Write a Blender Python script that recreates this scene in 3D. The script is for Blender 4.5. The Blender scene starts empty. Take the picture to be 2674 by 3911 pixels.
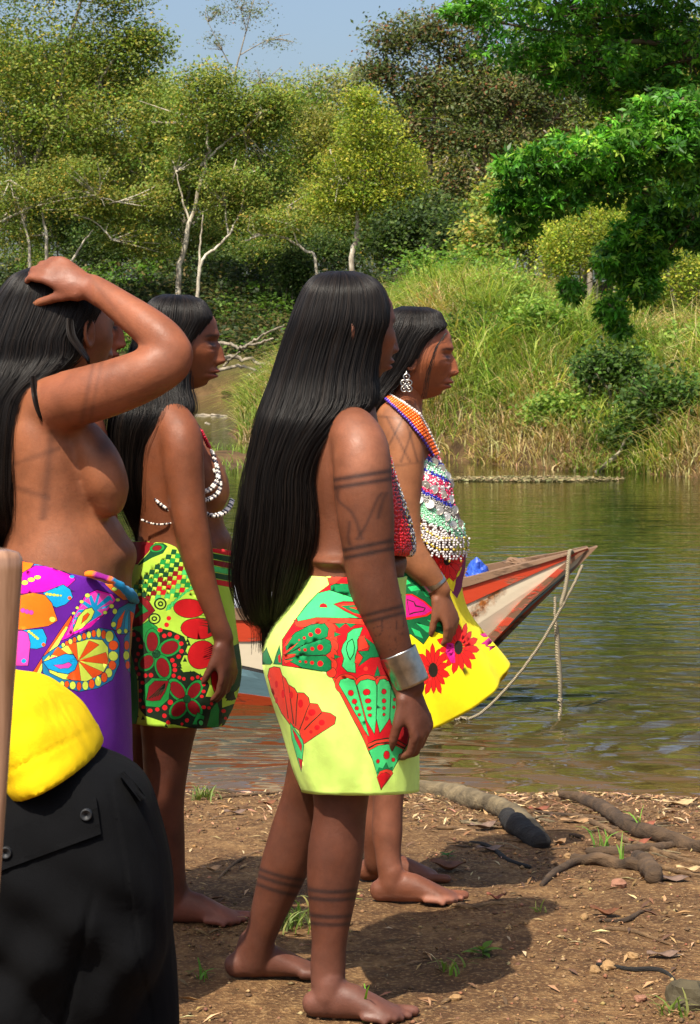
import bpy, math, random
import numpy as np
from mathutils import Vector, Matrix
from mathutils.geometry import delaunay_2d_cdt

rng = np.random.default_rng(7)
random.seed(7)
scene = bpy.context.scene
COL = scene.collection
R = math.radians

# ------------------------------------------------------------ camera, sky, sun
FPX, CX, HY, CAMZ = 2205.0, 350.0, 355.0, 1.33      # focal length in pixels, principal column, horizon row, eye height
cam_data = bpy.data.cameras.new("camera")
cam = bpy.data.objects.new("camera", cam_data)
COL.objects.link(cam)
cam.location = (0, 0, CAMZ)
cam.rotation_euler = (R(90), 0, 0)
cam_data.sensor_fit = 'VERTICAL'
cam_data.sensor_height = 36.0
cam_data.lens = FPX / 1024 * 36
cam_data.shift_y = -(512 - HY) / 1024
cam_data.clip_start = 0.1
cam_data.clip_end = 3000
cam_data.dof.use_dof = True
cam_data.dof.focus_distance = 4.9
cam_data.dof.aperture_fstop = (FPX / 1024 * 36) / 2.2
scene.camera = cam

SUN_AZ = Vector((0.45, 0.89, 0)).normalized()         # the way the light travels over the ground
SUN_EL = 57.0
world = bpy.data.worlds.new("World")
scene.world = world
world.use_nodes = True
wn = world.node_tree.nodes; wl = world.node_tree.links
bg = wn["Background"]
sky = wn.new("ShaderNodeTexSky")
sky.sky_type = 'NISHITA'
sky.sun_disc = False
sky.sun_elevation = R(SUN_EL)
sky.sun_rotation = math.atan2(-SUN_AZ.x, -SUN_AZ.y)
sky.air_density = 1.0
sky.dust_density = 4.0
sky.ozone_density = 2.0
wl.new(sky.outputs[0], bg.inputs[0])
bg.inputs[1].default_value = 0.125
sun_data = bpy.data.lights.new("sun", 'SUN')
sun_data.energy = 4.9
sun_data.angle = R(0.55)
sun_data.color = (1.0, 0.92, 0.78)
sun = bpy.data.objects.new("sun", sun_data)
COL.objects.link(sun)
ce = math.cos(R(SUN_EL))
sun.rotation_euler = Vector((SUN_AZ.x * ce, SUN_AZ.y * ce, -math.sin(R(SUN_EL)))).to_track_quat('-Z', 'Y').to_euler()
scene.view_settings.view_transform = 'Standard'
scene.view_settings.look = 'None'
scene.view_settings.exposure = 0.55
scene.view_settings.gamma = 1.0
scene.view_settings.use_curve_mapping = False
scene.render.engine = 'CYCLES'
scene.cycles.max_bounces = 7
scene.cycles.transparent_max_bounces = 12
scene.cycles.use_denoising = True
scene.cycles.caustics_reflective = False
scene.cycles.caustics_refractive = False

# ------------------------------------------------------------ helpers
def Wp(px, py, d):
    """a photograph pixel at a chosen distance -> world point"""
    return Vector(((px - CX) * d / FPX, d, CAMZ - (py - HY) * d / FPX))

def srgb(r, g, b):
    f = lambda c: (c / 255 / 12.92) if c / 255 <= 0.04045 else ((c / 255 + 0.055) / 1.055) ** 2.4
    return (f(r), f(g), f(b))

def tag(o, label=None, cat=None, group=None, kind=None):
    if label: o["label"] = label
    if cat: o["category"] = cat
    if group: o["group"] = group
    if kind: o["kind"] = kind
    return o

def empty(name, loc=(0, 0, 0)):
    o = bpy.data.objects.new(name, None)
    o.empty_display_size = 0.1
    COL.objects.link(o)
    o.location = loc
    return o

def mesh_np(name, V, faces, mat=None, parent=None, col=None, smooth=True, colname="col", matidx=None):
    """V (n,3); faces: (m,k) int array or list of tuples; col: per-vertex (n,3) colours. World coordinates, moved to the parent's frame."""
    V = np.asarray(V, dtype=np.float64).reshape(-1, 3)
    if parent is not None:
        loc = np.array(parent.location)
        p = parent
        while p.parent is not None:
            p = p.parent
            loc = loc + np.array(p.location)
        V = V - loc
    me = bpy.data.meshes.new(name)
    if isinstance(faces, np.ndarray):
        m, k = faces.shape
        me.vertices.add(len(V)); me.vertices.foreach_set("co", V.astype(np.float32).ravel())
        me.loops.add(m * k); me.loops.foreach_set("vertex_index", faces.astype(np.int32).ravel())
        me.polygons.add(m)
        me.polygons.foreach_set("loop_start", np.arange(0, m * k, k, dtype=np.int32))
        me.polygons.foreach_set("loop_total", np.full(m, k, dtype=np.int32))
        me.update(calc_edges=True)
    else:
        me.from_pydata([tuple(v) for v in V], [], [tuple(f) for f in faces])
        me.update()
    if smooth and len(me.polygons):
        me.polygons.foreach_set("use_smooth", np.ones(len(me.polygons), dtype=bool))
    if col is not None:
        c = np.asarray(col, dtype=np.float32)
        if c.ndim == 1: c = np.tile(c, (len(V), 1))
        c4 = np.ones((len(V), 4), dtype=np.float32); c4[:, :3] = c
        a = me.attributes.new(colname, 'FLOAT_COLOR', 'POINT')
        a.data.foreach_set("color", c4.ravel())
    if matidx is not None:
        me.polygons.foreach_set("material_index", np.asarray(matidx, dtype=np.int32))
    mats = mat if isinstance(mat, (list, tuple)) else [mat]
    for mm in mats:
        if mm is not None: me.materials.append(mm)
    o = bpy.data.objects.new(name, me)
    COL.objects.link(o)
    if parent is not None:
        o.parent = parent
    return o

class MB:
    """collects quads / tris for one mesh"""
    def __init__(s): s.v = []; s.f = []; s.c = []; s.n = 0
    def add(s, V, Fs, col=None):
        V = np.asarray(V, float).reshape(-1, 3)
        s.v.append(V)
        s.f.extend([tuple(int(i) + s.n for i in f) for f in Fs])
        if col is not None:
            c = np.asarray(col, float)
            s.c.append(np.tile(c, (len(V), 1)) if c.ndim == 1 else c)
        s.n += len(V)
    def build(s, name, mat, parent=None, smooth=True):
        return mesh_np(name, np.vstack(s.v), s.f, mat, parent, np.vstack(s.c) if s.c else None, smooth)

def vnoise(x, y, seed=0):
    """vectorised 2-D value noise in -1..1"""
    x = np.asarray(x, float); y = np.asarray(y, float)
    xi = np.floor(x).astype(np.int64); yi = np.floor(y).astype(np.int64)
    xf = x - xi; yf = y - yi
    def h(a, b):
        n = (a * 374761393 + b * 668265263 + seed * 1442695041) & 0xffffffff
        n = ((n ^ (n >> 13)) * 1274126177) & 0xffffffff
        return ((n ^ (n >> 16)) & 0xffff) / 32767.5 - 1
    u = xf * xf * (3 - 2 * xf); v = yf * yf * (3 - 2 * yf)
    return (h(xi, yi) * (1 - u) + h(xi + 1, yi) * u) * (1 - v) + (h(xi, yi + 1) * (1 - u) + h(xi + 1, yi + 1) * u) * v

def fbm(x, y, seed=0, oct=4):
    s = 0; a = 1; t = 0
    for i in range(oct):
        s = s + a * vnoise(x * 2 ** i, y * 2 ** i, seed + i); t += a; a *= 0.5
    return s / t

def sstep(a, b, x):
    t = np.clip((np.asarray(x, float) - a) / (b - a), 0, 1)
    return t * t * (3 - 2 * t)

def frames(P, up=(0, 1, 0)):
    """tangent, side and depth vectors along a path"""
    P = np.asarray(P, float)
    T = np.gradient(P, axis=0)
    T /= np.linalg.norm(T, axis=1)[:, None] + 1e-12
    up = np.asarray(up, float)
    U = up[None] - T * (T @ up)[:, None]
    bad = np.linalg.norm(U, axis=1) < 1e-3
    U[bad] = np.array([1.0, 0, 0.01]) - T[bad] * (T[bad] @ np.array([1.0, 0, 0.01]))[:, None]
    U /= np.linalg.norm(U, axis=1)[:, None]
    N = np.cross(T, U)
    return T, N, U

def catmull(P, n):
    """resample control rows smoothly to n rows (any number of columns)"""
    P = np.asarray(P, float)
    k = len(P)
    if k < 3:
        t = np.linspace(0, 1, n)[:, None]
        return P[0] * (1 - t) + P[-1] * t
    t = np.linspace(0, k - 1, n); i = np.clip(np.floor(t).astype(int), 0, k - 2); f = (t - i)[:, None]
    p0 = P[np.maximum(i - 1, 0)]; p1 = P[i]; p2 = P[i + 1]; p3 = P[np.minimum(i + 2, k - 1)]
    return 0.5 * ((2 * p1) + (-p0 + p2) * f + (2 * p0 - 5 * p1 + 4 * p2 - p3) * f ** 2 + (-p0 + 3 * p1 - 3 * p2 + p3) * f ** 3)

def tube(P, rn, ru=None, seg=12, cap='round', up=(0, 1, 0), power=2.0):
    """closed tube along path P; rn = radius across the path in the picture plane, ru = radius along 'up'"""
    P = np.asarray(P, float); n = len(P)
    rn = np.broadcast_to(np.asarray(rn, float), (n,)).copy()
    ru = rn.copy() if ru is None else np.broadcast_to(np.asarray(ru, float), (n,)).copy()
    T, N, U = frames(P, up)
    rows = []
    a = np.linspace(0, 2 * math.pi, seg, endpoint=False)
    ca, sa = np.cos(a), np.sin(a)
    if power != 2.0:
        ca = np.sign(ca) * np.abs(ca) ** (2 / power); sa = np.sign(sa) * np.abs(sa) ** (2 / power)
    def ring(c, i, k):
        return c[None] + k * (rn[i] * ca[:, None] * N[i][None] + ru[i] * sa[:, None] * U[i][None])
    if cap == 'round':
        for q in (80, 55, 28):
            rows.append(ring(P[0] - T[0] * min(rn[0], ru[0]) * math.sin(R(q)), 0, math.cos(R(q))))
    for i in range(n): rows.append(ring(P[i], i, 1.0))
    if cap == 'round':
        for q in (28, 55, 80):
            rows.append(ring(P[-1] + T[-1] * min(rn[-1], ru[-1]) * math.sin(R(q)), n - 1, math.cos(R(q))))
    V = np.vstack(rows); m = len(rows)
    Fs = [(i * seg + j, i * seg + (j + 1) % seg, (i + 1) * seg + (j + 1) % seg, (i + 1) * seg + j) for i in range(m - 1) for j in range(seg)]
    if cap:
        Fs.append(tuple(range(seg - 1, -1, -1))); Fs.append(tuple((m - 1) * seg + j for j in range(seg)))
    return V, Fs

# ------------------------------------------------------------ material helpers
def new_mat(name):
    m = bpy.data.materials.new(name); m.use_nodes = True
    nt = m.node_tree
    b = nt.nodes["Principled BSDF"]
    return m, nt, b

def N_(nt, kind, **kw):
    n = nt.nodes.new("ShaderNode" + kind)
    for k, v in kw.items():
        if k.startswith("i_"):
            n.inputs[k[2:].replace("_", " ")].default_value = v
        else: setattr(n, k, v)
    return n

def noise(nt, scale, detail=4, rough=0.55, vec=None, dist=0.0):
    n = N_(nt, "TexNoise"); n.inputs["Scale"].default_value = scale; n.inputs["Detail"].default_value = detail
    n.inputs["Roughness"].default_value = rough; n.inputs["Distortion"].default_value = dist
    if vec is not None: nt.links.new(vec, n.inputs["Vector"])
    return n.outputs["Fac"]

def ramp(nt, fac, stops):
    r = N_(nt, "ValToRGB"); e = r.color_ramp.elements
    while len(e) < len(stops): e.new(0.5)
    for i, (p, c) in enumerate(stops):
        e[i].position = p; e[i].color = (c[0], c[1], c[2], 1) if not isinstance(c, (int, float)) else (c, c, c, 1)
    nt.links.new(fac, r.inputs[0])
    return r.outputs[0]

def mixc(nt, fac, a, b, mode='MIX'):
    n = N_(nt, "Mix", data_type='RGBA', blend_type=mode)
    for sock, val in ((n.inputs[0], fac), (n.inputs[6], a), (n.inputs[7], b)):
        if isinstance(val, (int, float)): sock.default_value = val
        elif isinstance(val, tuple): sock.default_value = (*val[:3], 1)
        else: nt.links.new(val, sock)
    return n.outputs[2]

def math_(nt, op, a, b=None, clamp=False):
    n = N_(nt, "Math", operation=op); n.use_clamp = clamp
    for i, val in enumerate((a, b)):
        if val is None: continue
        if isinstance(val, (int, float)): n.inputs[i].default_value = val
        else: nt.links.new(val, n.inputs[i])
    return n.outputs[0]

def bump(nt, b, h, strength=0.5, dist=0.01):
    n = N_(nt, "Bump"); n.inputs["Strength"].default_value = strength; n.inputs["Distance"].default_value = dist
    nt.links.new(h, n.inputs["Height"]); nt.links.new(n.outputs[0], b.inputs["Normal"])
    return n

def objco(nt): return N_(nt, "TexCoord").outputs["Object"]
def geopos(nt): return N_(nt, "NewGeometry").outputs["Position"]
def attr(nt, name="col"): return N_(nt, "Attribute", attribute_name=name).outputs["Color"]

def plain(name, c, rough=0.6, metal=0.0, nscale=30, var=0.25, bstr=0.2, bdist=0.003, spec=0.5):
    m, nt, b = new_mat(name)
    co = objco(nt)
    nf = noise(nt, nscale, 5, vec=co)
    c2 = tuple(x * (1 - var) for x in c); c3 = tuple(min(1, x * (1 + var)) for x in c)
    nt.links.new(ramp(nt, nf, [(0.3, c2), (0.7, c3)]), b.inputs["Base Color"])
    b.inputs["Roughness"].default_value = rough; b.inputs["Metallic"].default_value = metal
    b.inputs["Specular IOR Level"].default_value = spec
    if bstr: bump(nt, b, noise(nt, nscale * 3, 4, vec=co), bstr, bdist)
    return m

def leaf_material(name, rough=0.55, trans=0.4, tint=(1, 1, 1), spec=0.25):
    m, nt, b = new_mat(name)
    c = attr(nt)
    co = geopos(nt)
    v = ramp(nt, noise(nt, 0.9, 3, vec=co), [(0.3, 0.72), (0.7, 1.25)])
    c = mixc(nt, 1.0, c, v, 'MULTIPLY')
    nt.links.new(c, b.inputs["Base Color"])
    b.inputs["Roughness"].default_value = rough
    b.inputs["Specular IOR Level"].default_value = spec
    t = N_(nt, "BsdfTranslucent"); nt.links.new(mixc(nt, 1.0, c, (1.15, 1.25, 0.6), 'MULTIPLY'), t.inputs[0])
    mx = N_(nt, "MixShader"); mx.inputs[0].default_value = trans
    nt.links.new(b.outputs[0], mx.inputs[1]); nt.links.new(t.outputs[0], mx.inputs[2])
    nt.links.new(mx.outputs[0], nt.nodes["Material Output"].inputs[0])
    return m

def bark_material(name, c1, c2, scale=6):
    m, nt, b = new_mat(name)
    co = geopos(nt)
    mp = N_(nt, "Mapping"); mp.inputs["Scale"].default_value = (1, 1, 0.45); nt.links.new(co, mp.inputs[0])
    n1 = noise(nt, scale, 6, 0.65, mp.outputs[0])
    nt.links.new(ramp(nt, n1, [(0.35, c1), (0.62, c2)]), b.inputs["Base Color"])
    b.inputs["Roughness"].default_value = 0.85
    bump(nt, b, noise(nt, scale * 4, 5, vec=mp.outputs[0]), 0.6, 0.02)
    return m
# ============================================================ the setting: ground, river
WATER_Z = -0.15
def shore(x):
    return 7.42 - 0.10 * x + 0.10 * vnoise(x * 1.3, x * 0 + 3.1, 5) + 0.04 * vnoise(x * 5, x * 0 + 1.7, 6)
def far1(x):
    return np.where(x < 4.6, 34.5 - 2.0 * np.clip(x, -1.5, 4.6), 25.3 - 2.6 * np.clip(x - 4.6, 0, 4.5)) + 0.9 * vnoise(x * 0.8, x * 0, 8)
def terrain(x, y):
    x = np.asarray(x, float); y = np.asarray(y, float)
    sh = shore(x)
    t = y - sh
    zn = np.where(t < 0, np.interp(t, [-4, -2.2, -1.0, -0.25, 0], [0.015, 0.0, -0.055, -0.115, WATER_Z]), WATER_Z - 0.13 * np.minimum(t, 6))
    zn = zn + 0.012 * fbm(x * 1.6, y * 1.6, 2, 3) * (y < 14)
    a = y - far1(x)
    xl = -1.6 - (y - 33) * 0.043 + 0.3 * vnoise(y * 0.5, y * 0, 12)
    b = (x - xl) * 1.6
    p = np.minimum(a, b)
    z1 = np.interp(p, [-8, 0, 0.4, 1.5, 3, 5, 9, 16, 30, 60], [-1.0, WATER_Z, 0.18, 0.75, 1.35, 2.0, 2.5, 2.9, 3.4, 4.6])
    z1 = np.where(p > 0, WATER_Z + (z1 - WATER_Z) * np.interp(x, [2.2, 4.6, 9], [1.0, .60, .55]), z1)
    c = y - (80 + 1.5 * vnoise(x * 0.25, x * 0, 20))
    z2 = np.interp(c, [-8, 0, 0.8, 2.5, 5, 11, 12, 40, 120, 400], [-1.0, WATER_Z, 0.75, 1.3, 2.2, 4.25, 4.45, 4.9, 7, 9])
    z2 = z2 + np.where(c > 0, 0.25 * fbm(x * 0.4, y * 0.4, 22, 3), 0)
    r = np.sqrt(((x + 2.3) / 1.15) ** 2 + ((y - 30.7) / 2.9) ** 2)
    z3 = WATER_Z + 0.14 * (1 - r ** 2) + 0.02 * vnoise(x * 4, y * 2, 31)
    far = np.maximum(np.maximum(z1 + np.where(p > 0, 0.38 * fbm(x * 0.75, y * 0.6, 15, 3) * np.clip(p, 0, 2) / 2, 0), z2), np.where(r < 1.6, z3, -1.0))
    return np.where(y < 14, zn, far)

def axis(parts):
    out = []
    for a, b, s in parts:
        out.extend(list(np.arange(a, b, s)))
    return np.array(out)
gx = axis([(-200, -60, 10), (-60, -14, 2), (-14, -4, 0.5), (-4, -2, 0.12), (-2, 2, 0.036), (2, 4.5, 0.1), (4.5, 14, 0.5), (14, 60, 2), (60, 201, 10)])
gy = axis([(-6, 1.5, 0.5), (1.5, 4, 0.08), (4, 8.2, 0.034), (8.2, 14, 0.3), (14, 24, 1), (24, 37, 0.25), (37, 78, 0.8), (78, 95, 0.4), (95, 150, 3), (150, 420, 15)])
GX, GY = np.meshgrid(gx, gy)
GZ = terrain(GX, GY)
nearm = (GY < 8.3) & (np.abs(GX) < 4)
GZ = GZ + np.where(nearm, 0.006 * fbm(GX * 9, GY * 9, 40, 3) + 0.0035 * vnoise(GX * 33, GY * 33, 41), 0)
nyg, nxg = GX.shape
idx = np.arange(nyg * nxg).reshape(nyg, nxg)
quads = np.stack([idx[:-1, :-1], idx[:-1, 1:], idx[1:, 1:], idx[1:, :-1]], -1).reshape(-1, 4)
def gz(x, y): return float(terrain(np.array([x]), np.array([y]))[0])

m_ground, nt, b = new_mat("earth_and_mud")
pos = geopos(nt)
sep = N_(nt, "SeparateXYZ"); nt.links.new(pos, sep.inputs[0])
n_big = noise(nt, 1.7, 6, 0.6, pos); n_mid = noise(nt, 14, 6, 0.65, pos); n_fine = noise(nt, 95, 4, 0.6, pos)
dirt = ramp(nt, n_mid, [(0.28, srgb(68, 47, 29)), (0.5, srgb(108, 78, 48)), (0.72, srgb(148, 115, 74))])
dirt = mixc(nt, ramp(nt, n_big, [(0.4, 0.0), (0.66, 0.75)]), dirt, srgb(76, 52, 32))
dirt = mixc(nt, ramp(nt, n_fine, [(0.52, 0.0), (0.72, 0.7)]), dirt, srgb(182, 148, 102))
vor = N_(nt, "TexVoronoi"); vor.inputs["Scale"].default_value = 42; nt.links.new(pos, vor.inputs["Vector"])
dirt = mixc(nt, ramp(nt, vor.outputs["Distance"], [(0.12, 0.5), (0.3, 0.0)]), dirt, srgb(154, 120, 80))
wet = ramp(nt, math_(nt, 'SUBTRACT', WATER_Z + 0.045, sep.outputs[2]), [(0.0, 0.0), (0.04, 1.0)])      # wet mud where the water laps
dirt = mixc(nt, wet, dirt, srgb(88, 62, 34))
farf = ramp(nt, math_(nt, 'DIVIDE', sep.outputs[1], 100.0), [(0.2, 0.0), (0.24, 1.0)])
fard = ramp(nt, noise(nt, 0.8, 6, 0.65, pos), [(0.35, srgb(56, 54, 26)), (0.6, srgb(82, 76, 38)), (0.8, srgb(112, 96, 56))])
mud = ramp(nt, noise(nt, 2.2, 6, 0.7, pos), [(0.3, srgb(58, 42, 25)), (0.7, srgb(118, 92, 58))])
fard = mixc(nt, ramp(nt, sep.outputs[2], [(0.02, 1.0), (0.9, 0.0)]), fard, mud)
sandf = N_(nt, "Mapping"); 
base = mixc(nt, farf, dirt, fard)
nt.links.new(base, b.inputs["Base Color"])
nt.links.new(ramp(nt, wet, [(0.0, 0.92), (1.0, 0.45)]), b.inputs["Roughness"])
b.inputs["Specular IOR Level"].default_value = 0.25
hh = math_(nt, 'ADD', math_(nt, 'MULTIPLY', n_mid, 1.0), math_(nt, 'MULTIPLY', n_fine, 0.7))
bump(nt, b, hh, 1.0, 0.02)
nt.nodes.remove(sandf)
ground = mesh_np("ground", np.stack([GX, GY, GZ], -1).reshape(-1, 3), quads, m_ground)
tag(ground, kind="structure")

# river: a sheet with real swell, finer ripples in the material
rx = axis([(-120, -20, 5), (-20, -4, 0.5), (-4, 4, 0.08), (4, 20, 0.5), (20, 121, 5)])
ry = axis([(6.2, 14, 0.06), (14, 40, 0.25), (40, 131, 2)])
RX, RY = np.meshgrid(rx, ry)
fade = 1 / (1 + (RY / 14) ** 2)
amp = 0.010 * fade
c1 = Wp(650, 735, 8.5)
dist = np.sqrt((RX - 1.35) ** 2 + (RY - 8.6) ** 2)
ring = np.sin(dist * 34 + 2.2 * fbm(RX * 1.2, RY * 1.2, 60, 2)) * np.exp(-dist * 0.55) * 0.0065
RZ = WATER_Z + amp * (fbm(RX * 1.6, RY * 4.0, 50, 2))
idx = np.arange(RX.size).reshape(RX.shape)
q = np.stack([idx[:-1, :-1], idx[:-1, 1:], idx[1:, 1:], idx[1:, :-1]], -1).reshape(-1, 4)
m_water, nt, b = new_mat("river_water")
pos = geopos(nt)
mp = N_(nt, "Mapping"); mp.inputs["Scale"].default_value = (1.0, 2.4, 1.0); nt.links.new(pos, mp.inputs[0])
w1 = noise(nt, 2.3, 1, 0.4, mp.outputs[0], 0.8); w2 = noise(nt, 9, 1, 0.5, mp.outputs[0], 0.4)
h = math_(nt, 'ADD', w1, math_(nt, 'MULTIPLY', w2, 0.10))
sep = N_(nt, "SeparateXYZ"); nt.links.new(pos, sep.inputs[0])
def rings(cx, cy, scale, reach, gain):      # ripples spreading from a point on the water
    off = N_(nt, "VectorMath", operation='SUBTRACT'); nt.links.new(pos, off.inputs[0]); off.inputs[1].default_value = (cx, cy, WATER_Z)
    wv = N_(nt, "TexWave", wave_type='RINGS', rings_direction='SPHERICAL'); wv.inputs["Scale"].default_value = scale; wv.inputs["Distortion"].default_value = 2.6; wv.inputs["Detail"].default_value = 2.0; wv.inputs["Detail Scale"].default_value = 1.6
    nt.links.new(off.outputs[0], wv.inputs["Vector"])
    ln = N_(nt, "VectorMath", operation='LENGTH'); nt.links.new(off.outputs[0], ln.inputs[0])
    fall = ramp(nt, math_(nt, 'DIVIDE', ln.outputs["Value"], reach), [(0.0, 1.0), (0.45, 0.55), (1.0, 0.0)])
    return math_(nt, 'MULTIPLY', math_(nt, 'MULTIPLY', wv.outputs["Fac"], fall), gain)
h = math_(nt, 'ADD', h, rings(1.55, 8.3, 1.15, 4.6, 0.50))
h = math_(nt, 'ADD', h, rings(0.55, 8.9, 1.7, 1.8, 0.25))
nearf = ramp(nt, math_(nt, 'DIVIDE', sep.outputs[1], 40.0), [(0.18, 1.0), (0.30, 0.85), (0.45, 0.22), (0.8, 0.05)])
bn = bump(nt, b, math_(nt, 'MULTIPLY', h, nearf), 1.0, 0.042)
mudc = ramp(nt, math_(nt, 'DIVIDE', sep.outputs[1], 14.0), [(0.52, srgb(88, 66, 38)), (0.60, srgb(62, 52, 27)), (0.85, srgb(42, 44, 18))])
nt.links.new(mudc, b.inputs["Base Color"])
b.inputs["Roughness"].default_value = 0.035
b.inputs["IOR"].default_value = 1.333
b.inputs["Specular IOR Level"].default_value = 0.62
river = mesh_np("river", np.stack([RX, RY, RZ], -1).reshape(-1, 3), q, m_water)
tag(river, kind="structure")

# ============================================================ trees and plants
m_leaf = leaf_material("leaf_matte")
m_leaf_gloss = leaf_material("leaf_glossy", 0.45, 0.38, spec=0.35)
m_grass = leaf_material("grass_blade", 0.6, 0.4)
m_bark_pale = bark_material("bark_pale", srgb(120, 108, 90), srgb(214, 204, 184), 3.0)
m_bark_brown = bark_material("bark_brown", srgb(58, 46, 34), srgb(112, 94, 72), 3.0)
m_bark_grey = bark_material("bark_grey", srgb(92, 84, 72), srgb(160, 148, 128), 3.0)

def leaves_np(C, size, colors, aspect=0.5, upbias=0.5, nrm=None, droop=0.0):
    """diamond leaves at centres C with random facing; returns V, quads, colours"""
    n = len(C)
    size = np.broadcast_to(size, (n,))
    nv = rng.normal(size=(n, 3)) * .62 + np.array([-.08, -.22, .55 + upbias])
    if nrm is not None: nv = nv * 0.6 + nrm
    nv /= np.linalg.norm(nv, axis=1)[:, None]
    d = rng.normal(size=(n, 3)); d[:, 2] -= droop
    d -= nv * np.sum(d * nv, 1)[:, None]; d /= np.linalg.norm(d, axis=1)[:, None] + 1e-9
    s = np.cross(nv, d)
    L = size[:, None]; Wd = L * aspect
    V = np.stack([C - d * L * 0.5, C + s * Wd * 0.5 + nv * L * 0.08, C + d * L * 0.5, C - s * Wd * 0.5 + nv * L * 0.08], 1)
    Fq = np.arange(n * 4).reshape(n, 4)
    return V.reshape(-1, 3), Fq, np.repeat(colors, 4, 0)

def pick_colors(n, palette, weights, jitter=0.13):
    k = rng.choice(len(palette), n, p=np.array(weights) / sum(weights))
    c = np.array(palette)[k]
    return np.clip(c * (1 + jitter * rng.normal(size=(n, 1))) * (1 + 0.08 * rng.normal(size=(n, 3))), 0.004, 1)

def limb_mesh(mb, path, r0, r1, seg=7):
    P = catmull(np.asarray(path, float), max(6, 4 * len(path)))
    P = P + 0.25 * r0 * rng.normal(size=P.shape)
    rr = np.linspace(r0, r1, len(P))
    V, Fs = tube(P, rr, seg=seg, cap='round', up=(0.3, 1, 0.2))
    mb.add(V, Fs)
    return P

def make_tree(name, label, group, base, limbs, clumps, palette, weights, leaf, nleaf, bark, aspect=0.55, upbias=0.4, mat=None, cluster=9, twigs=True, shell=0.45):
    """base: world point; limbs: list of (path of world points, r0, r1); clumps: (centre, (rx, ry, rz), share)"""
    root = empty(name, base)
    tag(root, label, "tree", group)
    mb = MB()
    for path, r0, r1 in limbs: limb_mesh(mb, path, r0 * .68, r1 * .68)
    ends = np.vstack([np.asarray(p[0], float)[-2:] for p in limbs])
    tot = sum(c[2] for c in clumps)
    Cs = []
    for c, rad, share in clumps:
        n = max(1, int(nleaf * share / tot / cluster))
        u = rng.normal(size=(n, 3)); u /= np.linalg.norm(u, axis=1)[:, None]
        rr = rng.random(n) ** shell
        c = np.asarray(c, float)
        cc = c + u * rr[:, None] * np.asarray(rad)
        if twigs:
            e = ends[np.argmin(np.linalg.norm(ends - c, axis=1))]
            for k in range(0, n, max(1, n // 5)):
                mid = (e + cc[k]) / 2 + 0.1 * rng.normal(size=3) * np.mean(rad)
                V, Fs = tube(np.array([e, mid, cc[k]]), np.array([0.05, 0.035, 0.015]) * (0.6 + 0.05 * np.mean(rad)), seg=4, cap=None)
                mb.add(V, Fs)
        spread = leaf * 2.1
        Cs.append((cc[:, None, :] + spread * rng.normal(size=(n, cluster, 3)) * np.array([1, 1, 0.55])).reshape(-1, 3))
    mb.build("trunk", bark, root)
    C = np.vstack(Cs)
    cl = pick_colors(len(C) // cluster + 1, palette, weights)
    colors = np.repeat(cl, cluster, 0)[:len(C)] * (1 + 0.09 * rng.normal(size=(len(C), 1)))
    V, Fq, cc = leaves_np(C, leaf * (0.7 + 0.6 * rng.random(len(C))), np.clip(colors, 0.004, 1), aspect, upbias)
    mesh_np("crown", V, Fq, mat or m_leaf, root, cc, smooth=False)
    return root

OLIVE = [srgb(116, 136, 58), srgb(136, 148, 66), srgb(154, 152, 72), srgb(98, 122, 54), srgb(184, 164, 74)]
YELL = [srgb(142, 154, 52), srgb(164, 166, 60), srgb(116, 138, 48), srgb(184, 174, 68)]
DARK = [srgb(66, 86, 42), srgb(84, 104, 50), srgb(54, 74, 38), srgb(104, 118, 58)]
GREY = [srgb(98, 110, 68), srgb(118, 126, 80), srgb(82, 98, 58), srgb(128, 120, 84), srgb(138, 96, 66)]
BRIGHT = [srgb(96, 142, 36), srgb(118, 164, 44), srgb(76, 120, 32), srgb(142, 180, 58)]

def px_tree(name, label, group, d, base_px, limbs_px, clumps_px, palette, weights, leaf, nleaf, bark, **kw):
    """limbs and clumps given where they show in the photograph, each at its own distance"""
    bw = Wp(base_px[0], base_px[1], d)
    bw.z = gz(bw.x, d) - 0.2
    limbs = []
    for pts, r0, r1 in limbs_px:
        limbs.append(([Wp(p[0], p[1], d + (p[2] if len(p) > 2 else 0)) for p in pts], r0, r1))
    # first limb starts at the ground
    limbs[0] = ([bw] + limbs[0][0][0:], limbs[0][1], limbs[0][2])
    s = d / FPX
    cl = []
    for (x, y, rx_, ry_, dy, share) in clumps_px:
        rw = rx_ * s
        cl.append((Wp(x, y, d + dy), (rw, min(rw, 3.0) * 0.9, ry_ * s), share))
    return make_tree(name, label, group, bw, limbs, cl, palette, weights, leaf, nleaf, bark, **kw)
# ---- far left bank
G1 = "trees on the far bank"
px_tree("leafy_tree", "tall olive leaved tree filling the upper left corner behind the far bank", G1, 97, (20, 275),
    [([(22, 250), (30, 180), (60, 90), (80, 0)], 0.28, 0.1), ([(30, 180), (5, 110), (-20, 60)], 0.14, 0.06), ([(45, 130), (100, 80), (130, 30)], 0.14, 0.05)],
    [(40, 60, 70, 45, 0, 2.4), (110, 50, 55, 40, 1, 2.2), (0, 120, 50, 40, 0, 1.5), (80, 120, 60, 40, -1, 2.0), (145, 45, 28, 24, 0, 0.9), (130, 100, 40, 30, 1, 1.2), (30, -20, 90, 50, 0, 2), (120, -10, 40, 30, 0, 1), (20, 185, 45, 30, 0, 1.0), (-30, 40, 50, 90, 2, 1.2), (100, 165, 50, 28, 0, 1.2)],
    OLIVE, [3, 3, 2, 2, 0.6], 0.176, 43500, m_bark_grey)
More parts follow.
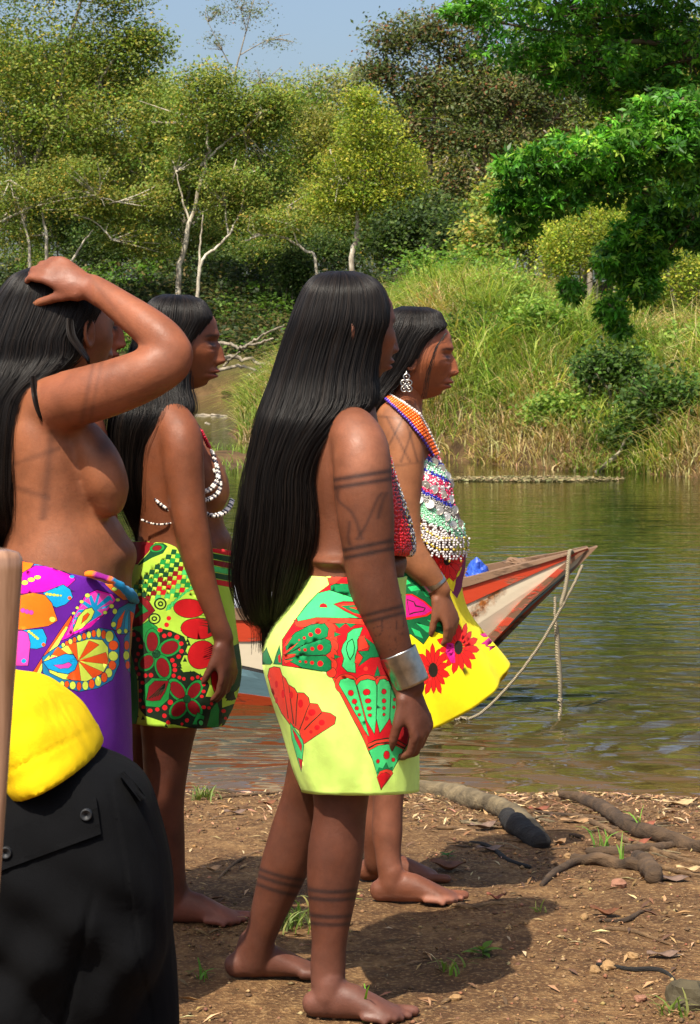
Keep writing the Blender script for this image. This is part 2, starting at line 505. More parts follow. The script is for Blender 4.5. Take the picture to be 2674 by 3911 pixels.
px_tree("white_trunk_tree", "leaning white trunked tree with forked trunk and olive crown over the bead strap woman", G1, 88, (176, 296),
    [([(178, 280), (184, 245), (192, 215), (202, 180), (208, 150), (206, 120), (214, 92)], 0.20, 0.05), ([(202, 165), (222, 145), (243, 130), (262, 112)], 0.09, 0.04), ([(190, 222), (182, 198), (176, 172)], 0.07, 0.03)],
    [(215, 110, 50, 32, 0, 2.0), (255, 120, 38, 30, 1, 1.5), (190, 150, 36, 28, 1, 1.0), (235, 165, 48, 30, 1, 1.3), (210, 80, 34, 20, 0, 1.0), (172, 175, 26, 22, 2, .5), (265, 185, 32, 30, 2, .8), (275, 100, 28, 20, 1, 0.8), (160, 110, 36, 36, 3, 1.2)],
    OLIVE, [3, 3, 2, 2, 0.5], 0.143, 29000, m_bark_pale)
px_tree("forked_tree", "thin white double trunk rising in a V beside the leaning white trunk", G1, 87, (196, 290),
    [([(199, 275), (204, 258), (216, 248), (232, 230), (242, 205), (246, 175)], 0.12, 0.04), ([(199, 272), (200, 245), (203, 215)], 0.08, 0.03), ([(228, 234), (226, 205), (236, 160)], 0.06, 0.03)],
    [(245, 185, 30, 24, 0, 1.2), (225, 205, 26, 20, 0.5, .8), (255, 215, 28, 18, 1, .8), (215, 180, 22, 16, 0, .5)],
    OLIVE, [2, 3, 2, 2, 0.4], 0.126, 7540, m_bark_pale)
px_tree("arching_tree", "low tree with a pale branch arching right to the ground on the far bank", G1, 86, (318, 268),
    [([(316, 262), (305, 250), (290, 240), (272, 235), (255, 237), (246, 241)], 0.10, 0.04), ([(298, 246), (292, 225), (286, 208)], 0.05, 0.02)],
    [(290, 222, 34, 18, 0, 1), (262, 222, 20, 12, 0, .5), (310, 205, 24, 20, 1, .8)],
    OLIVE, [2, 3, 2, 2, 0.8], 0.118, 5220, m_bark_pale)
px_tree("sparse_tree", "spindly half bare tree top standing out against the sky between the crowns", G1, 118, (236, 240),
    [([(236, 200), (236, 150), (232, 110), (236, 70), (246, 30), (256, -8)], 0.13, 0.03), ([(235, 75), (222, 50), (208, 22)], 0.06, 0.02), ([(240, 55), (268, 40), (290, 34)], 0.05, 0.02), ([(236, 90), (262, 82), (282, 66)], 0.05, 0.02), ([(246, 30), (240, 8), (228, -5)], 0.04, 0.02)],
    [(250, 12, 32, 20, 0, 1.3), (218, 12, 20, 14, 0, .7), (272, 44, 26, 10, 0, .35), (258, 78, 26, 16, 0, .5), (214, 40, 16, 10, 0, .4), (236, 105, 24, 16, 0, .8)],
    GREY, [3, 3, 1, 3, 0.2], 0.134, 2175, m_bark_grey, cluster=5, shell=0.8)
px_tree("tangled_tree", "low spreading tree with crossing white branches behind the raised hand", G1, 86, (28, 285),
    [([(30, 270), (28, 240), (18, 205), (10, 180)], 0.12, 0.04), ([(46, 275), (46, 235), (40, 200)], 0.13, 0.05), ([(66, 270), (80, 248), (92, 230)], 0.09, 0.03), ([(0, 222), (30, 208), (60, 195), (80, 191), (98, 196), (118, 202)], 0.10, 0.03), ([(74, 215), (95, 222), (112, 240)], 0.06, 0.02)],
    [(20, 190, 40, 24, 0, 1.2), (70, 200, 44, 22, 0, 1.3), (110, 205, 36, 22, 1, 1), (25, 235, 34, 18, 1, .8), (120, 235, 30, 20, 1, .8), (150, 200, 26, 20, 1, .7), (75, 170, 40, 16, 0, .9), (150, 245, 26, 16, 2, .7), (-10, 225, 30, 40, 0, .9)],
    [srgb(122, 134, 56), srgb(146, 144, 66), srgb(98, 118, 48), srgb(176, 150, 64)], [3, 2, 2, 0.5], 0.126, 18850, m_bark_pale)
px_tree("pale_crown_tree", "pale hazy green tree rising behind the thin tree tops in the centre", G1, 125, (330, 240),
    [([(330, 220), (328, 160), (320, 100)], 0.2, 0.08), ([(328, 160), (350, 110), (356, 85)], 0.1, 0.05)],
    [(310, 95, 40, 26, 0, 1.4), (345, 95, 36, 30, 0, 1.2), (330, 130, 50, 30, 0, 1.3), (285, 120, 30, 30, 0, .8), (370, 75, 24, 14, 0, .5), (320, 170, 50, 30, 0, 1.2)],
    [srgb(140, 150, 92), srgb(156, 158, 96), srgb(122, 136, 84), srgb(172, 156, 100)], [3, 2, 2, 1], 0.202, 13050, m_bark_grey)
px_tree("yellow_tree", "yellow green feathery tree with a short white trunk in the centre of the far bank", G1, 74, (352, 272),
    [([(352, 262), (356, 235), (358, 205), (362, 170), (368, 135)], 0.16, 0.05), ([(358, 200), (340, 175), (330, 150)], 0.08, 0.03), ([(360, 190), (385, 165), (398, 140)], 0.08, 0.03)],
    [(372, 130, 34, 22, 0, 1.4), (350, 165, 38, 24, 0, 1.3), (395, 165, 34, 26, 0, 1.3), (375, 195, 44, 18, 0, 1.4), (345, 200, 26, 16, 0, .7), (410, 190, 22, 16, 0, .7), (362, 100, 16, 16, 0, .6), (380, 218, 34, 12, .5, .6), (325, 195, 22, 22, 0, .6)],
    YELL, [3, 2, 3, 0.8], 0.109, 23200, m_bark_pale)
px_tree("tall_dark_tree", "tall grey green tree with thin dark trunks and open crown right of the sky gap", G1, 82, (436, 265),
    [([(434, 250), (432, 200), (430, 150), (436, 90), (440, 40)], 0.22, 0.06), ([(480, 255), (484, 200), (486, 150), (480, 100), (470, 60)], 0.2, 0.05), ([(432, 170), (405, 120), (388, 80)], 0.1, 0.04), ([(484, 150), (510, 110), (530, 80)], 0.1, 0.04), ([(415, 250), (412, 210), (400, 160)], 0.09, 0.04), ([(486, 160), (530, 105), (556, 118), (580, 112)], 0.05, 0.02)],
    [(395, 40, 30, 24, 0, 1.3), (380, 72, 24, 16, 0, .7), (430, 30, 34, 24, 0, 1.3), (465, 55, 36, 26, 0, 1.4), (420, 85, 40, 24, 0, 1.5), (470, 100, 44, 24, 0, 1.5), (510, 90, 40, 26, 0, 1.4), (450, 140, 46, 22, 0, 1.2), (500, 140, 38, 22, 0, 1.0), (405, 130, 26, 24, 0, .8), (475, 180, 46, 20, 0, 1.1), (540, 120, 36, 30, 1, 1.2), (480, 20, 28, 22, 0, .8), (430, 190, 34, 22, 0, .8), (530, 50, 30, 30, 0, 1), (560, 80, 40, 40, 1, 1.4)],
    GREY, [3, 3, 3, 2, 1.0], 0.160, 31900, m_bark_brown, shell=0.6)
px_tree("hazel_tree", "bushy mid green tree standing behind the vine covered thicket on the right", G1, 66, (590, 250),
    [([(590, 230), (588, 180), (600, 130)], 0.16, 0.06), ([(588, 180), (560, 150), (545, 130)], 0.09, 0.04), ([(592, 170), (640, 130), (665, 100)], 0.09, 0.04)],
    [(575, 160, 40, 28, 0, 1.2), (620, 150, 44, 34, 0, 1.3), (665, 150, 44, 40, 0, 1.3), (600, 200, 50, 26, 0, 1.3), (660, 205, 46, 30, 0, 1.2), (545, 185, 34, 24, 0, 1), (690, 110, 36, 40, 0, 1)],
    [srgb(102, 120, 56), srgb(124, 134, 62), srgb(84, 102, 46), srgb(150, 140, 66)], [3, 2, 2, 1], 0.143, 18850, m_bark_grey)

# ---- filler trees further back, copies of three of the above with their own labels
def copy_tree(root, loc, rz, sc, label, group):
    r = root.copy(); COL.objects.link(r)
    r.location = loc; r.rotation_euler = (0, 0, rz); r.scale = (sc, sc, sc)
    r["label"] = label; r["group"] = group
    for ch in list(root.children):
        c = ch.copy(); COL.objects.link(c); c.parent = r
    return r
# dense woodland crowns: three kinds, then copies that close the wood behind the nearer trees
def wood_tree(palette, weights, n, seed):
    hgt = 9.0
    limbs = [([(0, 110, -.3), (0.1, 110, 2.5), (-.2, 110, 5.0), (0.2, 110, 7.4)], .2, .07), ([(0, 110, 3), (1.4, 110, 4.8), (2.2, 110, 6.2)], .1, .04), ([(0, 110, 2.6), (-1.5, 110, 4.4), (-2.2, 110, 5.6)], .1, .04)]
    cl = []
    for k in range(17):
        a = rng.uniform(0, 6.28); h_ = 1.2 + 7.4 * rng.random(); rr = 2.3 * math.sin(math.pi * min(.95, .25 + .6 * h_ / hgt)) * rng.random() ** .5
        cl.append(((rr * math.cos(a), 110 + rr * math.sin(a), h_), (1.3 + .6 * rng.random(), 1.3, .85 + .4 * rng.random()), 1))
    return make_tree("woodland_tree", "", "wood behind the far bank", (0, 110, -.3), limbs, cl, palette, weights, .17, n, m_bark_grey)
WOOD = [wood_tree(OLIVE, [3, 3, 1.5, 3, .4], 17000, 1), wood_tree([srgb(104, 124, 54), srgb(126, 142, 62), srgb(88, 106, 48), srgb(150, 150, 70)], [3, 2, 2, 1], 17000, 2), wood_tree([srgb(130, 134, 62), srgb(152, 148, 70), srgb(110, 120, 56), srgb(176, 160, 78)], [3, 2, 2, 1], 17000, 3)]
BACK_LABELS = ['round topped distant tree showing between the big olive crowns at upper left', 'distant pale tree behind the gap beside the leaning white trunk', 'distant tree behind the forked white trunk', 'distant yellowish tree behind the arching branch', 'distant tree between the tangled branches and the leaning trunk', 'distant tree behind the tangled branches at the left edge', 'distant tree right behind the yellow tree', 'distant pale tree behind the tall dark trunks', 'distant tree behind the loose yellowing shrub', 'distant open crowned tree behind the bright overhanging branch', 'distant tree left behind the yellow tree', "distant low tree behind the leaning white trunk's foot", 'distant tree crown at the right edge behind the overhanging branch', 'distant tree crown cut by the left edge']
BACK_LABELS += ["woodland tree filling the gap above the raised elbow", "woodland tree between the leaning trunk and the sky gap", "woodland tree under the sparse tree top", "woodland tree right below the pale centre sky", "woodland tree between the yellow tree and the thin dark trunks", "woodland tree right of the thin dark trunks", "woodland tree above the rounded thicket", "woodland tree above the loose yellowing shrub"]
spots = [(-20, 104, 1.25), (40, 108, 1.3), (95, 106, 1.15), (140, 110, 1.2), (185, 106, 1.0), (225, 110, 1.05), (262, 106, .95), (300, 112, 1.05), (335, 106, .9), (380, 104, .95), (425, 108, 1.1), (465, 102, 1.0), (505, 98, 1.05), (545, 92, 1.1), (585, 96, 1.2), (630, 92, 1.2), (675, 98, 1.3), (720, 92, 1.3), (70, 122, 1.45), (165, 124, 1.25), (350, 124, 1.1), (480, 118, 1.3)]
for i, (px, d, sc) in enumerate(spots):
    p = Wp(px, 260, d); loc = (p.x, d, gz(p.x, d) - .3); rz = (i * 2.39) % 6.28
    if i < 3:
        r = WOOD[i]; r.location = loc; r.rotation_euler = (0, 0, rz); r.scale = (sc, sc, sc); r["label"] = BACK_LABELS[i]
    else: copy_tree(WOOD[i % 3], loc, rz, sc, BACK_LABELS[i], "wood behind the far bank")

# ---- shrubs
def make_shrub(name, label, group, blobs, palette, weights, leaf, nleaf, mat=None, aspect=0.6, cat="shrub", shell=0.35):
    """blobs: (world centre, (rx, ry, rz), share)"""
    c0 = np.array(blobs[0][0]); 
    base = Vector((c0[0], c0[1], gz(c0[0], c0[1])))
    root = empty(name, base); tag(root, label, cat, group)
    tot = sum(b_[2] for b_ in blobs); Cs = []
    for c, rad, share in blobs:
        c = np.array(c); n = int(nleaf * share / tot / 6)
        u = rng.normal(size=(n, 3)); u /= np.linalg.norm(u, axis=1)[:, None]
        lump = 1 + 0.28 * vnoise(u[:, 0] * 2.5 + c[0], u[:, 2] * 2.5 + u[:, 1] * 2, 3)
        cc = c + u * ((rng.random(n) ** shell) * lump)[:, None] * np.array(rad)
        Cs.append((cc[:, None, :] + leaf * 1.6 * rng.normal(size=(n, 6, 3))).reshape(-1, 3))
        for k in range(3):
            top = c + np.array(rad) * rng.normal(size=3) * 0.4
            bx, by = c[0] + 0.2 * rng.normal(), c[1] + 0.2 * rng.normal()
            V, Fs = tube(np.array([(bx, by, gz(bx, by) - .05), ((bx + top[0]) / 2 + .1, by, (gz(bx, by) + top[2]) / 2), top]), np.array([.03, .022, .01]) * (1 + rad[0] * .4), seg=5, cap=None)
            mesh_np("stem", V, Fs, m_bark_grey, root)
    C = np.vstack(Cs)
    cl = np.repeat(pick_colors(len(C) // 6 + 1, palette, weights), 6, 0)[:len(C)]
    V, Fq, cc = leaves_np(C, leaf * (0.7 + .6 * rng.random(len(C))), np.clip(cl * (1 + .15 * rng.normal(size=(len(C), 1))), .004, 1), aspect, 0.5)
    mesh_np("foliage", V, Fq, mat or m_leaf, root, cc, smooth=False)
    return root
def blob(px, py, d, rx_, ry_, share, depth=None):
    s = d / FPX
    return (tuple(Wp(px, py, d)), (rx_ * s, (depth or min(rx_ * s, 2.0)), ry_ * s), share)
GS = "shrubs on the far bank"
make_shrub("vine_thicket", "rounded yellow green thicket overgrown with vines beside the overhanging branch", GS,
    [blob(585, 235, 44, 48, 44, 2), blob(560, 258, 43, 26, 34, 1), blob(625, 225, 46, 34, 40, 1.2)], YELL, [3, 2, 3, .6], 0.066, 16200)
make_shrub("vine_thicket", "yellow green vine thicket at the right edge below the dark hanging branch", GS,
    [blob(675, 285, 36, 46, 46, 2), blob(640, 305, 36, 28, 30, 1), blob(705, 250, 40, 40, 44, 1.4), blob(690, 330, 37, 40, 24, .8)], YELL, [3, 2, 3, .6], 0.060, 17550)
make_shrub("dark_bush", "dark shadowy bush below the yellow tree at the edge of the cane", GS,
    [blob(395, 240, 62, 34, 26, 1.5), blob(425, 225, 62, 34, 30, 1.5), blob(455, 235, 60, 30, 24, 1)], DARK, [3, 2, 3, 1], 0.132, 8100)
make_shrub("tall_shrub", "loose shrub with large yellowing leaves left of the rounded thicket", GS,
    [blob(500, 215, 47, 32, 40, 1.6), blob(480, 245, 46, 26, 22, 1), blob(528, 190, 48, 24, 40, 1), blob(520, 240, 47, 24, 22, .8)], OLIVE, [2, 3, 2, 2, 1], 0.114, 7020)
make_shrub("bright_shrub", "bright green low shrub just above the cane grass in the middle", GS,
    [blob(420, 268, 45, 30, 16, 1), blob(465, 266, 44, 34, 15, 1), blob(500, 268, 44, 22, 14, .6), blob(440, 290, 43, 40, 18, 1), blob(500, 290, 43, 36, 18, 1)], [srgb(104, 140, 50), srgb(124, 152, 60), srgb(86, 118, 44), srgb(150, 160, 72)], [3, 2, 2, 1], 0.097, 4320)
for (px, py, d, rx_, ry_, pal, lab) in [(470, 335, 33.5, 26, 16, 0, "low broad leaved shrub in the cane above the bead top woman's face"), (540, 320, 33.0, 30, 20, 1, "leafy shrub in the middle of the cane bank"), (610, 365, 29.6, 30, 18, 0, "dark leafy shrub in the cane below the hanging branch tip"), (665, 395, 28.0, 34, 24, 0, "dark shrub in the cane near the right edge"), (560, 410, 29.6, 28, 14, 1, "low green shrub near the foot of the cane bank"), (645, 432, 28.3, 34, 16, 0, "low dark shrub just above the waterline near the right edge"), (500, 290, 36, 34, 18, 1, "pale green shrub at the crest of the cane bank"), (690, 350, 31, 30, 26, 1, "leafy shrub at the right edge among the cane")]:
    make_shrub("bank_shrub", lab, GS, [blob(px, py, d, rx_, ry_, 1), blob(px - rx_ * .7, py + ry_ * .3, d + .2, rx_ * .6, ry_ * .7, .5), blob(px + rx_ * .7, py + ry_ * .2, d - .2, rx_ * .6, ry_ * .8, .5)], [[srgb(70, 98, 40), srgb(88, 116, 48), srgb(58, 80, 36)], [srgb(122, 150, 60), srgb(142, 162, 72), srgb(100, 130, 50)]][pal], [3, 2, 2], .075, 2600, shell=.6)
for i, (px, py, d, rx_, ry_, lab) in enumerate([
        (292, 268, 88, 17, 22, "small dark green bush standing alone left of the long haired woman"),
        (150, 255, 96, 30, 22, "deep green bush in shade behind the white trunks"),
        (95, 245, 96, 34, 26, "dark green bush behind the raised forearm on the far bank"),
        (255, 255, 98, 34, 20, "leafy bush behind the forked white trunks"),
        (325, 250, 96, 30, 18, "bush at the foot of the centre trees behind the long haired head"),
        (20, 262, 96, 40, 26, "bush below the tangled white branches at the left edge"),
        (215, 265, 97, 22, 14, "low bright bush between the two white trunks"),
        (120, 225, 104, 40, 26, "tall bush in the gap under the big olive crown"),
        (60, 225, 104, 40, 26, "tall bush behind the crossing white branches"),
        (190, 235, 104, 40, 30, "tall bush behind the leaning white trunk"),
        (280, 225, 106, 40, 30, "tall bush behind the arching pale branch"),
        (340, 225, 104, 40, 34, "tall bush behind the short white trunk of the yellow tree"),
        (30, 190, 106, 50, 30, "large bush crown under the biggest tree at the left edge"),
        (150, 185, 108, 46, 30, "large bush crown between the olive tree and the leaning trunk"),
        (235, 190, 109, 46, 30, "large bush crown filling the space behind the forked trunk"),
        (300, 185, 109, 40, 34, "large bush crown left of the yellow tree"),
        (405, 225, 100, 46, 34, "large shadowed bush right of the yellow tree"),
        (470, 205, 98, 46, 34, "large shadowed bush between the thin dark trunks"),
        (555, 215, 90, 50, 36, "large bush crown behind the rounded vine thicket"),
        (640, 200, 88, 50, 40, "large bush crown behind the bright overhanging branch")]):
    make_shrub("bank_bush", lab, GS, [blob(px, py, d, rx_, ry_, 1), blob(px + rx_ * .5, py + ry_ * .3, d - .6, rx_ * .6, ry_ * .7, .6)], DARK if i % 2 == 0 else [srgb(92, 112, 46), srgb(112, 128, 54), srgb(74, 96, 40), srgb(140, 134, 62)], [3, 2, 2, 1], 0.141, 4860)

# ---- low growth on the far left slope: one mass
def bank_cover():
    n = 26000
    x = rng.uniform(-16, 3.0, n); y = 82.2 + 11 * rng.random(n) ** .9
    keep = fbm(x * 0.5, y * 0.5, 77, 3) > -0.35 - .06 * (y - 84)
    x, y = x[keep], y[keep]; n = len(x)
    z = terrain(x, y) + rng.random(n) ** 2 * 0.9
    k = fbm(x * 0.6 + 9, y * 0.6, 78, 2)
    c = pick_colors(n, [srgb(54, 70, 36), srgb(74, 90, 44), srgb(46, 58, 32), srgb(110, 98, 60)], [3, 2, 3, 1])
    c = np.where((k > 0.34)[:, None], pick_colors(n, [srgb(84, 116, 44), srgb(98, 130, 50)], [1, 1]), c)
    V, Fq, cc = leaves_np(np.stack([x, y, z], -1), 0.22 * (.6 + .8 * rng.random(n)), c, 0.5, .6)
    o = mesh_np("undergrowth", V, Fq, m_leaf, None, cc, smooth=False)
    tag(o, "low dark green undergrowth covering the slope of the far left bank", "undergrowth", kind="stuff")
bank_cover()

# ---- cane grass on the point opposite: blades, one mass
def blades(P, H, lean, width, colors, seg=3, tipdroop=0.5):
    n = len(P)
    H = np.broadcast_to(H, (n,)); width = np.broadcast_to(width, (n,))
    az = rng.uniform(0, 2 * np.pi, n)
    D = np.stack([np.cos(az), np.sin(az), np.zeros(n)], -1)
    S = np.stack([-np.sin(az + .6 * rng.normal(size=n)), np.cos(az), np.zeros(n)], -1)
    rows = []
    for k in range(seg + 1):
        t = k / seg
        c = P + D * (lean * H * t ** 1.8)[:, None]
        c[:, 2] += H * (t - tipdroop * lean * t ** 3)
        w = (width * (1 - t ** 1.5) + 0.0008)[:, None]
        rows.append(np.stack([c - S * w, c + S * w], 1))
    V = np.stack(rows, 1).reshape(n, (seg + 1) * 2, 3)
    base = np.arange(n)[:, None, None] * (seg + 1) * 2
    f = np.array([[2 * k, 2 * k + 1, 2 * k + 3, 2 * k + 2] for k in range(seg)])
    Fq = (base + f[None]).reshape(-1, 4)
    return V.reshape(-1, 3), Fq, np.repeat(colors, (seg + 1) * 2, 0)

def cane():
    n = 210000
    y = 24.5 + 24 * rng.random(n) ** 1.35; x = rng.uniform(-2.6, 8.6, n)
    a = y - far1(x); xl = -1.6 - (y - 33) * 0.043
    ok = (a > -0.22) & (x > xl - 0.1) & (x < 0.165 * y + 0.5)
    clump = fbm(x * 0.8, y * 0.55, 90, 3)
    ok &= rng.random(n) < (0.66 + 0.6 * clump)
    x, y, a, clump = x[ok], y[ok], a[ok], clump[ok]; n = len(x)
    tus = vnoise(x * 2.6, y * 2.0, 96)
    H = (0.34 + 0.62 * rng.random(n)) * np.interp(a, [-.2, 0, 1.2, 4, 12, 20], [0.45, 0.6, 0.85, 1.0, 1.1, 1.0]) * (1 + 0.5 * clump + .25 * tus)
    dry = vnoise(x * 0.9 + 5, y * 0.6, 93) + 0.3 * rng.normal(size=n) + np.interp(a, [-.2, .6, 1.5], [.35, .2, 0])
    cg = pick_colors(n, [srgb(124, 144, 56), srgb(150, 164, 74), srgb(96, 122, 46), srgb(170, 170, 86)], [3, 2, 2, 1], .16)
    cd = pick_colors(n, [srgb(186, 168, 116), srgb(164, 142, 92), srgb(200, 182, 134)], [2, 2, 1], .16)
    deep = vnoise(x * .7 + 31, y * .5, 99) > .35
    cg = np.where(deep[:, None], cg * np.array([.62, .74, .62]), cg)
    c = np.where((dry > 0.26)[:, None], cd, cg) * (1 + .30 * tus)[:, None]
    P = np.stack([x, y, terrain(x, y) - 0.04], -1)
    V, Fq, cc = blades(P, H, 0.30 + 1.0 * rng.random(n), 0.004 + 0.008 * rng.random(n) + .006 * (rng.random(n) < .12), np.clip(c, .01, 1), 3, 0.62)
    o = mesh_np("cane_grass", V, Fq, m_grass, None, cc, smooth=False)
    tag(o, "tall green and straw coloured cane grass covering the opposite bank", "grass", kind="stuff")
    print("cane blades", n)
cane()
# ---- the overhanging tree at the upper right, trunk outside the picture
def overhang():
    d = 19.0
    root = empty("overhanging_tree", (6.6, 19.5, gz(6.6, 19.5) - .2))
    tag(root, "glossy bright green tree whose branches hang into the upper right corner", "tree")
    mb = MB()
    def P(px, py, dd=0): return Wp(px, py, d + dd)
    trunk = [Vector((6.6, 19.5, gz(6.6, 19.5) - .2)), Vector((6.4, 19.4, 2.0)), Vector((6.0, 19.3, 3.6)), Vector((5.6, 19.2, 5.4))]
    limb_mesh(mb, trunk, 0.26, 0.14, 9)
    limbs = [([trunk[2], P(820, 60), P(720, 45), P(610, 40), P(500, 22)], .10, .02), ([trunk[2], P(830, 200), P(730, 165), P(640, 150), P(560, 155), P(505, 170)], .09, .015),
             ([P(760, 175), P(700, 210, 1.0), P(650, 235, 1.3), P(615, 270, 1.3), P(600, 300, 1.3)], .05, .01), ([trunk[3], P(760, -80), P(640, -70), P(540, -20)], .09, .02), ([P(700, 212, 1.0), P(660, 260, 1.3), P(630, 300, 1.3), P(615, 325, 1.3)], .03, .008),
             ([P(610, 40), P(560, 70), P(520, 80)], .03, .01), ([P(640, 150), P(600, 190), P(560, 205)], .03, .01), ([P(610, 270, 1.3), P(585, 285, 1.3), P(572, 292, 1.3)], .012, .004)]
    ends = []
    for p, a, b_ in limbs: limb_mesh(mb, p, a * .5, b_ * .5, 7)
    cl = [  # px, py, rx, ry, dy, count of leaf rosettes
        (560, 10, 120, 26, 0, 202), (640, 30, 90, 34, 0.6, 229), (690, 60, 60, 36, 0, 148), (590, 65, 70, 30, 0, 162), (640, 90, 60, 22, 0.3, 121), (530, 50, 60, 22, 0, 94), (470, 8, 40, 12, 0, 45),
        (600, -60, 140, 50, 0, 351), (700, -40, 90, 60, 0, 189), (560, -100, 120, 40, .4, 110), (690, -110, 90, 50, -1.6, 150), (640, -40, 70, 30, -1.0, 90), (610, -185, 130, 45, -1.0, 230), (700, -170, 100, 55, -1.2, 200), (520, -150, 90, 30, -.9, 90), (640, -110, 120, 50, .6, 130),  # clumps above the frame, the nearer ones added to shade the leaves below
        (670, 110, 40, 24, -1.3, 108), (640, 145, 70, 26, -1.2, 202), (580, 155, 60, 22, -1.3, 162), (530, 170, 36, 22, -1.3, 108), (690, 150, 40, 30, -1.1, 108), (610, 185, 50, 20, -1.1, 108), (550, 200, 34, 16, -1.2, 117), (690, 185, 30, 26, 0, 81),
        (505, 200, 16, 14, -1.2, 41), (520, 228, 20, 10, -1.1, 41),
        (665, 205, 40, 22, 1.3, 230), (640, 235, 36, 22, 1.3, 205), (690, 230, 30, 24, 1.3, 153), (615, 262, 26, 22, 1.3, 138), (640, 285, 24, 20, 1.3, 102), (612, 310, 16, 20, 1.3, 87), (650, 255, 30, 16, 1.3, 102), (572, 290, 12, 13, 1.3, 41), (620, 328, 12, 10, 1.3, 30)]
    C = []
    for (x, y, rx_, ry_, dy, n) in cl:
        n = int(n * 1.5)
        s = d / FPX
        u = rng.normal(size=(n, 3)); u /= np.linalg.norm(u, axis=1)[:, None]
        u *= (rng.random(n) ** 0.4)[:, None]
        C.append(np.array(Wp(x, y, d + dy)) + u * np.array([rx_ * s, min(rx_ * s, .9), ry_ * s]))
        c0 = np.array(Wp(x, y, d + dy))
        for k in range(0, n, 9):
            q = C[-1][k]
            V, Fs = tube(np.array([c0, (c0 + q) / 2 + .04 * rng.normal(size=3), q]), np.array([.012, .008, .004]), seg=4, cap=None)
            mb.add(V, Fs)
    C = np.vstack(C); n = len(C)
    k = 9
    # rosettes: pointed leaves radiating from each twig end, each of four triangles
    ax = rng.normal(size=(n, 3)) * .55 + np.array([0, -.15, .75]); ax /= np.linalg.norm(ax, axis=1)[:, None]
    e1 = np.cross(ax, np.array([0.2, 1, 0.1])); e1 /= np.linalg.norm(e1, axis=1)[:, None]; e2 = np.cross(ax, e1)
    ang = (np.arange(k) * 2 * np.pi / k)[None] + rng.uniform(0, 6, (n, 1)) + .25 * rng.normal(size=(n, k))
    dirn = np.cos(ang)[..., None] * e1[:, None] + np.sin(ang)[..., None] * e2[:, None] + ax[:, None] * (0.35 * rng.normal(size=(n, k, 1)) - 0.05)
    dirn[..., 2] -= .18
    dirn /= np.linalg.norm(dirn, axis=2)[..., None]
    nv = ax[:, None] + .45 * rng.normal(size=(n, k, 3))
    side = np.cross(dirn, nv); side /= np.linalg.norm(side, axis=2)[..., None] + 1e-9
    nn = np.cross(side, dirn)
    L = (0.062 + .042 * rng.random((n, k, 1))); Wd = L * .15
    c = C[:, None]
    V = np.stack([c + dirn * .01, c + dirn * L * .5 + side * Wd + nn * L * .05, c + dirn * L - nn * L * .12, c + dirn * L * .5 - side * Wd + nn * L * .05], 2).reshape(-1, 3)
    Fq = np.arange(len(V)).reshape(-1, 4)
    col = pick_colors(n, [srgb(84, 144, 42), srgb(110, 168, 52), srgb(60, 108, 34), srgb(152, 190, 72)], [3, 2.2, 2.6, 1.1], .2)  # palest and darkest greens paint sunlit and shaded leaves, scattered at random
    col = np.repeat(col, k * 4, 0)
    mb.build("trunk", m_bark_brown, root)
    mesh_np("crown", V, Fq, m_leaf_gloss, root, col, smooth=False)
overhang()
# ============================================================ people: builders
def skin_material():
    m, nt, b = new_mat("skin")
    co = geopos(nt)
    c = attr(nt)
    v = ramp(nt, noise(nt, 16, 4, 0.6, co), [(0.3, 0.76), (0.7, 1.18)])
    c = mixc(nt, 1.0, c, v, 'MULTIPLY')
    c = mixc(nt, ramp(nt, noise(nt, 5.5, 5, 0.65, co), [(0.38, 0.0), (0.72, 0.5)]), c, mixc(nt, 1.0, c, (0.66, 0.58, 0.56), 'MULTIPLY'))
    fine = ramp(nt, noise(nt, 160, 2, 0.5, co), [(0.35, 0.97), (0.65, 1.03)])
    c = mixc(nt, 1.0, c, fine, 'MULTIPLY')
    nt.links.new(c, b.inputs["Base Color"])
    nt.links.new(ramp(nt, noise(nt, 30, 3, 0.5, co), [(0.3, 0.44), (0.7, 0.64)]), b.inputs["Roughness"])
    b.inputs["Specular IOR Level"].default_value = 0.36
    b.inputs["Subsurface Weight"].default_value = 0.10
    b.inputs["Subsurface Radius"].default_value = (0.012, 0.005, 0.003)
    b.inputs["Subsurface Scale"].default_value = 0.6
    bump(nt, b, math_(nt, 'ADD', math_(nt, 'MULTIPLY', noise(nt, 22, 4, 0.6, co), 3.0), noise(nt, 260, 3, 0.6, co)), 0.25, 0.0016)
    return m
m_skin = skin_material()

def hair_material(name, c=(0.011, 0.009, 0.008)):
    m, nt, b = new_mat(name)
    mp = N_(nt, "Mapping"); mp.inputs["Scale"].default_value = (1, 1, 0.03); nt.links.new(geopos(nt), mp.inputs[0])
    n1 = noise(nt, 320, 3, 0.7, mp.outputs[0]); n2 = noise(nt, 60, 3, 0.6, mp.outputs[0])
    nt.links.new(ramp(nt, n1, [(0.3, tuple(x * .55 for x in c)), (0.75, tuple(x * 1.8 for x in c))]), b.inputs["Base Color"])
    nt.links.new(ramp(nt, n1, [(0.3, 0.34), (0.7, 0.52)]), b.inputs["Roughness"])
    b.inputs["Specular IOR Level"].default_value = 0.22
    bump(nt, b, math_(nt, 'ADD', n1, math_(nt, 'MULTIPLY', n2, .4)), 0.5, 0.003)
    return m
m_hair = hair_material("black_hair")
m_strand, _nt, _b = new_mat("hair_strand")
_ci = _nt.nodes.new("ShaderNodeHairInfo")
_nt.links.new(ramp(_nt, _ci.outputs["Random"], [(0.0, (0.003, 0.0025, 0.0025)), (0.7, (0.010, 0.008, 0.007)), (1.0, (0.022, 0.014, 0.010))]), _b.inputs["Base Color"])
_b.inputs["Roughness"].default_value = 0.38
_b.inputs["Specular IOR Level"].default_value = 0.22

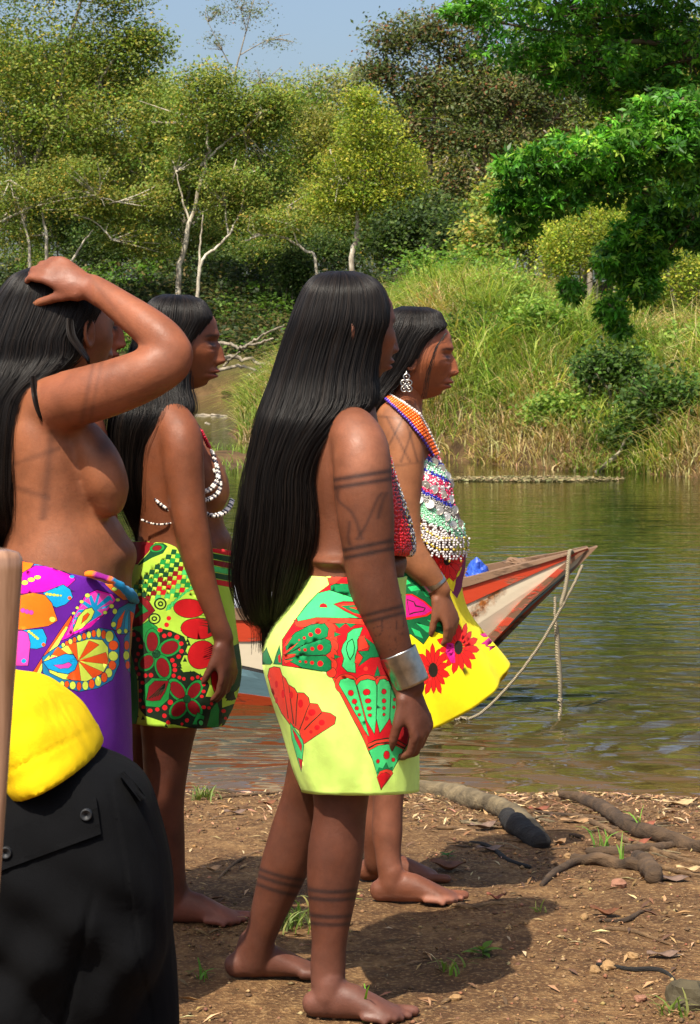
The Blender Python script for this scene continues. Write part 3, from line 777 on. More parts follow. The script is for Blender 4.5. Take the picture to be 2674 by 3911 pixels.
def fabric_material():
    m, nt, b = new_mat("printed_cotton")
    c = attr(nt)
    co = geopos(nt)
    v = ramp(nt, noise(nt, 22, 4, 0.6, co), [(0.3, 0.90), (0.7, 1.06)])
    nt.links.new(mixc(nt, 1.0, c, v, 'MULTIPLY'), b.inputs["Base Color"])
    b.inputs["Roughness"].default_value = 0.8
    b.inputs["Specular IOR Level"].default_value = 0.15
    b.inputs["Sheen Weight"].default_value = 0.08
    w = N_(nt, "TexWave"); w.inputs["Scale"].default_value = 320; w.bands_direction = 'Z'; nt.links.new(co, w.inputs["Vector"])
    bump(nt, b, math_(nt, 'ADD', math_(nt, 'MULTIPLY', noise(nt, 38, 4, 0.6, co), 2.0), math_(nt, 'MULTIPLY', w.outputs["Fac"], 0.2)), 0.35, 0.004)
    return m
m_fabric = fabric_material()

class Loft:
    """rows from top to bottom: (xL, yL, xR, yR, sag, half_depth_m, centre_depth) in picture pixels at that depth"""
    def __init__(s, rows, power=2.3, fold=None):
        s.rows = np.asarray(rows, float); s.power = power; s.fold = fold
        s.fine = catmull(s.rows, 160)
    def row(s, v):
        k = np.clip(np.asarray(v, float), 0, 1) * 159
        i = np.clip(np.floor(k).astype(int), 0, 158); f = (k - i)[..., None]
        return s.fine[i] * (1 - f) + s.fine[i + 1] * f
    def px(s, t, v):
        r = s.row(v)
        c, q = np.cos(t), np.sin(t)
        e = 2 / s.power
        C = np.sign(c) * np.abs(c) ** e; Q = np.sign(q) * np.abs(q) ** e
        k = 1.0 if s.fold is None else 1 + s.fold(t, v)
        xl, yl, xr, yr, sag, b, dc = [r[..., i] for i in range(7)]
        x = (xl + xr) / 2 + (xr - xl) / 2 * C
        y = (yl + yr) / 2 + (yr - yl) / 2 * C + sag * np.abs(Q)
        return x, y, dc - b * Q * k, k
    def world(s, t, v, off=0.0):
        x, y, dd, k = s.px(t, v)
        cx = (s.row(v)[..., 0] + s.row(v)[..., 2]) / 2
        x = cx + (x - cx) * (1 + (k - 1) * 0.6)
        P = np.stack([(x - CX) * dd / FPX, dd, CAMZ - (y - HY) * dd / FPX], -1)
        if np.any(off != 0.0):
            e = 2e-3
            r = s.row(v)
            cen = np.stack([((r[..., 0] + r[..., 2]) / 2 - CX) * r[..., 6] / FPX, r[..., 6], P[..., 2]], -1)
            n = P - cen; n[..., 2] = 0
            n /= np.linalg.norm(n, axis=-1)[..., None] + 1e-9
            P = P + n * np.asarray(off)[..., None]
        return P
    def invert(s, X, Y):
        """picture points -> (t, v) on the camera-facing half"""
        X = np.asarray(X, float); Y = np.asarray(Y, float)
        t = np.full(X.shape, np.pi / 2); v = np.full(X.shape, 0.5)
        top = s.rows[0, [1, 3]].mean(); bot = s.rows[-1, [1, 3]].mean() + s.rows[-1, 4]
        v = np.clip((Y - top) / (bot - top), 0, 1)
        for it in range(14):
            r = s.row(v)
            xl, yl, xr, yr, sag = [r[..., i] for i in range(5)]
            C = np.clip((2 * X - xl - xr) / (xr - xl), -1, 1)
            c = np.sign(C) * np.abs(C) ** (s.power / 2)
            t = np.arccos(np.clip(c, -1, 1))
            q = np.sin(t); Q = np.abs(q) ** (2 / s.power)
            yy = (yl + yr) / 2 + (yr - yl) / 2 * C + sag * Q
            v = np.clip(v + 0.8 * (Y - yy) / (bot - top), 0, 1)
        return t, v
    def shell(s, nt_=48, nv=40, off=0.0, cap=True):
        t = np.linspace(0, 2 * np.pi, nt_, endpoint=False); v = np.linspace(0, 1, nv)
        T, Vv = np.meshgrid(t, v)
        P = s.world(T, Vv, np.full(T.shape, off) if off else 0.0).reshape(-1, 3)
        Fs = [(i * nt_ + j, (i + 1) * nt_ + j, (i + 1) * nt_ + (j + 1) % nt_, i * nt_ + (j + 1) % nt_) for i in range(nv - 1) for j in range(nt_)]
        if cap:
            Fs.append(tuple(range(nt_))); Fs.append(tuple((nv - 1) * nt_ + j for j in range(nt_ - 1, -1, -1)))
        return P, Fs

def dens(poly, step):
    out = []
    n = len(poly)
    for i in range(n):
        a = np.array(poly[i], float); b_ = np.array(poly[(i + 1) % n], float)
        k = max(1, int(np.ceil(np.linalg.norm(b_ - a) / step)))
        for j in range(k): out.append(a + (b_ - a) * j / k)
    return np.array(out)

def inpoly(P, poly):
    x, y = P[:, 0], P[:, 1]
    ins = np.zeros(len(P), bool)
    j = len(poly) - 1
    for i in range(len(poly)):
        xi, yi = poly[i]; xj, yj = poly[j]
        if yi != yj:
            c = ((yi > y) != (yj > y)) & (x < (xj - xi) * (y - yi) / (yj - yi) + xi)
            ins ^= c
        j = i
    return ins

def printed_loft(name, loft, base, motifs, parent, mat=None, step=7.0, mirror=True, thick=0.0):
    """cloth on a loft; motifs = [(polygon in picture pixels, colour)] become edges of the mesh, so the print has true outlines"""
    Rm = float(np.mean(loft.rows[:, 2] - loft.rows[:, 0])) / 2 * 1.25
    top = loft.rows[0, [1, 3]].mean(); bot = loft.rows[-1, [1, 3]].mean() + loft.rows[-1, 4]
    Hh = (bot - top)
    U = 2 * np.pi * Rm
    polys = []
    for poly, c in motifs:
        pp = dens(poly, 5.0)
        t, v = loft.invert(pp[:, 0], pp[:, 1])
        q = np.stack([np.clip(t * Rm, 0.05, U / 2 - 0.05), np.clip(v, 0.0005, 0.9995) * Hh], -1)
        keep = np.r_[True, np.linalg.norm(np.diff(q, axis=0), axis=1) > 0.25]
        q = q[keep]
        if len(q) < 3: continue
        polys.append((q, c))
        if mirror:
            m_ = q.copy(); m_[:, 0] = U - m_[:, 0]
            polys.append((m_, c))
    pts = []; edges = []
    def addp(q):
        s0 = len(pts)
        pts.extend([tuple(p) for p in q])
        n = len(q)
        edges.extend([(s0 + i, s0 + (i + 1) % n) for i in range(n)])
    nu = int(U / step); nv = int(Hh / step)
    border = [(i * U / nu, 0) for i in range(nu)] + [(U, i * Hh / nv) for i in range(nv)] + [(U - i * U / nu, Hh) for i in range(nu)] + [(0, Hh - i * Hh / nv) for i in range(nv)]
    addp(border)
    for q, c in polys: addp(q)
    for i in range(1, nu):
        for j in range(1, nv):
            pts.append((i * U / nu + 0.31 * (j % 2), j * Hh / nv))
    vs, es, fs, *_ = delaunay_2d_cdt([Vector(p) for p in pts], edges, [], 1, 1e-3)
    P2 = np.array([(v[0], v[1]) for v in vs])
    Ft = np.array([f for f in fs if len(f) == 3])
    cen = P2[Ft].mean(1)
    colr = np.tile(np.array(base, float), (len(Ft), 1))
    for q, c in polys:
        lo, hi = q.min(0), q.max(0)
        m_ = np.where((cen[:, 0] >= lo[0]) & (cen[:, 0] <= hi[0]) & (cen[:, 1] >= lo[1]) & (cen[:, 1] <= hi[1]))[0]
        if len(m_) == 0: continue
        ins = inpoly(cen[m_], q)
        colr[m_[ins]] = c
    t = np.clip(P2[:, 0] / Rm, 0, 2 * np.pi); v = np.clip(P2[:, 1] / Hh, 0, 1)
    W3 = loft.world(t, v)
    # weld the seam
    right = P2[:, 0] > U - 1e-3
    if right.any():
        li = np.where(P2[:, 0] < 1e-3)[0]
        mp = np.arange(len(P2))
        for k in np.where(right)[0]:
            mp[k] = li[np.argmin(np.abs(P2[li, 1] - P2[k, 1]))]
        Ft = mp[Ft]
        okf = (Ft[:, 0] != Ft[:, 1]) & (Ft[:, 1] != Ft[:, 2]) & (Ft[:, 0] != Ft[:, 2])
        Ft = Ft[okf]; colr = colr[okf]
    o = mesh_np(name, W3, Ft[:, ::-1], mat or m_fabric, parent)
    a = o.data.attributes.new("col", 'FLOAT_COLOR', 'CORNER')
    c4 = np.ones((len(Ft) * 3, 4), np.float32); c4[:, :3] = np.repeat(colr, 3, 0)
    a.data.foreach_set("color", c4.ravel())
    if thick:
        md = o.modifiers.new("thickness", 'SOLIDIFY'); md.thickness = thick; md.offset = -1
    return o

# ---- motif drawing, in a zoomed frame (x0, y0, k): picture = x0 + X * k
class Draw:
    def __init__(s, x0, y0, k): s.o = (x0, y0, k); s.m = []
    def poly(s, pts, c, line=None, lw=6):
        pts = np.array(pts, float)
        if line is not None:
            s.m.append((s._t(s._grow(pts, lw)), line))
        s.m.append((s._t(pts), c)); return s
    def _grow(s, pts, w):
        n = len(pts); A = 0.5 * np.sum(pts[:, 0] * np.roll(pts[:, 1], -1) - np.roll(pts[:, 0], -1) * pts[:, 1])
        out = []
        for i in range(n):
            a, b_, c = pts[i - 1], pts[i], pts[(i + 1) % n]
            e1 = (b_ - a) / (np.linalg.norm(b_ - a) + 1e-9); e2 = (c - b_) / (np.linalg.norm(c - b_) + 1e-9)
            n1 = np.array([e1[1], -e1[0]]); n2 = np.array([e2[1], -e2[0]])
            m_ = n1 + n2; m_ /= np.linalg.norm(m_) + 1e-9
            k = 1 / max(0.45, m_ @ n1)
            out.append(b_ + (1 if A > 0 else -1) * m_ * w * k)
        return np.array(out)
    def _t(s, p): return np.stack([s.o[0] + p[:, 0] * s.o[2], s.o[1] + p[:, 1] * s.o[2]], -1)
    def ell(s, cx, cy, rx_, ry_, c, rot=0, line=None, lw=6, n=18):
        a = np.linspace(0, 2 * np.pi, n, endpoint=False); r = R(rot)
        x = rx_ * np.cos(a); y = ry_ * np.sin(a)
        return s.poly(np.stack([cx + x * math.cos(r) - y * math.sin(r), cy + x * math.sin(r) + y * math.cos(r)], -1), c, line, lw)
    def dots(s, L, c, line=None, lw=4):
        for q in L: s.ell(q[0], q[1], q[2], q[3] if len(q) > 3 else q[2], c, 0, line, lw, 12)
        return s
    def flower(s, cx, cy, rx_, ry_, n, c, line, core, crx, cry, rot=0, wid=1.0):
        for i in range(n):
            a = 2 * np.pi * i / n + rot
            da = np.pi / n * 1.05 * wid
            f = 1.0 - 0.12 * (i % 2)
            pts = [(cx + crx * .5 * math.cos(a), cy + cry * .5 * math.sin(a)),
                   (cx + rx_ * .62 * f * math.cos(a - da), cy + ry_ * .62 * f * math.sin(a - da)), (cx + rx_ * .86 * f * math.cos(a - da * .55), cy + ry_ * .86 * f * math.sin(a - da * .55)),
                   (cx + rx_ * f * math.cos(a), cy + ry_ * f * math.sin(a)),
                   (cx + rx_ * .86 * f * math.cos(a + da * .55), cy + ry_ * .86 * f * math.sin(a + da * .55)), (cx + rx_ * .62 * f * math.cos(a + da), cy + ry_ * .62 * f * math.sin(a + da))]
            s.poly(pts, c, line, 5)
        s.ell(cx, cy, crx, cry, core)
        return s

# ---- bodies
class Body:
    """overlapping closed solids, fused into one continuous skin"""
    def __init__(s, d): s.d = d; s.v = []; s.f = []; s.n = 0; s.heads = []
    def add(s, V, Fs):
        s.v.append(np.asarray(V, float)); s.f.extend([tuple(int(i) + s.n for i in f) for f in Fs]); s.n += len(V)
    def limb(s, pts, n=None, seg=22, power=2.0, up=(0, 1, 0), cap='round'):
        """pts: (px, py, dy, r_across_px, r_depth_px)"""
        A = np.array(pts, float)
        A = catmull(A, n or max(8, 5 * len(A)))
        dd = s.d + A[:, 2]
        P = np.stack([(A[:, 0] - CX) * dd / FPX, dd, CAMZ - (A[:, 1] - HY) * dd / FPX], -1)
        sc = s.d / FPX
        V, Fs = tube(P, A[:, 3] * sc, A[:, 4] * sc, seg=seg, up=up, power=power, cap=cap)
        s.add(V, Fs)
    def ball(s, px, py, dy, rx_, ry_, rd, rot=0):
        n = 24; m_ = 16
        th = np.linspace(0, np.pi, m_); ph = np.linspace(0, 2 * np.pi, n, endpoint=False)
        sc = s.d / FPX; c = np.array(Wp(px, py, s.d + dy))
        V = []
        for a in th:
            for b_ in ph:
                x = rx_ * math.sin(a) * math.cos(b_); z = ry_ * math.cos(a); y = rd * math.sin(a) * math.sin(b_)
                r = R(rot)
                V.append(c + sc * np.array([x * math.cos(r) - z * math.sin(r), y, x * math.sin(r) + z * math.cos(r)]))
        Fs = [(i * n + j, i * n + (j + 1) % n, (i + 1) * n + (j + 1) % n, (i + 1) * n + j) for i in range(m_ - 1) for j in range(n)]
        s.add(V, Fs)
    def wtube(s, P, r, seg=12, ru=None, up=(0, 1, 0)):
        V, Fs = tube(np.asarray(P, float), r, ru, seg=seg, up=up); s.add(V, Fs)
    def fuse(s, voxel=0.0045, smooth=5, factor=0.5, extra=None):
        me = bpy.data.meshes.new("tmp"); me.from_pydata([tuple(v) for v in np.vstack(s.v)], [], s.f); me.update()
        o = bpy.data.objects.new("tmp", me); COL.objects.link(o)
        m1 = o.modifiers.new("r", 'REMESH'); m1.mode = 'VOXEL'; m1.voxel_size = voxel; m1.adaptivity = 0
        m2 = o.modifiers.new("s", 'SMOOTH'); m2.factor = factor; m2.iterations = smooth
        dg = bpy.context.evaluated_depsgraph_get(); ev = o.evaluated_get(dg)
        me2 = ev.to_mesh()
        nv = len(me2.vertices); V = np.zeros(nv * 3, np.float32); me2.vertices.foreach_get("co", V)
        npol = len(me2.polygons)
        lt = np.zeros(npol, np.int32); me2.polygons.foreach_get("loop_total", lt)
        li = np.zeros(len(me2.loops), np.int32); me2.loops.foreach_get("vertex_index", li)
        ev.to_mesh_clear()
        bpy.data.objects.remove(o); bpy.data.meshes.remove(me)
        if (lt == 4).all(): Fq = li.reshape(-1, 4)
        else:
            st = np.r_[0, np.cumsum(lt)[:-1]]; q = lt == 4
            Fq = np.stack([li[st[q] + k] for k in range(4)], -1)
        V = V.reshape(-1, 3).astype(float)
        if extra is not None:                 # more smoothing where a weight function of the picture point asks for it
            px = CX + V[:, 0] * FPX / V[:, 1]; py = HY - (V[:, 2] - CAMZ) * FPX / V[:, 1]
            w = extra(px, py, V)[:, None]
            a = np.r_[Fq[:, 0], Fq[:, 1], Fq[:, 2], Fq[:, 3]]; b_ = np.r_[Fq[:, 1], Fq[:, 2], Fq[:, 3], Fq[:, 0]]
            cnt = np.bincount(a, minlength=nv) + np.bincount(b_, minlength=nv) + 1e-9
            for _ in range(26):
                A = np.stack([np.bincount(a, V[b_, k], nv) + np.bincount(b_, V[a, k], nv) for k in range(3)], -1) / cnt[:, None]
                V = V + w * .6 * (A - V)
        for HV, HF in s.heads:                # the finely modelled head closes over the top of the neck
            Fq = np.vstack([Fq, np.array(HF) + len(V)]); V = np.vstack([V, HV])
        return V, Fq

def head_verts(nose=1.0, jaw=1.0, size=1.0, res=(180, 140)):
    """a head facing +X, about 0.22 m tall, centre at the origin between the ears"""
    n, m_ = res
    th = np.linspace(0.0, np.pi, m_); u = np.linspace(0, 2 * np.pi, n, endpoint=False); ph = u - 0.42 * np.sin(u)      # rows crowd toward the face
    T, Ph = np.meshgrid(th, ph, indexing='ij')
    X = 0.093 * np.sin(T) * np.cos(Ph); Y = 0.073 * np.sin(T) * np.sin(Ph); Z = 0.112 * np.cos(T)
    lowf = sstep(0.02, -0.11, Z)
    Y = Y * (1 - 0.34 * lowf * sstep(-0.02, 0.08, X))
    back = sstep(0.0, -0.06, X)
    X = X + 0.035 * back * sstep(-0.03, -0.11, Z)            # skull rises at the nape
    front = sstep(0.02, 0.07, X)
    X = X + front * (0.015 * sstep(-0.02, -0.09, Z))          # the jaw comes forward
    g = lambda y0, z0, sy, sz: np.exp(-((Y - y0) / sy) ** 2 - ((Z - z0) / sz) ** 2)
    fm = front
    dX = np.zeros_like(X)
    dX += 0.0045 * g(0, 0.028, 0.05, 0.011) + 0.008 * g(0, 0.066, 0.06, 0.026)
    for s_ in (-1, 1):
        dX -= 0.0105 * g(s_ * 0.031, 0.008, 0.014, 0.0105)
        dX += 0.0075 * g(s_ * 0.032, 0.003, 0.0125, 0.0066)          # the lids over the eye
        dX -= 0.0022 * g(s_ * 0.032, 0.0115, 0.014, 0.0018)          # crease above the lid
        dX -= 0.0028 * g(s_ * 0.032, 0.0035, 0.0115, 0.0014)         # the slit between the lids
        dX -= 0.0016 * g(s_ * 0.032, -0.0075, 0.014, 0.0022)         # below the eye
        dX += 0.0075 * g(s_ * 0.0135, -0.0365, 0.0060, 0.0068) * nose  # nostril wings
        dX -= 0.0060 * g(s_ * 0.0070, -0.0445, 0.0035, 0.0028) * nose  # nostrils
        dX += 0.0055 * g(s_ * 0.043, -0.018, 0.016, 0.016)
        fold_ = np.exp(-((np.abs(Y) - (0.019 - 0.45 * (Z + 0.040))) / 0.003) ** 2) * sstep(-0.075, -0.06, Z) * sstep(-0.030, -0.040, Z)
        dX -= 0.0013 * fold_ * (np.sign(Y) == s_)
        dX -= 0.003 * g(s_ * 0.036, -0.060, 0.012, 0.016)
    prof = np.interp(Z, [-0.050, -0.0455, -0.041, -0.034, -0.020, 0.0, 0.016, 0.03], [0, 0.004, 0.0165, 0.0225, 0.0165, 0.0085, 0.003, 0]) * nose
    wid = np.interp(Z, [-0.045, -0.034, 0.0, 0.016], [0.0125, 0.0125, 0.0085, 0.0085])
    dX += prof * np.exp(-(np.abs(Y) / wid) ** 2.4)
    dX -= 0.0055 * g(0, 0.013, 0.016, 0.009)
    lipw = np.exp(-(Y / 0.0245) ** 4)
    dX += lipw * (0.0085 * np.exp(-((Z + 0.0592) / 0.0050) ** 2) + 0.0085 * np.exp(-((Z + 0.0722) / 0.0056) ** 2) - 0.0055 * np.exp(-((Z + 0.0655) / 0.0020) ** 2))
    dX += 0.0045 * g(0, -0.063, 0.032, 0.018)
    dX -= 0.0012 * g(0, -0.052, 0.0035, 0.006)                        # groove under the nose
    dX -= 0.0055 * g(0, -0.0835, 0.024, 0.0055)
    dX += 0.0085 * g(0, -0.099, 0.022, 0.011) * jaw
    X = X + dX * fm
    Y = Y + np.sign(Y) * 0.004 * np.exp(-((X - 0.045) / 0.025) ** 2 - ((Z + 0.012) / 0.022) ** 2)
    V = np.stack([X, Y, Z], -1).reshape(-1, 3) * size
    Fs = [(i * n + j, (i + 1) * n + j, (i + 1) * n + (j + 1) % n, i * n + (j + 1) % n) for i in range(m_ - 1) for j in range(n)]
    return V, Fs

def add_head(B, px, py, dy, yaw=0, pitch=0, roll=0, size=1.0, ears=True, nose=1.0, jaw=1.0, res=(180, 140)):
    M = Matrix.Translation(Wp(px, py, B.d + dy)) @ Matrix.Rotation(R(yaw), 4, 'Z') @ Matrix.Rotation(R(-pitch), 4, 'Y') @ Matrix.Rotation(R(roll), 4, 'X')
    V, Fs = head_verts(nose, jaw, size, res)
    Mn = np.array(M)
    B.heads.append((V @ Mn[:3, :3].T + Mn[:3, 3], Fs))
    if ears:
        for s_ in (-1, 1):
            a = np.linspace(0, 2 * np.pi, 15)[:-1]
            P = np.stack([-0.012 + 0.015 * np.cos(a) - 0.004 * np.sin(a), s_ * (0.074 + 0.006 * (1 - np.cos(a))) * np.ones_like(a), -0.006 + 0.028 * np.sin(a)], -1) * size
            P = np.vstack([P, P[:2]])
            Vt, Ft = tube(P @ Mn[:3, :3].T + Mn[:3, 3], 0.0055 * size, seg=8)
            B.add(Vt, Ft)
            P = np.array([(-0.012, s_ * .071, -.02), (-0.010, s_ * .075, -.004), (-0.012, s_ * .071, .012)]) * size
            Vt, Ft = tube(P @ Mn[:3, :3].T + Mn[:3, 3], 0.010 * size, 0.005 * size, seg=8); B.add(Vt, Ft)
    return Mn

def add_hand(B, wrist, fwd, palm, size=1.0, curl=(25, 40, 30), spread=1.0, thumb_side=1, thumb=(35, 20), fist=None):
    """fwd: wrist to knuckles; palm: the way the palm faces; thumb_side: +1 or -1 across"""
    f = np.array(fwd, float); f /= np.linalg.norm(f)
    p = np.array(palm, float); p -= f * (p @ f); p /= np.linalg.norm(p)
    a = np.cross(f, p) * thumb_side
    w = np.array(wrist, float)
    k = size
    L = lambda x, y, z: w + k * (x * f + y * a + z * p)
    P = np.array([L(-.03, 0, 0), L(0, 0, 0), L(.03, 0.002, 0), L(.06, 0.001, 0.001), L(.085, 0, 0.002)])
    B.wtube(P, np.array([.022, .024, .033, .038, .034]) * k, seg=16, ru=np.array([.019, .018, .016, .015, .011]) * k, up=p)
    B.wtube(np.array([L(.012, .022, .006), L(.045, .03, .010)]), np.array([.016, .013]) * k, seg=10)
    roots = [(.086, .0285, .076), (.091, .0095, .084), (.088, -.010, .078), (.081, -.0275, .062)]
    for i, (x, y, ln) in enumerate(roots):
        base = L(x - .02, y, 0); q = L(x, y, 0.001)
        pts = [base, q]; ang = 0
        spr = (y * 2.2) * spread
        for j, seg_ in enumerate((0.46, 0.30, 0.24)):
            ang += (curl[j] if fist is None else fist[j]) * (1 + .10 * (i - 1.2))
            dirv = f * math.cos(R(ang)) + p * math.sin(R(ang)) + a * spr * math.cos(R(ang))
            q = q + k * ln * seg_ * dirv / np.linalg.norm(dirv)
            pts.append(q)
        B.wtube(np.array(pts), np.array([.0095, .0098, .0088, .0080, .0064]) * k, seg=10)
    q = L(.018, .026, .006); pts = [L(.0, .012, .004), q]; ang = thumb[0]
    for j, ln in enumerate((.040, .034, .028)):
        dirv = f * math.cos(R(ang)) + a * math.sin(R(ang)) + p * (.35 + .25 * j)
        q = q + k * ln * dirv / np.linalg.norm(dirv); pts.append(q); ang -= thumb[1]
    B.wtube(np.array(pts), np.array([.013, .0125, .0108, .0098, .0078]) * k, seg=10)

def add_foot(B, heel, yaw=0, length=0.22, lift=0.0, ankle_h=0.085, side=1):
    """heel: world point on the ground under the back of the heel; the foot runs along yaw"""
    c, s_ = math.cos(R(yaw)), math.sin(R(yaw))
    L = length
    h = np.array(heel, float)
    def G(x, y, z): return h + np.array([x * c - y * s_, x * s_ + y * c, z])
    rows = [(.028, 0, .028, .024, .027), (.055, 0, .036, .028, .035), (.085, 0, .039, .030, .038), (.11, .001, .035, .032, .034), (.14, .002, .027, .036, .026), (.165, .003, .020, .041, .019), (.185, .003, .015, .041, .014), (.195, .002, .012, .036, .011)]
    P = np.array([G(r[0] * L / .22, r[1], r[2]) for r in rows])
    V, Fs = tube(P, np.array([r[3] for r in rows]), np.array([r[4] for r in rows]), seg=18, up=(0, 0, 1)); B.add(V, Fs)
    B.wtube(np.array([G(.058, 0, .045), G(.06, 0, .075)]), [.032, .030], seg=14)
    for i, (y, ln, r) in enumerate([(.030, .036, .0125), (.011, .034, .0092), (-.005, .031, .0088), (-.020, .027, .0084), (-.033, .022, .008)]):
        y = y * side
        x0 = (.192 - .010 * (i if i else .3)) * L / .22
        B.wtube(np.array([G(x0 - .02, y * 1.0, .014), G(x0 + ln * .55, y * 1.12, .013), G(x0 + ln, y * 1.16, r * .9)]), [r, r * .95, r * .95], seg=10)

SKIN_A = np.array(srgb(110, 65, 44)); SKIN_D = np.array(srgb(140, 86, 57)); SKIN_L = np.array(srgb(146, 94, 61)); SKIN_C = np.array(srgb(122, 70, 44))
INK = np.array(srgb(40, 27, 26))

def face_paint(V, col, Mn, size=1.0):
    inv = np.linalg.inv(Mn)
    L = (V @ inv[:3, :3].T + inv[:3, 3]) / size
    x, y, z = L[:, 0], L[:, 1], L[:, 2]
    fr = (x > 0.045) & (np.abs(z) < 0.13) & (np.abs(y) < 0.08)
    g = lambda y0, z0, sy, sz: np.exp(-((np.abs(y) - y0) / sy) ** 2 - ((z - z0) / sz) ** 2)
    def blend(w, c):
        w = np.clip(w, 0, 1) * fr
        col[:] = col * (1 - w[:, None]) + np.array(c) * w[:, None]
    ay = np.abs(y)
    browz = 0.0235 + 0.10 * np.clip(ay - .018, 0, .02) - 0.35 * np.clip(ay - .040, 0, 1)
    blend(0.85 * np.exp(-((z - browz) / 0.0034) ** 2) * sstep(.010, .018, ay) * sstep(.056, .046, ay), srgb(30, 22, 19))
    blend(0.45 * g(0.031, 0.004, 0.018, 0.011), srgb(92, 52, 38))
    eye = np.exp(-((ay - .032) / .0125) ** 4)
    blend(0.85 * eye * np.exp(-((z - 0.0018) / 0.0026) ** 2), srgb(104, 86, 76))
    blend(1.2 * np.exp(-((ay - .033) / .0048) ** 4) * np.exp(-((z - 0.0018) / 0.0030) ** 4), srgb(16, 11, 9))
    blend(1.2 * np.exp(-((ay - .033) / .0150) ** 4) * np.exp(-((z - 0.0052) / 0.0017) ** 2), srgb(14, 10, 9))
    blend(0.5 * eye * np.exp(-((z + 0.0015) / 0.0012) ** 2), srgb(50, 30, 24))
    lm = np.exp(-(y / 0.0245) ** 4) * (x > .072)
    blend(0.72 * lm * np.exp(-((z + 0.0590) / 0.0046) ** 4), srgb(122, 60, 52))
    blend(0.72 * lm * np.exp(-((z + 0.0722) / 0.0054) ** 4), srgb(136, 70, 60))
    blend(0.95 * lm * np.exp(-((z + 0.0655) / 0.0017) ** 2), srgb(46, 22, 20))
    blend(0.9 * np.exp(-((ay - .0070) / .0035) ** 2 - ((z + .0455) / .0026) ** 2) * (x > .085), srgb(44, 22, 18))
    blend(0.25 * g(0.042, -0.020, 0.02, 0.018), srgb(196, 112, 74))
    blend(0.30 * np.exp(-((ay - (0.019 - 0.45 * (z + 0.040))) / 0.0025) ** 2) * sstep(-0.075, -0.06, z) * sstep(-0.030, -0.040, z), srgb(80, 42, 30))

def drape(V, px, py, d, lift=.004, r=3.0):
    """depth of the skin nearest the camera under picture points"""
    vx = CX + V[:, 0] * FPX / V[:, 1]; vy = HY - (V[:, 2] - CAMZ) * FPX / V[:, 1]
    out = []
    for x, y in zip(px, py):
        m_ = (np.abs(vx - x) < r) & (np.abs(vy - y) < r)
        out.append(V[m_, 1].min() - lift if m_.any() else np.nan)
    out = np.array(out); k = np.arange(len(out)); ok = ~np.isnan(out)
    return np.interp(k, k[ok], out[ok]) if ok.any() else np.full(len(px), d)

def person_root(px, py, d, label):
    p = Wp(px, py, d)
    r = empty("person", (p.x, d, gz(p.x, d)))
    tag(r, label, "person")
    return r

def strands(name, curves, radius, parent, mat=None):
    """curves: (n, k, 3) array -> hair curves"""
    n, k, _ = curves.shape
    hc = bpy.data.hair_curves.new(name)
    hc.add_curves([k] * n)
    loc = np.array(parent.location)
    if parent.parent is not None: loc = loc + np.array(parent.parent.location)
    hc.position_data.foreach_set("vector", (curves.reshape(-1, 3) - loc).astype(np.float32).ravel())
    a = hc.attributes.get("radius") or hc.attributes.new("radius", 'FLOAT', 'POINT')
    rad = radius * np.tile(np.linspace(1.0, 0.45, k), n)
    a.data.foreach_set("value", rad.astype(np.float32))
    hc.materials.append(mat or m_strand)
    o = bpy.data.objects.new(name, hc)
    COL.objects.link(o); o.parent = parent
    return o

def hair_on_loft(loft, parent, n, k=26, t_range=(0, 2 * np.pi), vend=(0.8, 1.02), radius=0.0006, wave=0.03, out=(0.0, 0.007), vstart=(0.0, 0.08), stray=0.03, shell_off=-0.006, shell_end=.9, voxel=None, name="hair"):
    V, Fs = loft.shell(56, 60, shell_off)
    nk = int(60 * shell_end); V = V[:nk * 56]; Fs = [f for f in Fs if len(f) == 4 and max(f) < nk * 56] + [tuple(range(56)), tuple((nk - 1) * 56 + j for j in range(55, -1, -1))]
    sh = mesh_np(name, V, Fs, m_hair, parent)
    t0 = rng.uniform(t_range[0], t_range[1], n)
    v0 = rng.uniform(vstart[0], vstart[1], n); v1 = rng.uniform(vend[0], vend[1], n)
    s_ = np.linspace(0, 1, k)
    v = v0[:, None] + (v1 - v0)[:, None] * s_[None]
    ph = rng.uniform(0, 6.28, n)
    t = t0[:, None] + wave * np.sin(3.0 * v + ph[:, None]) * s_[None] + 0.02 * vnoise(t0[:, None] * 3 + 0 * v, v * 2.0, 5) * s_[None] + 0.02 * rng.normal(size=(n, 1)) * s_[None] ** 1.5
    t = t + 0.012 * vnoise(t0[:, None] * 91 + 0 * v, v * 5.0, 15)
    off = rng.uniform(out[0], out[1], n)[:, None] * np.sin(np.pi * np.clip(s_ * .9 + .1, 0, 1))[None] ** .5
    off = off + rng.normal(size=(n, 1)) * .006 * np.clip(s_ - .6, 0, 1)[None]
    st = rng.random(n) < stray
    off = off + np.where(st[:, None], 0.026 * s_[None] ** 1.5 * rng.random((n, 1)), 0)
    P = loft.world(t, np.clip(v, 0, 1), off)
    over = np.clip(v - 1, 0, None)
    P[..., 2] -= over * 0.8
    strands("hair_strands", P, radius, sh)
    return sh
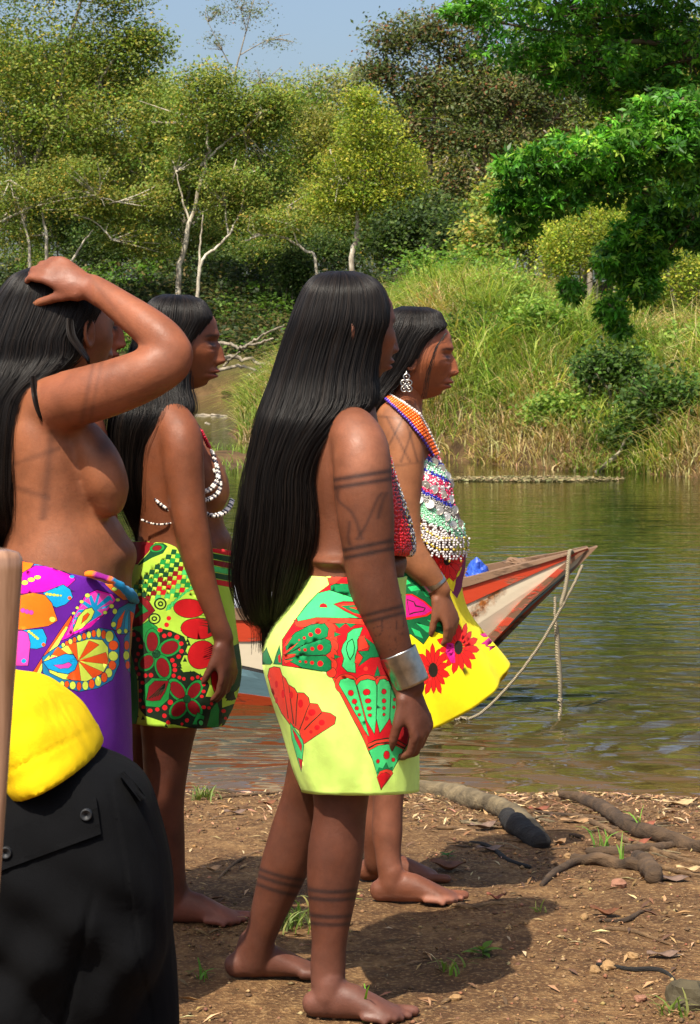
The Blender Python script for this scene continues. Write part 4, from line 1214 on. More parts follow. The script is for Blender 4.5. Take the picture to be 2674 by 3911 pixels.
# ============================================================ woman with the longest hair, in the lime skirt
LIME = srgb(212, 246, 118); REDC = srgb(214, 18, 30); ORED = srgb(236, 62, 40); GRN = srgb(14, 132, 74); LGRN = srgb(70, 216, 124); DLINE = srgb(26, 46, 24)
def person_a():
    d = 4.5
    root = person_root(340, 1000, d, "barefoot woman with waist long black hair and silver cuff in lime red and green skirt")
    B = Body(d)
    Mh = add_head(B, 352, 331, 0.0, yaw=30, pitch=-2, size=1.0, res=(120, 90))
    B.limb([(350, 365, .0, 25, 26), (350, 400, .0, 25, 27), (350, 428, 0, 30, 40)])
    B.limb([(349, 415, .01, 26, 48), (346, 438, .01, 40, 80), (345, 470, 0, 48, 80), (349, 510, 0, 50, 74), (350, 545, 0, 51, 74), (350, 575, 0, 54, 80), (345, 610, 0, 62, 88), (340, 650, 0, 68, 90), (342, 690, 0, 60, 82)])
    B.ball(376, 512, -.06, 25, 32, 32); B.ball(382, 508, .10, 22, 32, 34)
    B.limb([(351, 322, -.088, 2.5, 5), (353, 330, -.092, 3.2, 6), (352, 341, -.090, 2.6, 5), (351, 347, -.088, 2.2, 5)], seg=10)
    B.ball(378, 562, 0, 30, 20, 66); B.ball(340, 556, -.02, 40, 9, 76); B.ball(372, 590, 0, 34, 26, 70)
    # near arm
    B.limb([(352, 432, -.12, 26, 26), (361, 450, -.165, 28, 27), (363, 485, -.18, 28.5, 27), (366, 520, -.18, 28, 26), (369, 555, -.18, 25, 24), (373, 582, -.18, 24.5, 23), (380, 606, -.175, 23, 22), (388, 630, -.17, 20.5, 20), (396, 652, -.165, 17.5, 16), (404, 672, -.16, 15.5, 13), (409, 688, -.16, 16, 12)])
    w = np.array(Wp(410, 690, d - .16))
    add_hand(B, w, (.30, .05, -1), (-.72, .55, -.1), 1.02, curl=(38, 46, 34), thumb_side=-1, thumb=(26, 14))
    # far arm
    B.limb([(345, 440, .13, 26, 26), (342, 470, .18, 26, 25), (346, 530, .19, 24, 24), (354, 585, .18, 22, 21), (366, 640, .16, 18, 18), (376, 680, .15, 15, 12)])
    add_hand(B, Wp(377, 684, d + .15), (.25, 0, -1), (-.3, -1, 0), .95, curl=(22, 30, 24), thumb_side=1)
    # legs
    B.limb([(345, 680, -.075, 42, 44), (343, 740, -.075, 36, 38), (341, 790, -.075, 29, 30), (340, 815, -.075, 26.5, 27), (336, 848, -.075, 28, 27), (333, 880, -.075, 26.5, 25), (331, 912, -.075, 22, 21), (329, 942, -.075, 18, 18), (328, 968, -.075, 17.5, 16), (328, 985, -.075, 17, 16)])
    h1 = Wp(300, 1005, d - .075); h1.z = gz(h1.x, d - .075)
    add_foot(B, h1, yaw=-8, length=.222, side=1)
    B.limb([(338, 680, .09, 40, 44), (325, 740, .11, 34, 36), (308, 795, .14, 27, 28), (295, 832, .15, 26, 26), (284, 868, .16, 25.5, 25), (271, 905, .17, 20.5, 20), (260, 938, .18, 16.5, 17), (254, 962, .19, 17, 16)])
    h2 = Wp(222, 976, d + .19); h2.z = gz(h2.x, d + .19)
    add_foot(B, h2, yaw=5, length=.222, side=-1)
    V, Fq = B.fuse(0.0040, 5, extra=lambda x, y, V: sstep(395, 420, y) * sstep(680, 650, y) + sstep(770, 790, y) * sstep(960, 940, y))
    col = np.tile(SKIN_A, (len(V), 1))
    # projection to the picture, for marks drawn on the skin with plant ink
    px = CX + V[:, 0] * FPX / V[:, 1]; py = HY - (V[:, 2] - CAMZ) * FPX / V[:, 1]
    near = V[:, 1] < d - .03
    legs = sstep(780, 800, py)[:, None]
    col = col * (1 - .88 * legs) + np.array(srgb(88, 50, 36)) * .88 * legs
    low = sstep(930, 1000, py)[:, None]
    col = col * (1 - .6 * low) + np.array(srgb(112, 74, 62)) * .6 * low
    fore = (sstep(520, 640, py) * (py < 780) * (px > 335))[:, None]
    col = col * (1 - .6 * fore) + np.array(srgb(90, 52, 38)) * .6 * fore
    shoulder_lit = (np.exp(-((px - 362) / 26) ** 2 - ((py - 450) / 30) ** 2) * near)[:, None]  # highlight of the sunlit shoulder, painted into the skin colour
    col = col * (1 - .5 * shoulder_lit) + np.array(srgb(190, 124, 92)) * .5 * shoulder_lit
    hand = sstep(690, 705, py) * near * (py < 760)
    col = col * (1 - .25 * hand[:, None]) + np.array(srgb(110, 66, 50)) * .25 * hand[:, None]
    nails = np.zeros(len(V))
    def ink(w, s=.6):
        s = min(.92, s * 1.6); col[:] = col * (1 - s * np.clip(w, 0, 1)[:, None]) + INK * s * np.clip(w, 0, 1)[:, None]
    band = lambda c, h: np.exp(-(c / h) ** 2)
    arm = near & (px > np.interp(py, [470, 511, 548, 584, 611, 640], [333, 335, 342, 349, 360, 369])) & (px < 425)
    c1 = py - (479 - .16 * (px - 340)); ink((band(c1, 2.8) + band(c1 - 8, 2.6)) * arm, .55)
    c2 = py - (551 - .20 * (px - 340)); ink((band(c2, 2.4) + band(c2 - 8, 2.4)) * arm, .62)
    c3 = py - (618 - .25 * (px - 355)); ink((band(c3, 2.2) + band(c3 - 7, 2.2)) * arm, .55)
    wob = 7 * vnoise(px * .05, py * .05, 3)
    for x0, sl, lo, hi in ((352, .55, 490, 540), (372, -.5, 492, 540), (382, -.25, 492, 520), (345, .25, 520, 546)):
        ink(band(px + wob - x0 - sl * (py - 515), 2.2) * arm * (py > lo) * (py < hi), .36)
    ink(band(vnoise(px * .13, py * .13, 4), .07) * arm * (c3 > 8) * (py < 654), .45)
    l1 = near & (py > 800)
    bow = .0042 * (px - 333) ** 2
    for yb in (889, 897, 914, 922): ink(band(py - (yb - bow + 3), 2.2) * l1, .6)
    l2 = (~near) & (py > 800)
    for yb in (876, 883, 892): ink(band(py - (yb + .26 * (px - 280) - .004 * (px - 280) ** 2), 2.2) * l2, .55)
    face_paint(V, col, Mh)
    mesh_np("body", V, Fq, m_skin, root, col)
    # hair
    L = Loft([(332, 271, 352, 271, 0, .020, 4.50), (316, 276, 370, 277, 0, .052, 4.50), (306, 287, 381, 288, 0, .074, 4.50), (299, 303, 386, 303, 0, .086, 4.50), (292, 324, 386, 322, 0, .090, 4.495), (284, 350, 379, 345, 0, .092, 4.495), (276, 378, 373, 374, 0, .097, 4.49),
              (267, 404, 372, 401, 0, .108, 4.48), (261, 424, 356, 419, 0, .125, 4.48), (257, 448, 331, 446, 0, .135, 4.485), (251, 475, 319, 475, 0, .14, 4.49), (247, 505, 320, 505, 0, .14, 4.49), (243, 540, 318, 540, 0, .135, 4.49), (239, 574, 309, 576, 0, .12, 4.49), (244, 600, 298, 600, 0, .10, 4.49), (254, 620, 286, 616, 0, .07, 4.49), (264, 628, 277, 624, 0, .03, 4.49)], 2.6)
    hr = hair_on_loft(L, root, 15000, 30, vend=(.66, 1.07), radius=.0005, stray=.10, shell_end=.76)
    # the lock that hangs in front of the ear
    # skirt
    D = Draw(261.8, 562.8, .10708)
    D.poly([(215, 720), (330, 540), (430, 400), (530, 290), (640, 210), (605, 100), (1130, 100), (1165, 870), (1235, 1090), (700, 1112), (640, 1020), (210, 955)], REDC, DLINE)
    D.poly([(30, 850), (60, 800), (110, 930), (95, 945), (30, 945)], GRN, DLINE); D.poly([(150, 880), (185, 780), (205, 945), (130, 940)], GRN, DLINE); D.poly([(170, 870), (190, 850), (195, 930), (175, 930)], REDC)
    D.poly([(610, 118), (960, 118), (960, 190), (640, 200)], ORED); D.poly([(780, 120), (1000, 120), (960, 190), (700, 190)], REDC)
    D.poly([(650, 222), (700, 198), (960, 204), (960, 380), (860, 330), (655, 255)], GRN, DLINE)
    D.poly([(640, 262), (860, 333), (960, 385), (960, 520), (820, 513), (352, 553), (345, 520), (430, 405), (530, 292)], LGRN, DLINE)
    D.poly([(680, 390), (760, 366), (960, 372), (960, 530), (900, 512), (780, 452)], REDC, DLINE); D.poly([(700, 395), (780, 380), (960, 384), (960, 505), (860, 480)], ORED, DLINE, 3); D.poly([(740, 405), (960, 395), (960, 490), (860, 470)], GRN, DLINE, 4); D.poly([(810, 418), (960, 412), (960, 460)], ORED, DLINE, 4)
    D.poly([(550, 418), (556, 395), (580, 385), (604, 395), (612, 418)], REDC, DLINE, 4)
    D.poly([(345, 557), (520, 518), (1000, 527), (1000, 580), (640, 562), (480, 575), (400, 605), (335, 595), (320, 545)], ORED, DLINE)
    for (x, y, r) in [(625, 625, 66), (640, 700, 66), (650, 780, 66), (650, 860, 60), (640, 950, 66), (650, 1020, 46)]: D.ell(x, y, r, r, ORED, 0, DLINE, 5)
    for (x, y, r) in [(600, 640, 60), (615, 780, 62), (600, 930, 62)]: D.ell(x, y, r, r + 12, ORED)
    D.poly([(240, 745), (330, 655), (470, 582), (590, 572), (625, 615), (612, 690), (400, 765), (250, 845)], GRN, DLINE)
    D.poly([(250, 855), (420, 760), (590, 705), (640, 730), (652, 780), (640, 825), (600, 855), (330, 862)], GRN, DLINE)
    D.poly([(250, 905), (340, 868), (600, 868), (645, 915), (645, 985), (600, 1012), (380, 975)], GRN, DLINE)
    D.dots([(530, 640, 28), (465, 672, 19), (408, 703, 14), (357, 722, 10), (548, 788, 28), (475, 800, 19), (410, 810, 14), (360, 812, 10), (548, 938, 28), (470, 930, 19), (410, 922, 14), (362, 920, 10)], REDC)
    for q in ([(215, 800), (255, 720), (300, 690), (250, 770)], [(215, 850), (350, 738), (250, 845)], [(220, 860), (330, 850), (240, 900)], [(225, 910), (300, 905), (240, 940)]): D.poly(q, ORED, DLINE, 4)
    D.poly([(790, 720), (800, 660), (850, 620), (932, 605), (905, 680), (882, 720), (885, 800), (860, 880), (872, 1022), (800, 1010), (755, 960), (770, 890), (745, 820), (760, 760)], LGRN, DLINE)
    D.poly([(840, 705), (795, 740), (782, 800), (800, 870), (820, 910), (855, 850), (862, 790), (855, 740)], DLINE); D.poly([(838, 718), (802, 745), (790, 800), (806, 868), (820, 895), (848, 846), (855, 790), (848, 744)], LGRN)
    D.poly([(900, 690), (955, 680), (985, 790), (895, 820)], ORED, DLINE, 4); D.poly([(880, 850), (970, 862), (900, 950), (862, 930)], ORED, DLINE, 4)
    D.poly([(950, 700), (1060, 780), (1100, 875), (1000, 882), (900, 962), (940, 882), (900, 830), (985, 822), (1000, 780)], GRN, DLINE)
    for q in ([(685, 572), (780, 566), (725, 612)], [(785, 566), (870, 572), (825, 605)], [(680, 650), (735, 670), (680, 692)], [(680, 855), (735, 875), (680, 892)], [(1070, 965), (1092, 1052), (1038, 1062)], [(1210, 1010), (1220, 1080), (1180, 1080)]): D.poly(q, GRN, DLINE, 4)
    D.dots([(962, 988, 20), (1105, 905, 12), (1140, 968, 12)], ORED)
    # lower fan
    D.poly([(660, 1070), (700, 1080), (1310, 1080), (1420, 1090), (1425, 1300), (1345, 1690), (1110, 2112), (1060, 1900), (975, 1690)], ORED, DLINE)
    for (x, y, r) in [(790, 1130, 105), (970, 1135, 100), (1130, 1135, 92), (1260, 1140, 80), (1380, 1140, 70)]: D.ell(x, y, r, r * .9, ORED, 0, DLINE, 5)
    D.poly([(700, 1110), (1420, 1110), (1420, 1300), (1340, 1690), (990, 1690)], ORED)
    D.poly([(960, 1440), (1390, 1440), (1335, 1690), (995, 1690)], REDC)
    D.poly([(722, 1132), (740, 1090), (800, 1075), (865, 1095), (883, 1150), (963, 1470), (1003, 1618), (960, 1560)], LGRN, DLINE)
    D.poly([(892, 1140), (920, 1100), (980, 1088), (1040, 1105), (1056, 1150), (1058, 1450), (1045, 1592), (985, 1470)], LGRN, DLINE)
    D.poly([(1066, 1140), (1090, 1095), (1130, 1088), (1180, 1110), (1198, 1150), (1178, 1450), (1092, 1582), (1062, 1450)], LGRN, DLINE)
    D.poly([(1206, 1150), (1230, 1110), (1290, 1110), (1325, 1160), (1295, 1480), (1212, 1532), (1186, 1450)], LGRN, DLINE)
    D.poly([(1335, 1160), (1370, 1110), (1420, 1130), (1410, 1300), (1360, 1460), (1305, 1500)], LGRN, DLINE)
    D.dots([(832, 1213, 27), (865, 1293, 23), (886, 1357, 17), (908, 1418, 13), (973, 1205, 28), (988, 1287, 21), (1000, 1357, 17), (1007, 1420, 13), (1128, 1203, 24), (1127, 1290, 20), (1127, 1358, 15), (1127, 1417, 12), (1250, 1195, 20), (1235, 1278, 15), (1225, 1348, 13)], REDC, DLINE, 4)
    D.poly([(985, 1690), (1050, 1650), (1160, 1630), (1260, 1650), (1338, 1700), (1322, 1742), (1250, 1700), (1160, 1680), (1060, 1695), (1000, 1738)], DLINE); D.poly([(990, 1692), (1060, 1660), (1160, 1642), (1260, 1662), (1334, 1706), (1320, 1722), (1250, 1688), (1160, 1668), (1060, 1682), (1000, 1716)], ORED)
    D.poly([(1006, 1752), (1080, 1706), (1160, 1694), (1250, 1712), (1308, 1744), (1185, 1980), (1075, 1980)], LGRN, DLINE, 4)
    D.dots([(1153, 1793, 26, 38), (1078, 1850, 14, 18), (1218, 1838, 16, 18)], REDC, DLINE, 4)
    D.poly([(1070, 1960), (1090, 1910), (1125, 1920), (1148, 1865), (1170, 1920), (1210, 1905), (1200, 1960)], GRN, DLINE, 3)
    D.poly([(1072, 2000), (1100, 1945), (1150, 1925), (1200, 1940), (1212, 1965), (1110, 2108)], ORED, DLINE, 4); D.poly([(1085, 2000), (1110, 1965), (1150, 1955), (1190, 1985), (1110, 2100)], REDC, DLINE, 3)
    # scalloped red feather at the back
    D.poly([(75, 1050), (90, 985), (130, 970), (180, 980), (200, 1045), (240, 1080), (265, 1135), (320, 1170), (340, 1210), (400, 1215), (440, 1260), (450, 1310), (520, 1320), (560, 1390), (640, 1405), (690, 1440), (680, 1500), (500, 1620), (400, 1690), (360, 1560), (270, 1500), (200, 1400), (110, 1200)], ORED, DLINE)
    for q in ([(268, 1140), (275, 1150), (310, 1500), (300, 1500)], [(345, 1215), (352, 1222), (330, 1520), (322, 1515)], [(452, 1312), (456, 1320), (368, 1560), (360, 1555)], [(560, 1392), (566, 1400), (410, 1560), (402, 1552)], [(200, 1050), (206, 1056), (260, 1450), (252, 1450)]): D.poly(q, DLINE)
    D.dots([(375, 1310, 22, 40), (475, 1395, 32), (565, 1490, 28), (525, 1535, 24), (470, 1575, 16), (430, 1450, 20), (290, 1230, 18, 34), (210, 1220, 16, 40), (150, 1130, 14, 34), (150, 1280, 12, 30)], REDC)
    D.poly([(275, 1490), (320, 1560), (392, 1650), (402, 1700), (385, 1900), (372, 1940), (340, 1850), (290, 1650)], LGRN, DLINE); D.poly([(290, 1540), (330, 1600), (385, 1700), (380, 1760), (320, 1640)], REDC, DLINE, 4); D.poly([(345, 1820), (395, 1840), (375, 1935)], REDC, DLINE, 4)
    fold = lambda t, v: 0.022 * np.sin(5 * t + 1.0 + 1.5 * v) * v + 0.034 * vnoise(t * 3.5 + v * 3.0, v * 4, 8) + .016 * vnoise(t * 9 - v * 5, v * 7, 18) + 0.012 * np.sin(11 * t + 2 * np.sin(3 * v)) * v ** 1.5
    Ls = Loft([(300, 574, 406, 576, 3, .165, 4.5), (289, 596, 404, 597, 3, .178, 4.5), (269, 632, 404, 633, 3, .20, 4.5), (264, 660, 407, 660, 3, .205, 4.5), (270, 690, 412, 690, 3, .20, 4.5), (283, 730, 417, 730, 3, .195, 4.5), (294, 768, 417, 768, 3, .188, 4.5), (303, 791, 417, 791, 4, .182, 4.5)], 2.3, fold)
    sk = printed_loft("skirt", Ls, LIME, D.m, root, thick=.0025)
    # beaded top
    Lt = Loft([(352, 452, 388, 453, 0, .10, 4.47), (350, 468, 393, 470, 0, .13, 4.47), (348, 490, 400, 492, 0, .155, 4.47), (346, 510, 407, 512, 0, .16, 4.47), (344, 532, 413, 535, 0, .16, 4.47), (344, 546, 414, 550, 0, .158, 4.47), (346, 550, 410, 556, 0, .15, 4.47)], 2.2)
    top = printed_loft("beaded_top", Lt, srgb(170, 14, 24), [([(380, 460), (388, 460), (392, 490), (402, 520), (410, 545), (416, 545), (412, 510), (398, 470), (390, 452)], srgb(60, 30, 50))], root, thick=.003)
    beads_on(Lt, top)
    # strap behind
    t = np.linspace(np.pi * .45, np.pi * .95, 20)
    P = Lt.world(t, np.full(20, .88), np.full(20, .004)); P[:, 2] += np.linspace(0, .01, 20)
    V, Fs = tube(P, .004, seg=8); mesh_np("strap", V, Fs, m_black_cord, top)
    # silver cuff
    B2 = np.array([Wp(397.5, 652, d - .165), Wp(401, 660, d - .165), Wp(407, 672, d - .163), Wp(412, 684, d - .162)])
    V, Fs = ring_band(B2, [.0385, .0375, .036, .0355], [.036, .034, .0325, .032], .0022)
    mesh_np("silver_cuff", V, Fs, m_silver, root)
    return root

def ring_band(P, rn, ru, thick, seg=40, up=(0, 1, 0)):
    """an open band with wall thickness around a path"""
    P = catmull(np.asarray([tuple(p) for p in P], float), 12); rn = np.interp(np.linspace(0, 1, 12), np.linspace(0, 1, len(rn)), rn); ru = np.interp(np.linspace(0, 1, 12), np.linspace(0, 1, len(ru)), ru)
    T, N, U = frames(P, up); a = np.linspace(0, 2 * np.pi, seg, endpoint=False)
    rows = []
    order = [(i, 0) for i in range(12)] + [(i, 1) for i in range(11, -1, -1)]
    for i, inn in order:
        k = thick if inn else 0
        rows.append(P[i][None] + (rn[i] - k) * np.cos(a)[:, None] * N[i][None] + (ru[i] - k) * np.sin(a)[:, None] * U[i][None])
    V = np.vstack(rows); m_ = len(rows)
    Fs = [(i * seg + j, i * seg + (j + 1) % seg, ((i + 1) % m_) * seg + (j + 1) % seg, ((i + 1) % m_) * seg + j) for i in range(m_) for j in range(seg)]
    return V, Fs

m_silver = plain("worn_silver", (0.44, 0.42, 0.38), 0.30, 1.0, 60, .2, .25, .0008)
m_black_cord = plain("black_cord", (0.02, 0.02, 0.02), .7)
def bead_material():
    m, nt, b = new_mat("glass_beads")
    nt.links.new(attr(nt), b.inputs["Base Color"])
    b.inputs["Roughness"].default_value = .18; b.inputs["Coat Weight"].default_value = .3
    nz = noise(nt, 400, 1, .5, geopos(nt)); bump(nt, b, nz, .15, .001)
    return m
m_bead = bead_material()
_a = np.linspace(0, 2 * np.pi, 6, endpoint=False)
BEAD_V = np.vstack([[(0, 0, 1)], np.stack([.87 * np.cos(_a), .87 * np.sin(_a), 0 * _a + .5], -1), np.stack([.87 * np.cos(_a + .5), .87 * np.sin(_a + .5), 0 * _a - .5], -1), [(0, 0, -1)]])
BEAD_F = [(0, 1 + i, 1 + (i + 1) % 6) for i in range(6)] + [(1 + i, 7 + i, 1 + (i + 1) % 6) for i in range(6)] + [(1 + (i + 1) % 6, 7 + i, 7 + (i + 1) % 6) for i in range(6)] + [(13, 7 + (i + 1) % 6, 7 + i) for i in range(6)]
BEAD_F = np.array(BEAD_F)
def beads(name, P, r, cols, parent, stuff=True):
    P = np.asarray(P, float); n = len(P); r = np.broadcast_to(r, (n,))
    V = (P[:, None] + BEAD_V[None] * r[:, None, None]).reshape(-1, 3)
    Fs = (BEAD_F[None] + 14 * np.arange(n)[:, None, None]).reshape(-1, 3)
    o = mesh_np(name, V, Fs, m_bead, parent, np.repeat(np.broadcast_to(np.asarray(cols, float), (n, 3)), 14, 0))
    if stuff: o["kind"] = "stuff"
    return o
def beads_on(L, parent):
    P = []; C = []
    for v in np.linspace(.06, .97, 30):
        for t in np.linspace(.02, 1.15, 22):
            tt = t + .02 * rng.normal()
            w = L.world(np.array([tt]), np.array([v + .006 * rng.normal()]), np.array([.002]))[0]
            P.append(w)
            edge = tt
            k = rng.random()
            if edge < .50 and (.30 < v): c = (0.8, 0.78, 0.72) if k < .34 else (srgb(58, 28, 60) if k < .78 else srgb(190, 160, 30))
            elif edge < .45: c = srgb(200, 30, 40) if k < .5 else (srgb(190, 160, 30) if k < .7 else (.75, .72, .7))
            else: c = srgb(206, 16, 26) if k < .85 else srgb(130, 8, 16)
            C.append(c)
    beads("beads", P, .0034, C, parent)
person_a()
# ============================================================ woman with the coin top, in the yellow flowered skirt
def person_b():
    d = 5.5
    root = person_root(395, 900, d, "woman in coin and bead top with orange necklace holding her yellow flowered skirt")
    B = Body(d)
    Mh = add_head(B, 416, 357, 0, yaw=-4, pitch=-3, size=.97)
    B.limb([(408, 380, 0, 19, 21), (404, 402, 0, 18.5, 21), (401, 420, 0, 24, 32)])
    B.limb([(398, 410, .01, 22, 36), (397, 430, .0, 33, 62), (400, 462, 0, 40, 66), (404, 500, 0, 42, 60), (407, 540, 0, 40, 58), (408, 575, 0, 44, 62), (408, 620, 0, 50, 68), (406, 665, 0, 48, 66)])
    B.ball(431, 498, -.05, 19, 25, 26); B.ball(434, 494, .09, 18, 25, 26); B.ball(424, 556, 0, 32, 28, 54)
    B.limb([(395, 420, -.10, 20, 20), (402, 434, -.135, 21, 20), (404, 462, -.15, 20, 19), (404, 500, -.155, 18.5, 18), (405, 535, -.16, 17.5, 17), (409, 550, -.165, 17, 16), (420, 565, -.165, 15.5, 15), (432, 580, -.16, 12.5, 12), (440, 592, -.155, 11, 9.5)])
    add_hand(B, Wp(441, 593, d - .155), (.36, .02, -1), (-.75, .5, -.15), .94, curl=(30, 42, 30), thumb_side=-1, thumb=(20, 8))
    B.limb([(400, 425, .13, 20, 20), (404, 462, .17, 19, 19), (406, 520, .18, 17, 17), (412, 560, .18, 15, 15), (430, 600, .17, 11, 10)])
    add_hand(B, Wp(431, 602, d + .17), (.3, 0, -1), (-.5, -.8, 0), .9, thumb_side=1)
    B.limb([(400, 665, -.06, 34, 36), (396, 720, -.07, 26, 28), (390, 770, -.08, 18, 19), (388, 806, -.09, 15.5, 16), (387, 832, -.1, 16, 16), (388, 852, -.11, 13.5, 13.5), (390, 872, -.12, 12, 12), (391, 884, -.12, 12, 12)])
    h = Wp(367, 902, d - .12); h.z = gz(h.x, d - .12); add_foot(B, h, yaw=-3, length=.236, side=1)
    B.limb([(398, 665, .08, 34, 36), (388, 730, .08, 24, 26), (380, 790, .1, 17, 18), (376, 830, .1, 15, 15), (376, 862, .12, 12, 12)])
    h = Wp(354, 884, d + .14); h.z = gz(h.x, d + .14); add_foot(B, h, yaw=4, length=.232, side=-1)
    V, Fq = B.fuse(0.0046, 5, extra=lambda x, y, V: sstep(412, 432, y) * sstep(580, 560, y) + sstep(730, 740, y) * sstep(865, 850, y))
    col = np.tile(SKIN_L, (len(V), 1))
    px = CX + V[:, 0] * FPX / V[:, 1]; py = HY - (V[:, 2] - CAMZ) * FPX / V[:, 1]
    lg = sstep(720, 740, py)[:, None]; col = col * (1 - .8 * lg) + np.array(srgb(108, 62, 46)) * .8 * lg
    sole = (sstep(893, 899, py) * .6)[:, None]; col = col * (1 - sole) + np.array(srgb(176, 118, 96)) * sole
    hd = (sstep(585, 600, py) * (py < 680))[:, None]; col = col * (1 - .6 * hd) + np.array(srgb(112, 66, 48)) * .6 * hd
    fc = (py < 405)[:, None]; col = np.where(fc, np.array(srgb(150, 88, 56)), col)
    near = V[:, 1] < d - .02
    def ink(w, s=.5): col[:] = col * (1 - s * np.clip(w, 0, 1)[:, None]) + INK * s * np.clip(w, 0, 1)[:, None]
    sh = near & (py > 410) & (py < 530)
    for a, b0 in ((1.9, 388), (-1.9, 402), (3.6, 406), (-2.8, 416)):
        ink(np.exp(-((px - b0 - (py - 420) / a) / 1.2) ** 2) * sh * (py > 416) * (py < 462), .55)
    ink(np.exp(-((py - 418 - .1 * (px - 395)) / 1.3) ** 2) * sh, .35); ink(np.exp(-((py - 466 + .15 * (px - 395)) / 1.3) ** 2) * sh, .35)
    face_paint(V, col, Mh, .97)
    BV = V
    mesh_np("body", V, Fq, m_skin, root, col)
    L = Loft([(404, 306, 426, 307, 0, .02, d), (394, 310, 438, 312, 0, .05, d), (386, 317, 442, 320, 0, .064, d), (381, 326, 444, 327, 0, .074, d), (378, 337, 437, 334, 0, .079, d), (375, 349, 429, 343, 0, .082, d), (372, 362, 422, 356, 0, .085, d), (368, 376, 411, 370, 0, .086, d),
              (364, 390, 396, 386, 0, .088, d - .005), (358, 404, 384, 402, 0, .095, d - .01), (350, 424, 374, 422, 0, .10, d - .01), (348, 460, 368, 460, 0, .11, d - .01), (348, 520, 366, 520, 0, .11, d), (350, 560, 364, 560, 0, .06, d)], 3.0)
    hair_on_loft(L, root, 7000, 26, radius=.0005, vend=(.5, 1.0), stray=.03)
    # loose wisp before the ear
    n = 16; s_ = np.linspace(0, 1, 14)
    cx_ = np.interp(s_, [0, .3, .7, 1], [446, 436, 429, 424]); cy_ = np.interp(s_, [0, .3, .7, 1], [333, 348, 372, 398])
    W = np.array([[Wp(cx_[k] + rng.normal() * .5 + jx * s_[k], cy_[k], d - .07 - .012 * math.sin(3 * s_[k])) for k in range(14)] for jx in rng.normal(size=n) * 1.6])
    hw = mesh_np("hair_wisp", [tuple(Wp(446, 333, d - .05)), tuple(Wp(445, 334, d - .05)), tuple(Wp(446, 335, d - .05))], np.array([[0, 1, 2]]), m_hair, root)
    strands("hair_strands", W, .0005, hw)
    # skirt
    YEL = srgb(246, 226, 22); DRED = srgb(150, 16, 24); RD = srgb(226, 30, 26); BK = srgb(40, 32, 20); MAG = srgb(206, 22, 130); DG = srgb(8, 96, 52); LG = srgb(36, 190, 104); PUR = srgb(120, 10, 84)
    D = Draw(405.8, 536.6, .09013)
    D.poly([(610, 120), (670, 180), (690, 320), (600, 600), (560, 690), (500, 620), (550, 470), (600, 330)], PUR)
    D.poly([(560, 340), (600, 320), (612, 345), (580, 430), (540, 460), (540, 520), (515, 610), (460, 560), (440, 480), (480, 430)], YEL, DRED)
    D.poly([(230, 110), (640, 80), (620, 300), (560, 400), (520, 490), (300, 300), (260, 240)], RD, DRED)
    D.flower(450, 270, 185, 230, 12, RD, DRED, BK, 40, 50)
    D.poly([(-400, 200), (20, 380), (250, 470), (350, 720), (420, 960), (420, 1085), (300, 1040), (190, 1190), (60, 1080), (-400, 1100)], DG, BK)
    for q in ([(110, 960), (270, 1000), (310, 1062), (230, 1062)], [(60, 1010), (150, 1050), (190, 1132), (100, 1095)], [(230, 920), (370, 950), (395, 1002), (320, 992)], [(20, 560), (120, 540), (160, 590), (60, 610)], [(170, 600), (260, 620), (300, 690), (220, 660)], [(-60, 500), (20, 480), (60, 520), (-20, 545)]): D.poly(q, LG, BK, 4)
    D.poly([(-60, 640), (70, 638), (210, 720), (325, 822), (230, 882), (100, 905), (60, 915), (-60, 930)], RD, BK, 4); D.poly([(-60, 655), (60, 652), (190, 725), (290, 815), (210, 865), (90, 885), (-60, 905)], MAG)
    for q in ([(10, 690), (90, 720), (110, 760), (220, 790), (200, 830), (90, 850), (40, 870)],): D.poly(q, BK); D.poly([(20, 705), (85, 730), (100, 775), (205, 795), (190, 822), (85, 838), (40, 855)], MAG)
    D.flower(575, 1232, 235, 290, 15, RD, DRED, BK, 46, 78, .1)
    D.poly([(450, 1180), (520, 1190), (535, 1300), (540, 1400), (500, 1400), (440, 1290)], MAG)
    D.flower(300, 1480, 190, 290, 14, RD, DRED, BK, 55, 82, .2)
    for q in ([(820, 1090), (860, 1078), (890, 1120), (850, 1118)], [(845, 1195), (900, 1140), (950, 1170), (920, 1200)], [(915, 1200), (975, 1215), (935, 1270)]): D.poly(q, MAG, DRED, 3)
    fold = lambda t, v: (0.05 * np.sin(7 * t + 2.2) + 0.03 * np.sin(13 * t)) * v ** 1.5
    Ls = Loft([(368, 548, 465, 554, 3, .155, d), (364, 572, 464, 570, 4, .165, d), (362, 596, 461, 588, 8, .175, d), (361, 630, 468, 612, 15, .18, d), (361, 665, 484, 634, 24, .18, d), (362, 700, 500, 653, 31, .178, d), (363, 724, 508, 664, 34, .175, d)], 2.1, fold)
    printed_loft("skirt", Ls, YEL, D.m, root, thick=.0025)
    # coin and bead top
    Z = lambda X, Y: (261.8 + X * .1318, 418.8 + Y * .1318)
    Lt = Loft([(402, 452, 437, 452, 0, .10, d - .01), (398, 466, 441, 464, 0, .13, d - .01), (394, 482, 449, 480, 0, .15, d - .01), (392, 500, 454, 498, 0, .158, d - .01), (391, 516, 459, 514, 0, .16, d - .01), (391, 530, 464, 528, 2, .16, d - .01), (391, 540, 465, 536, 3, .16, d - .01)], 2.2)
    top = printed_loft("beaded_top", Lt, srgb(132, 96, 84), [], root)
    MINT = srgb(150, 214, 172); PINK = srgb(226, 62, 104); BLU = srgb(52, 56, 168); WHT = srgb(216, 210, 206)
    P = []; C = []
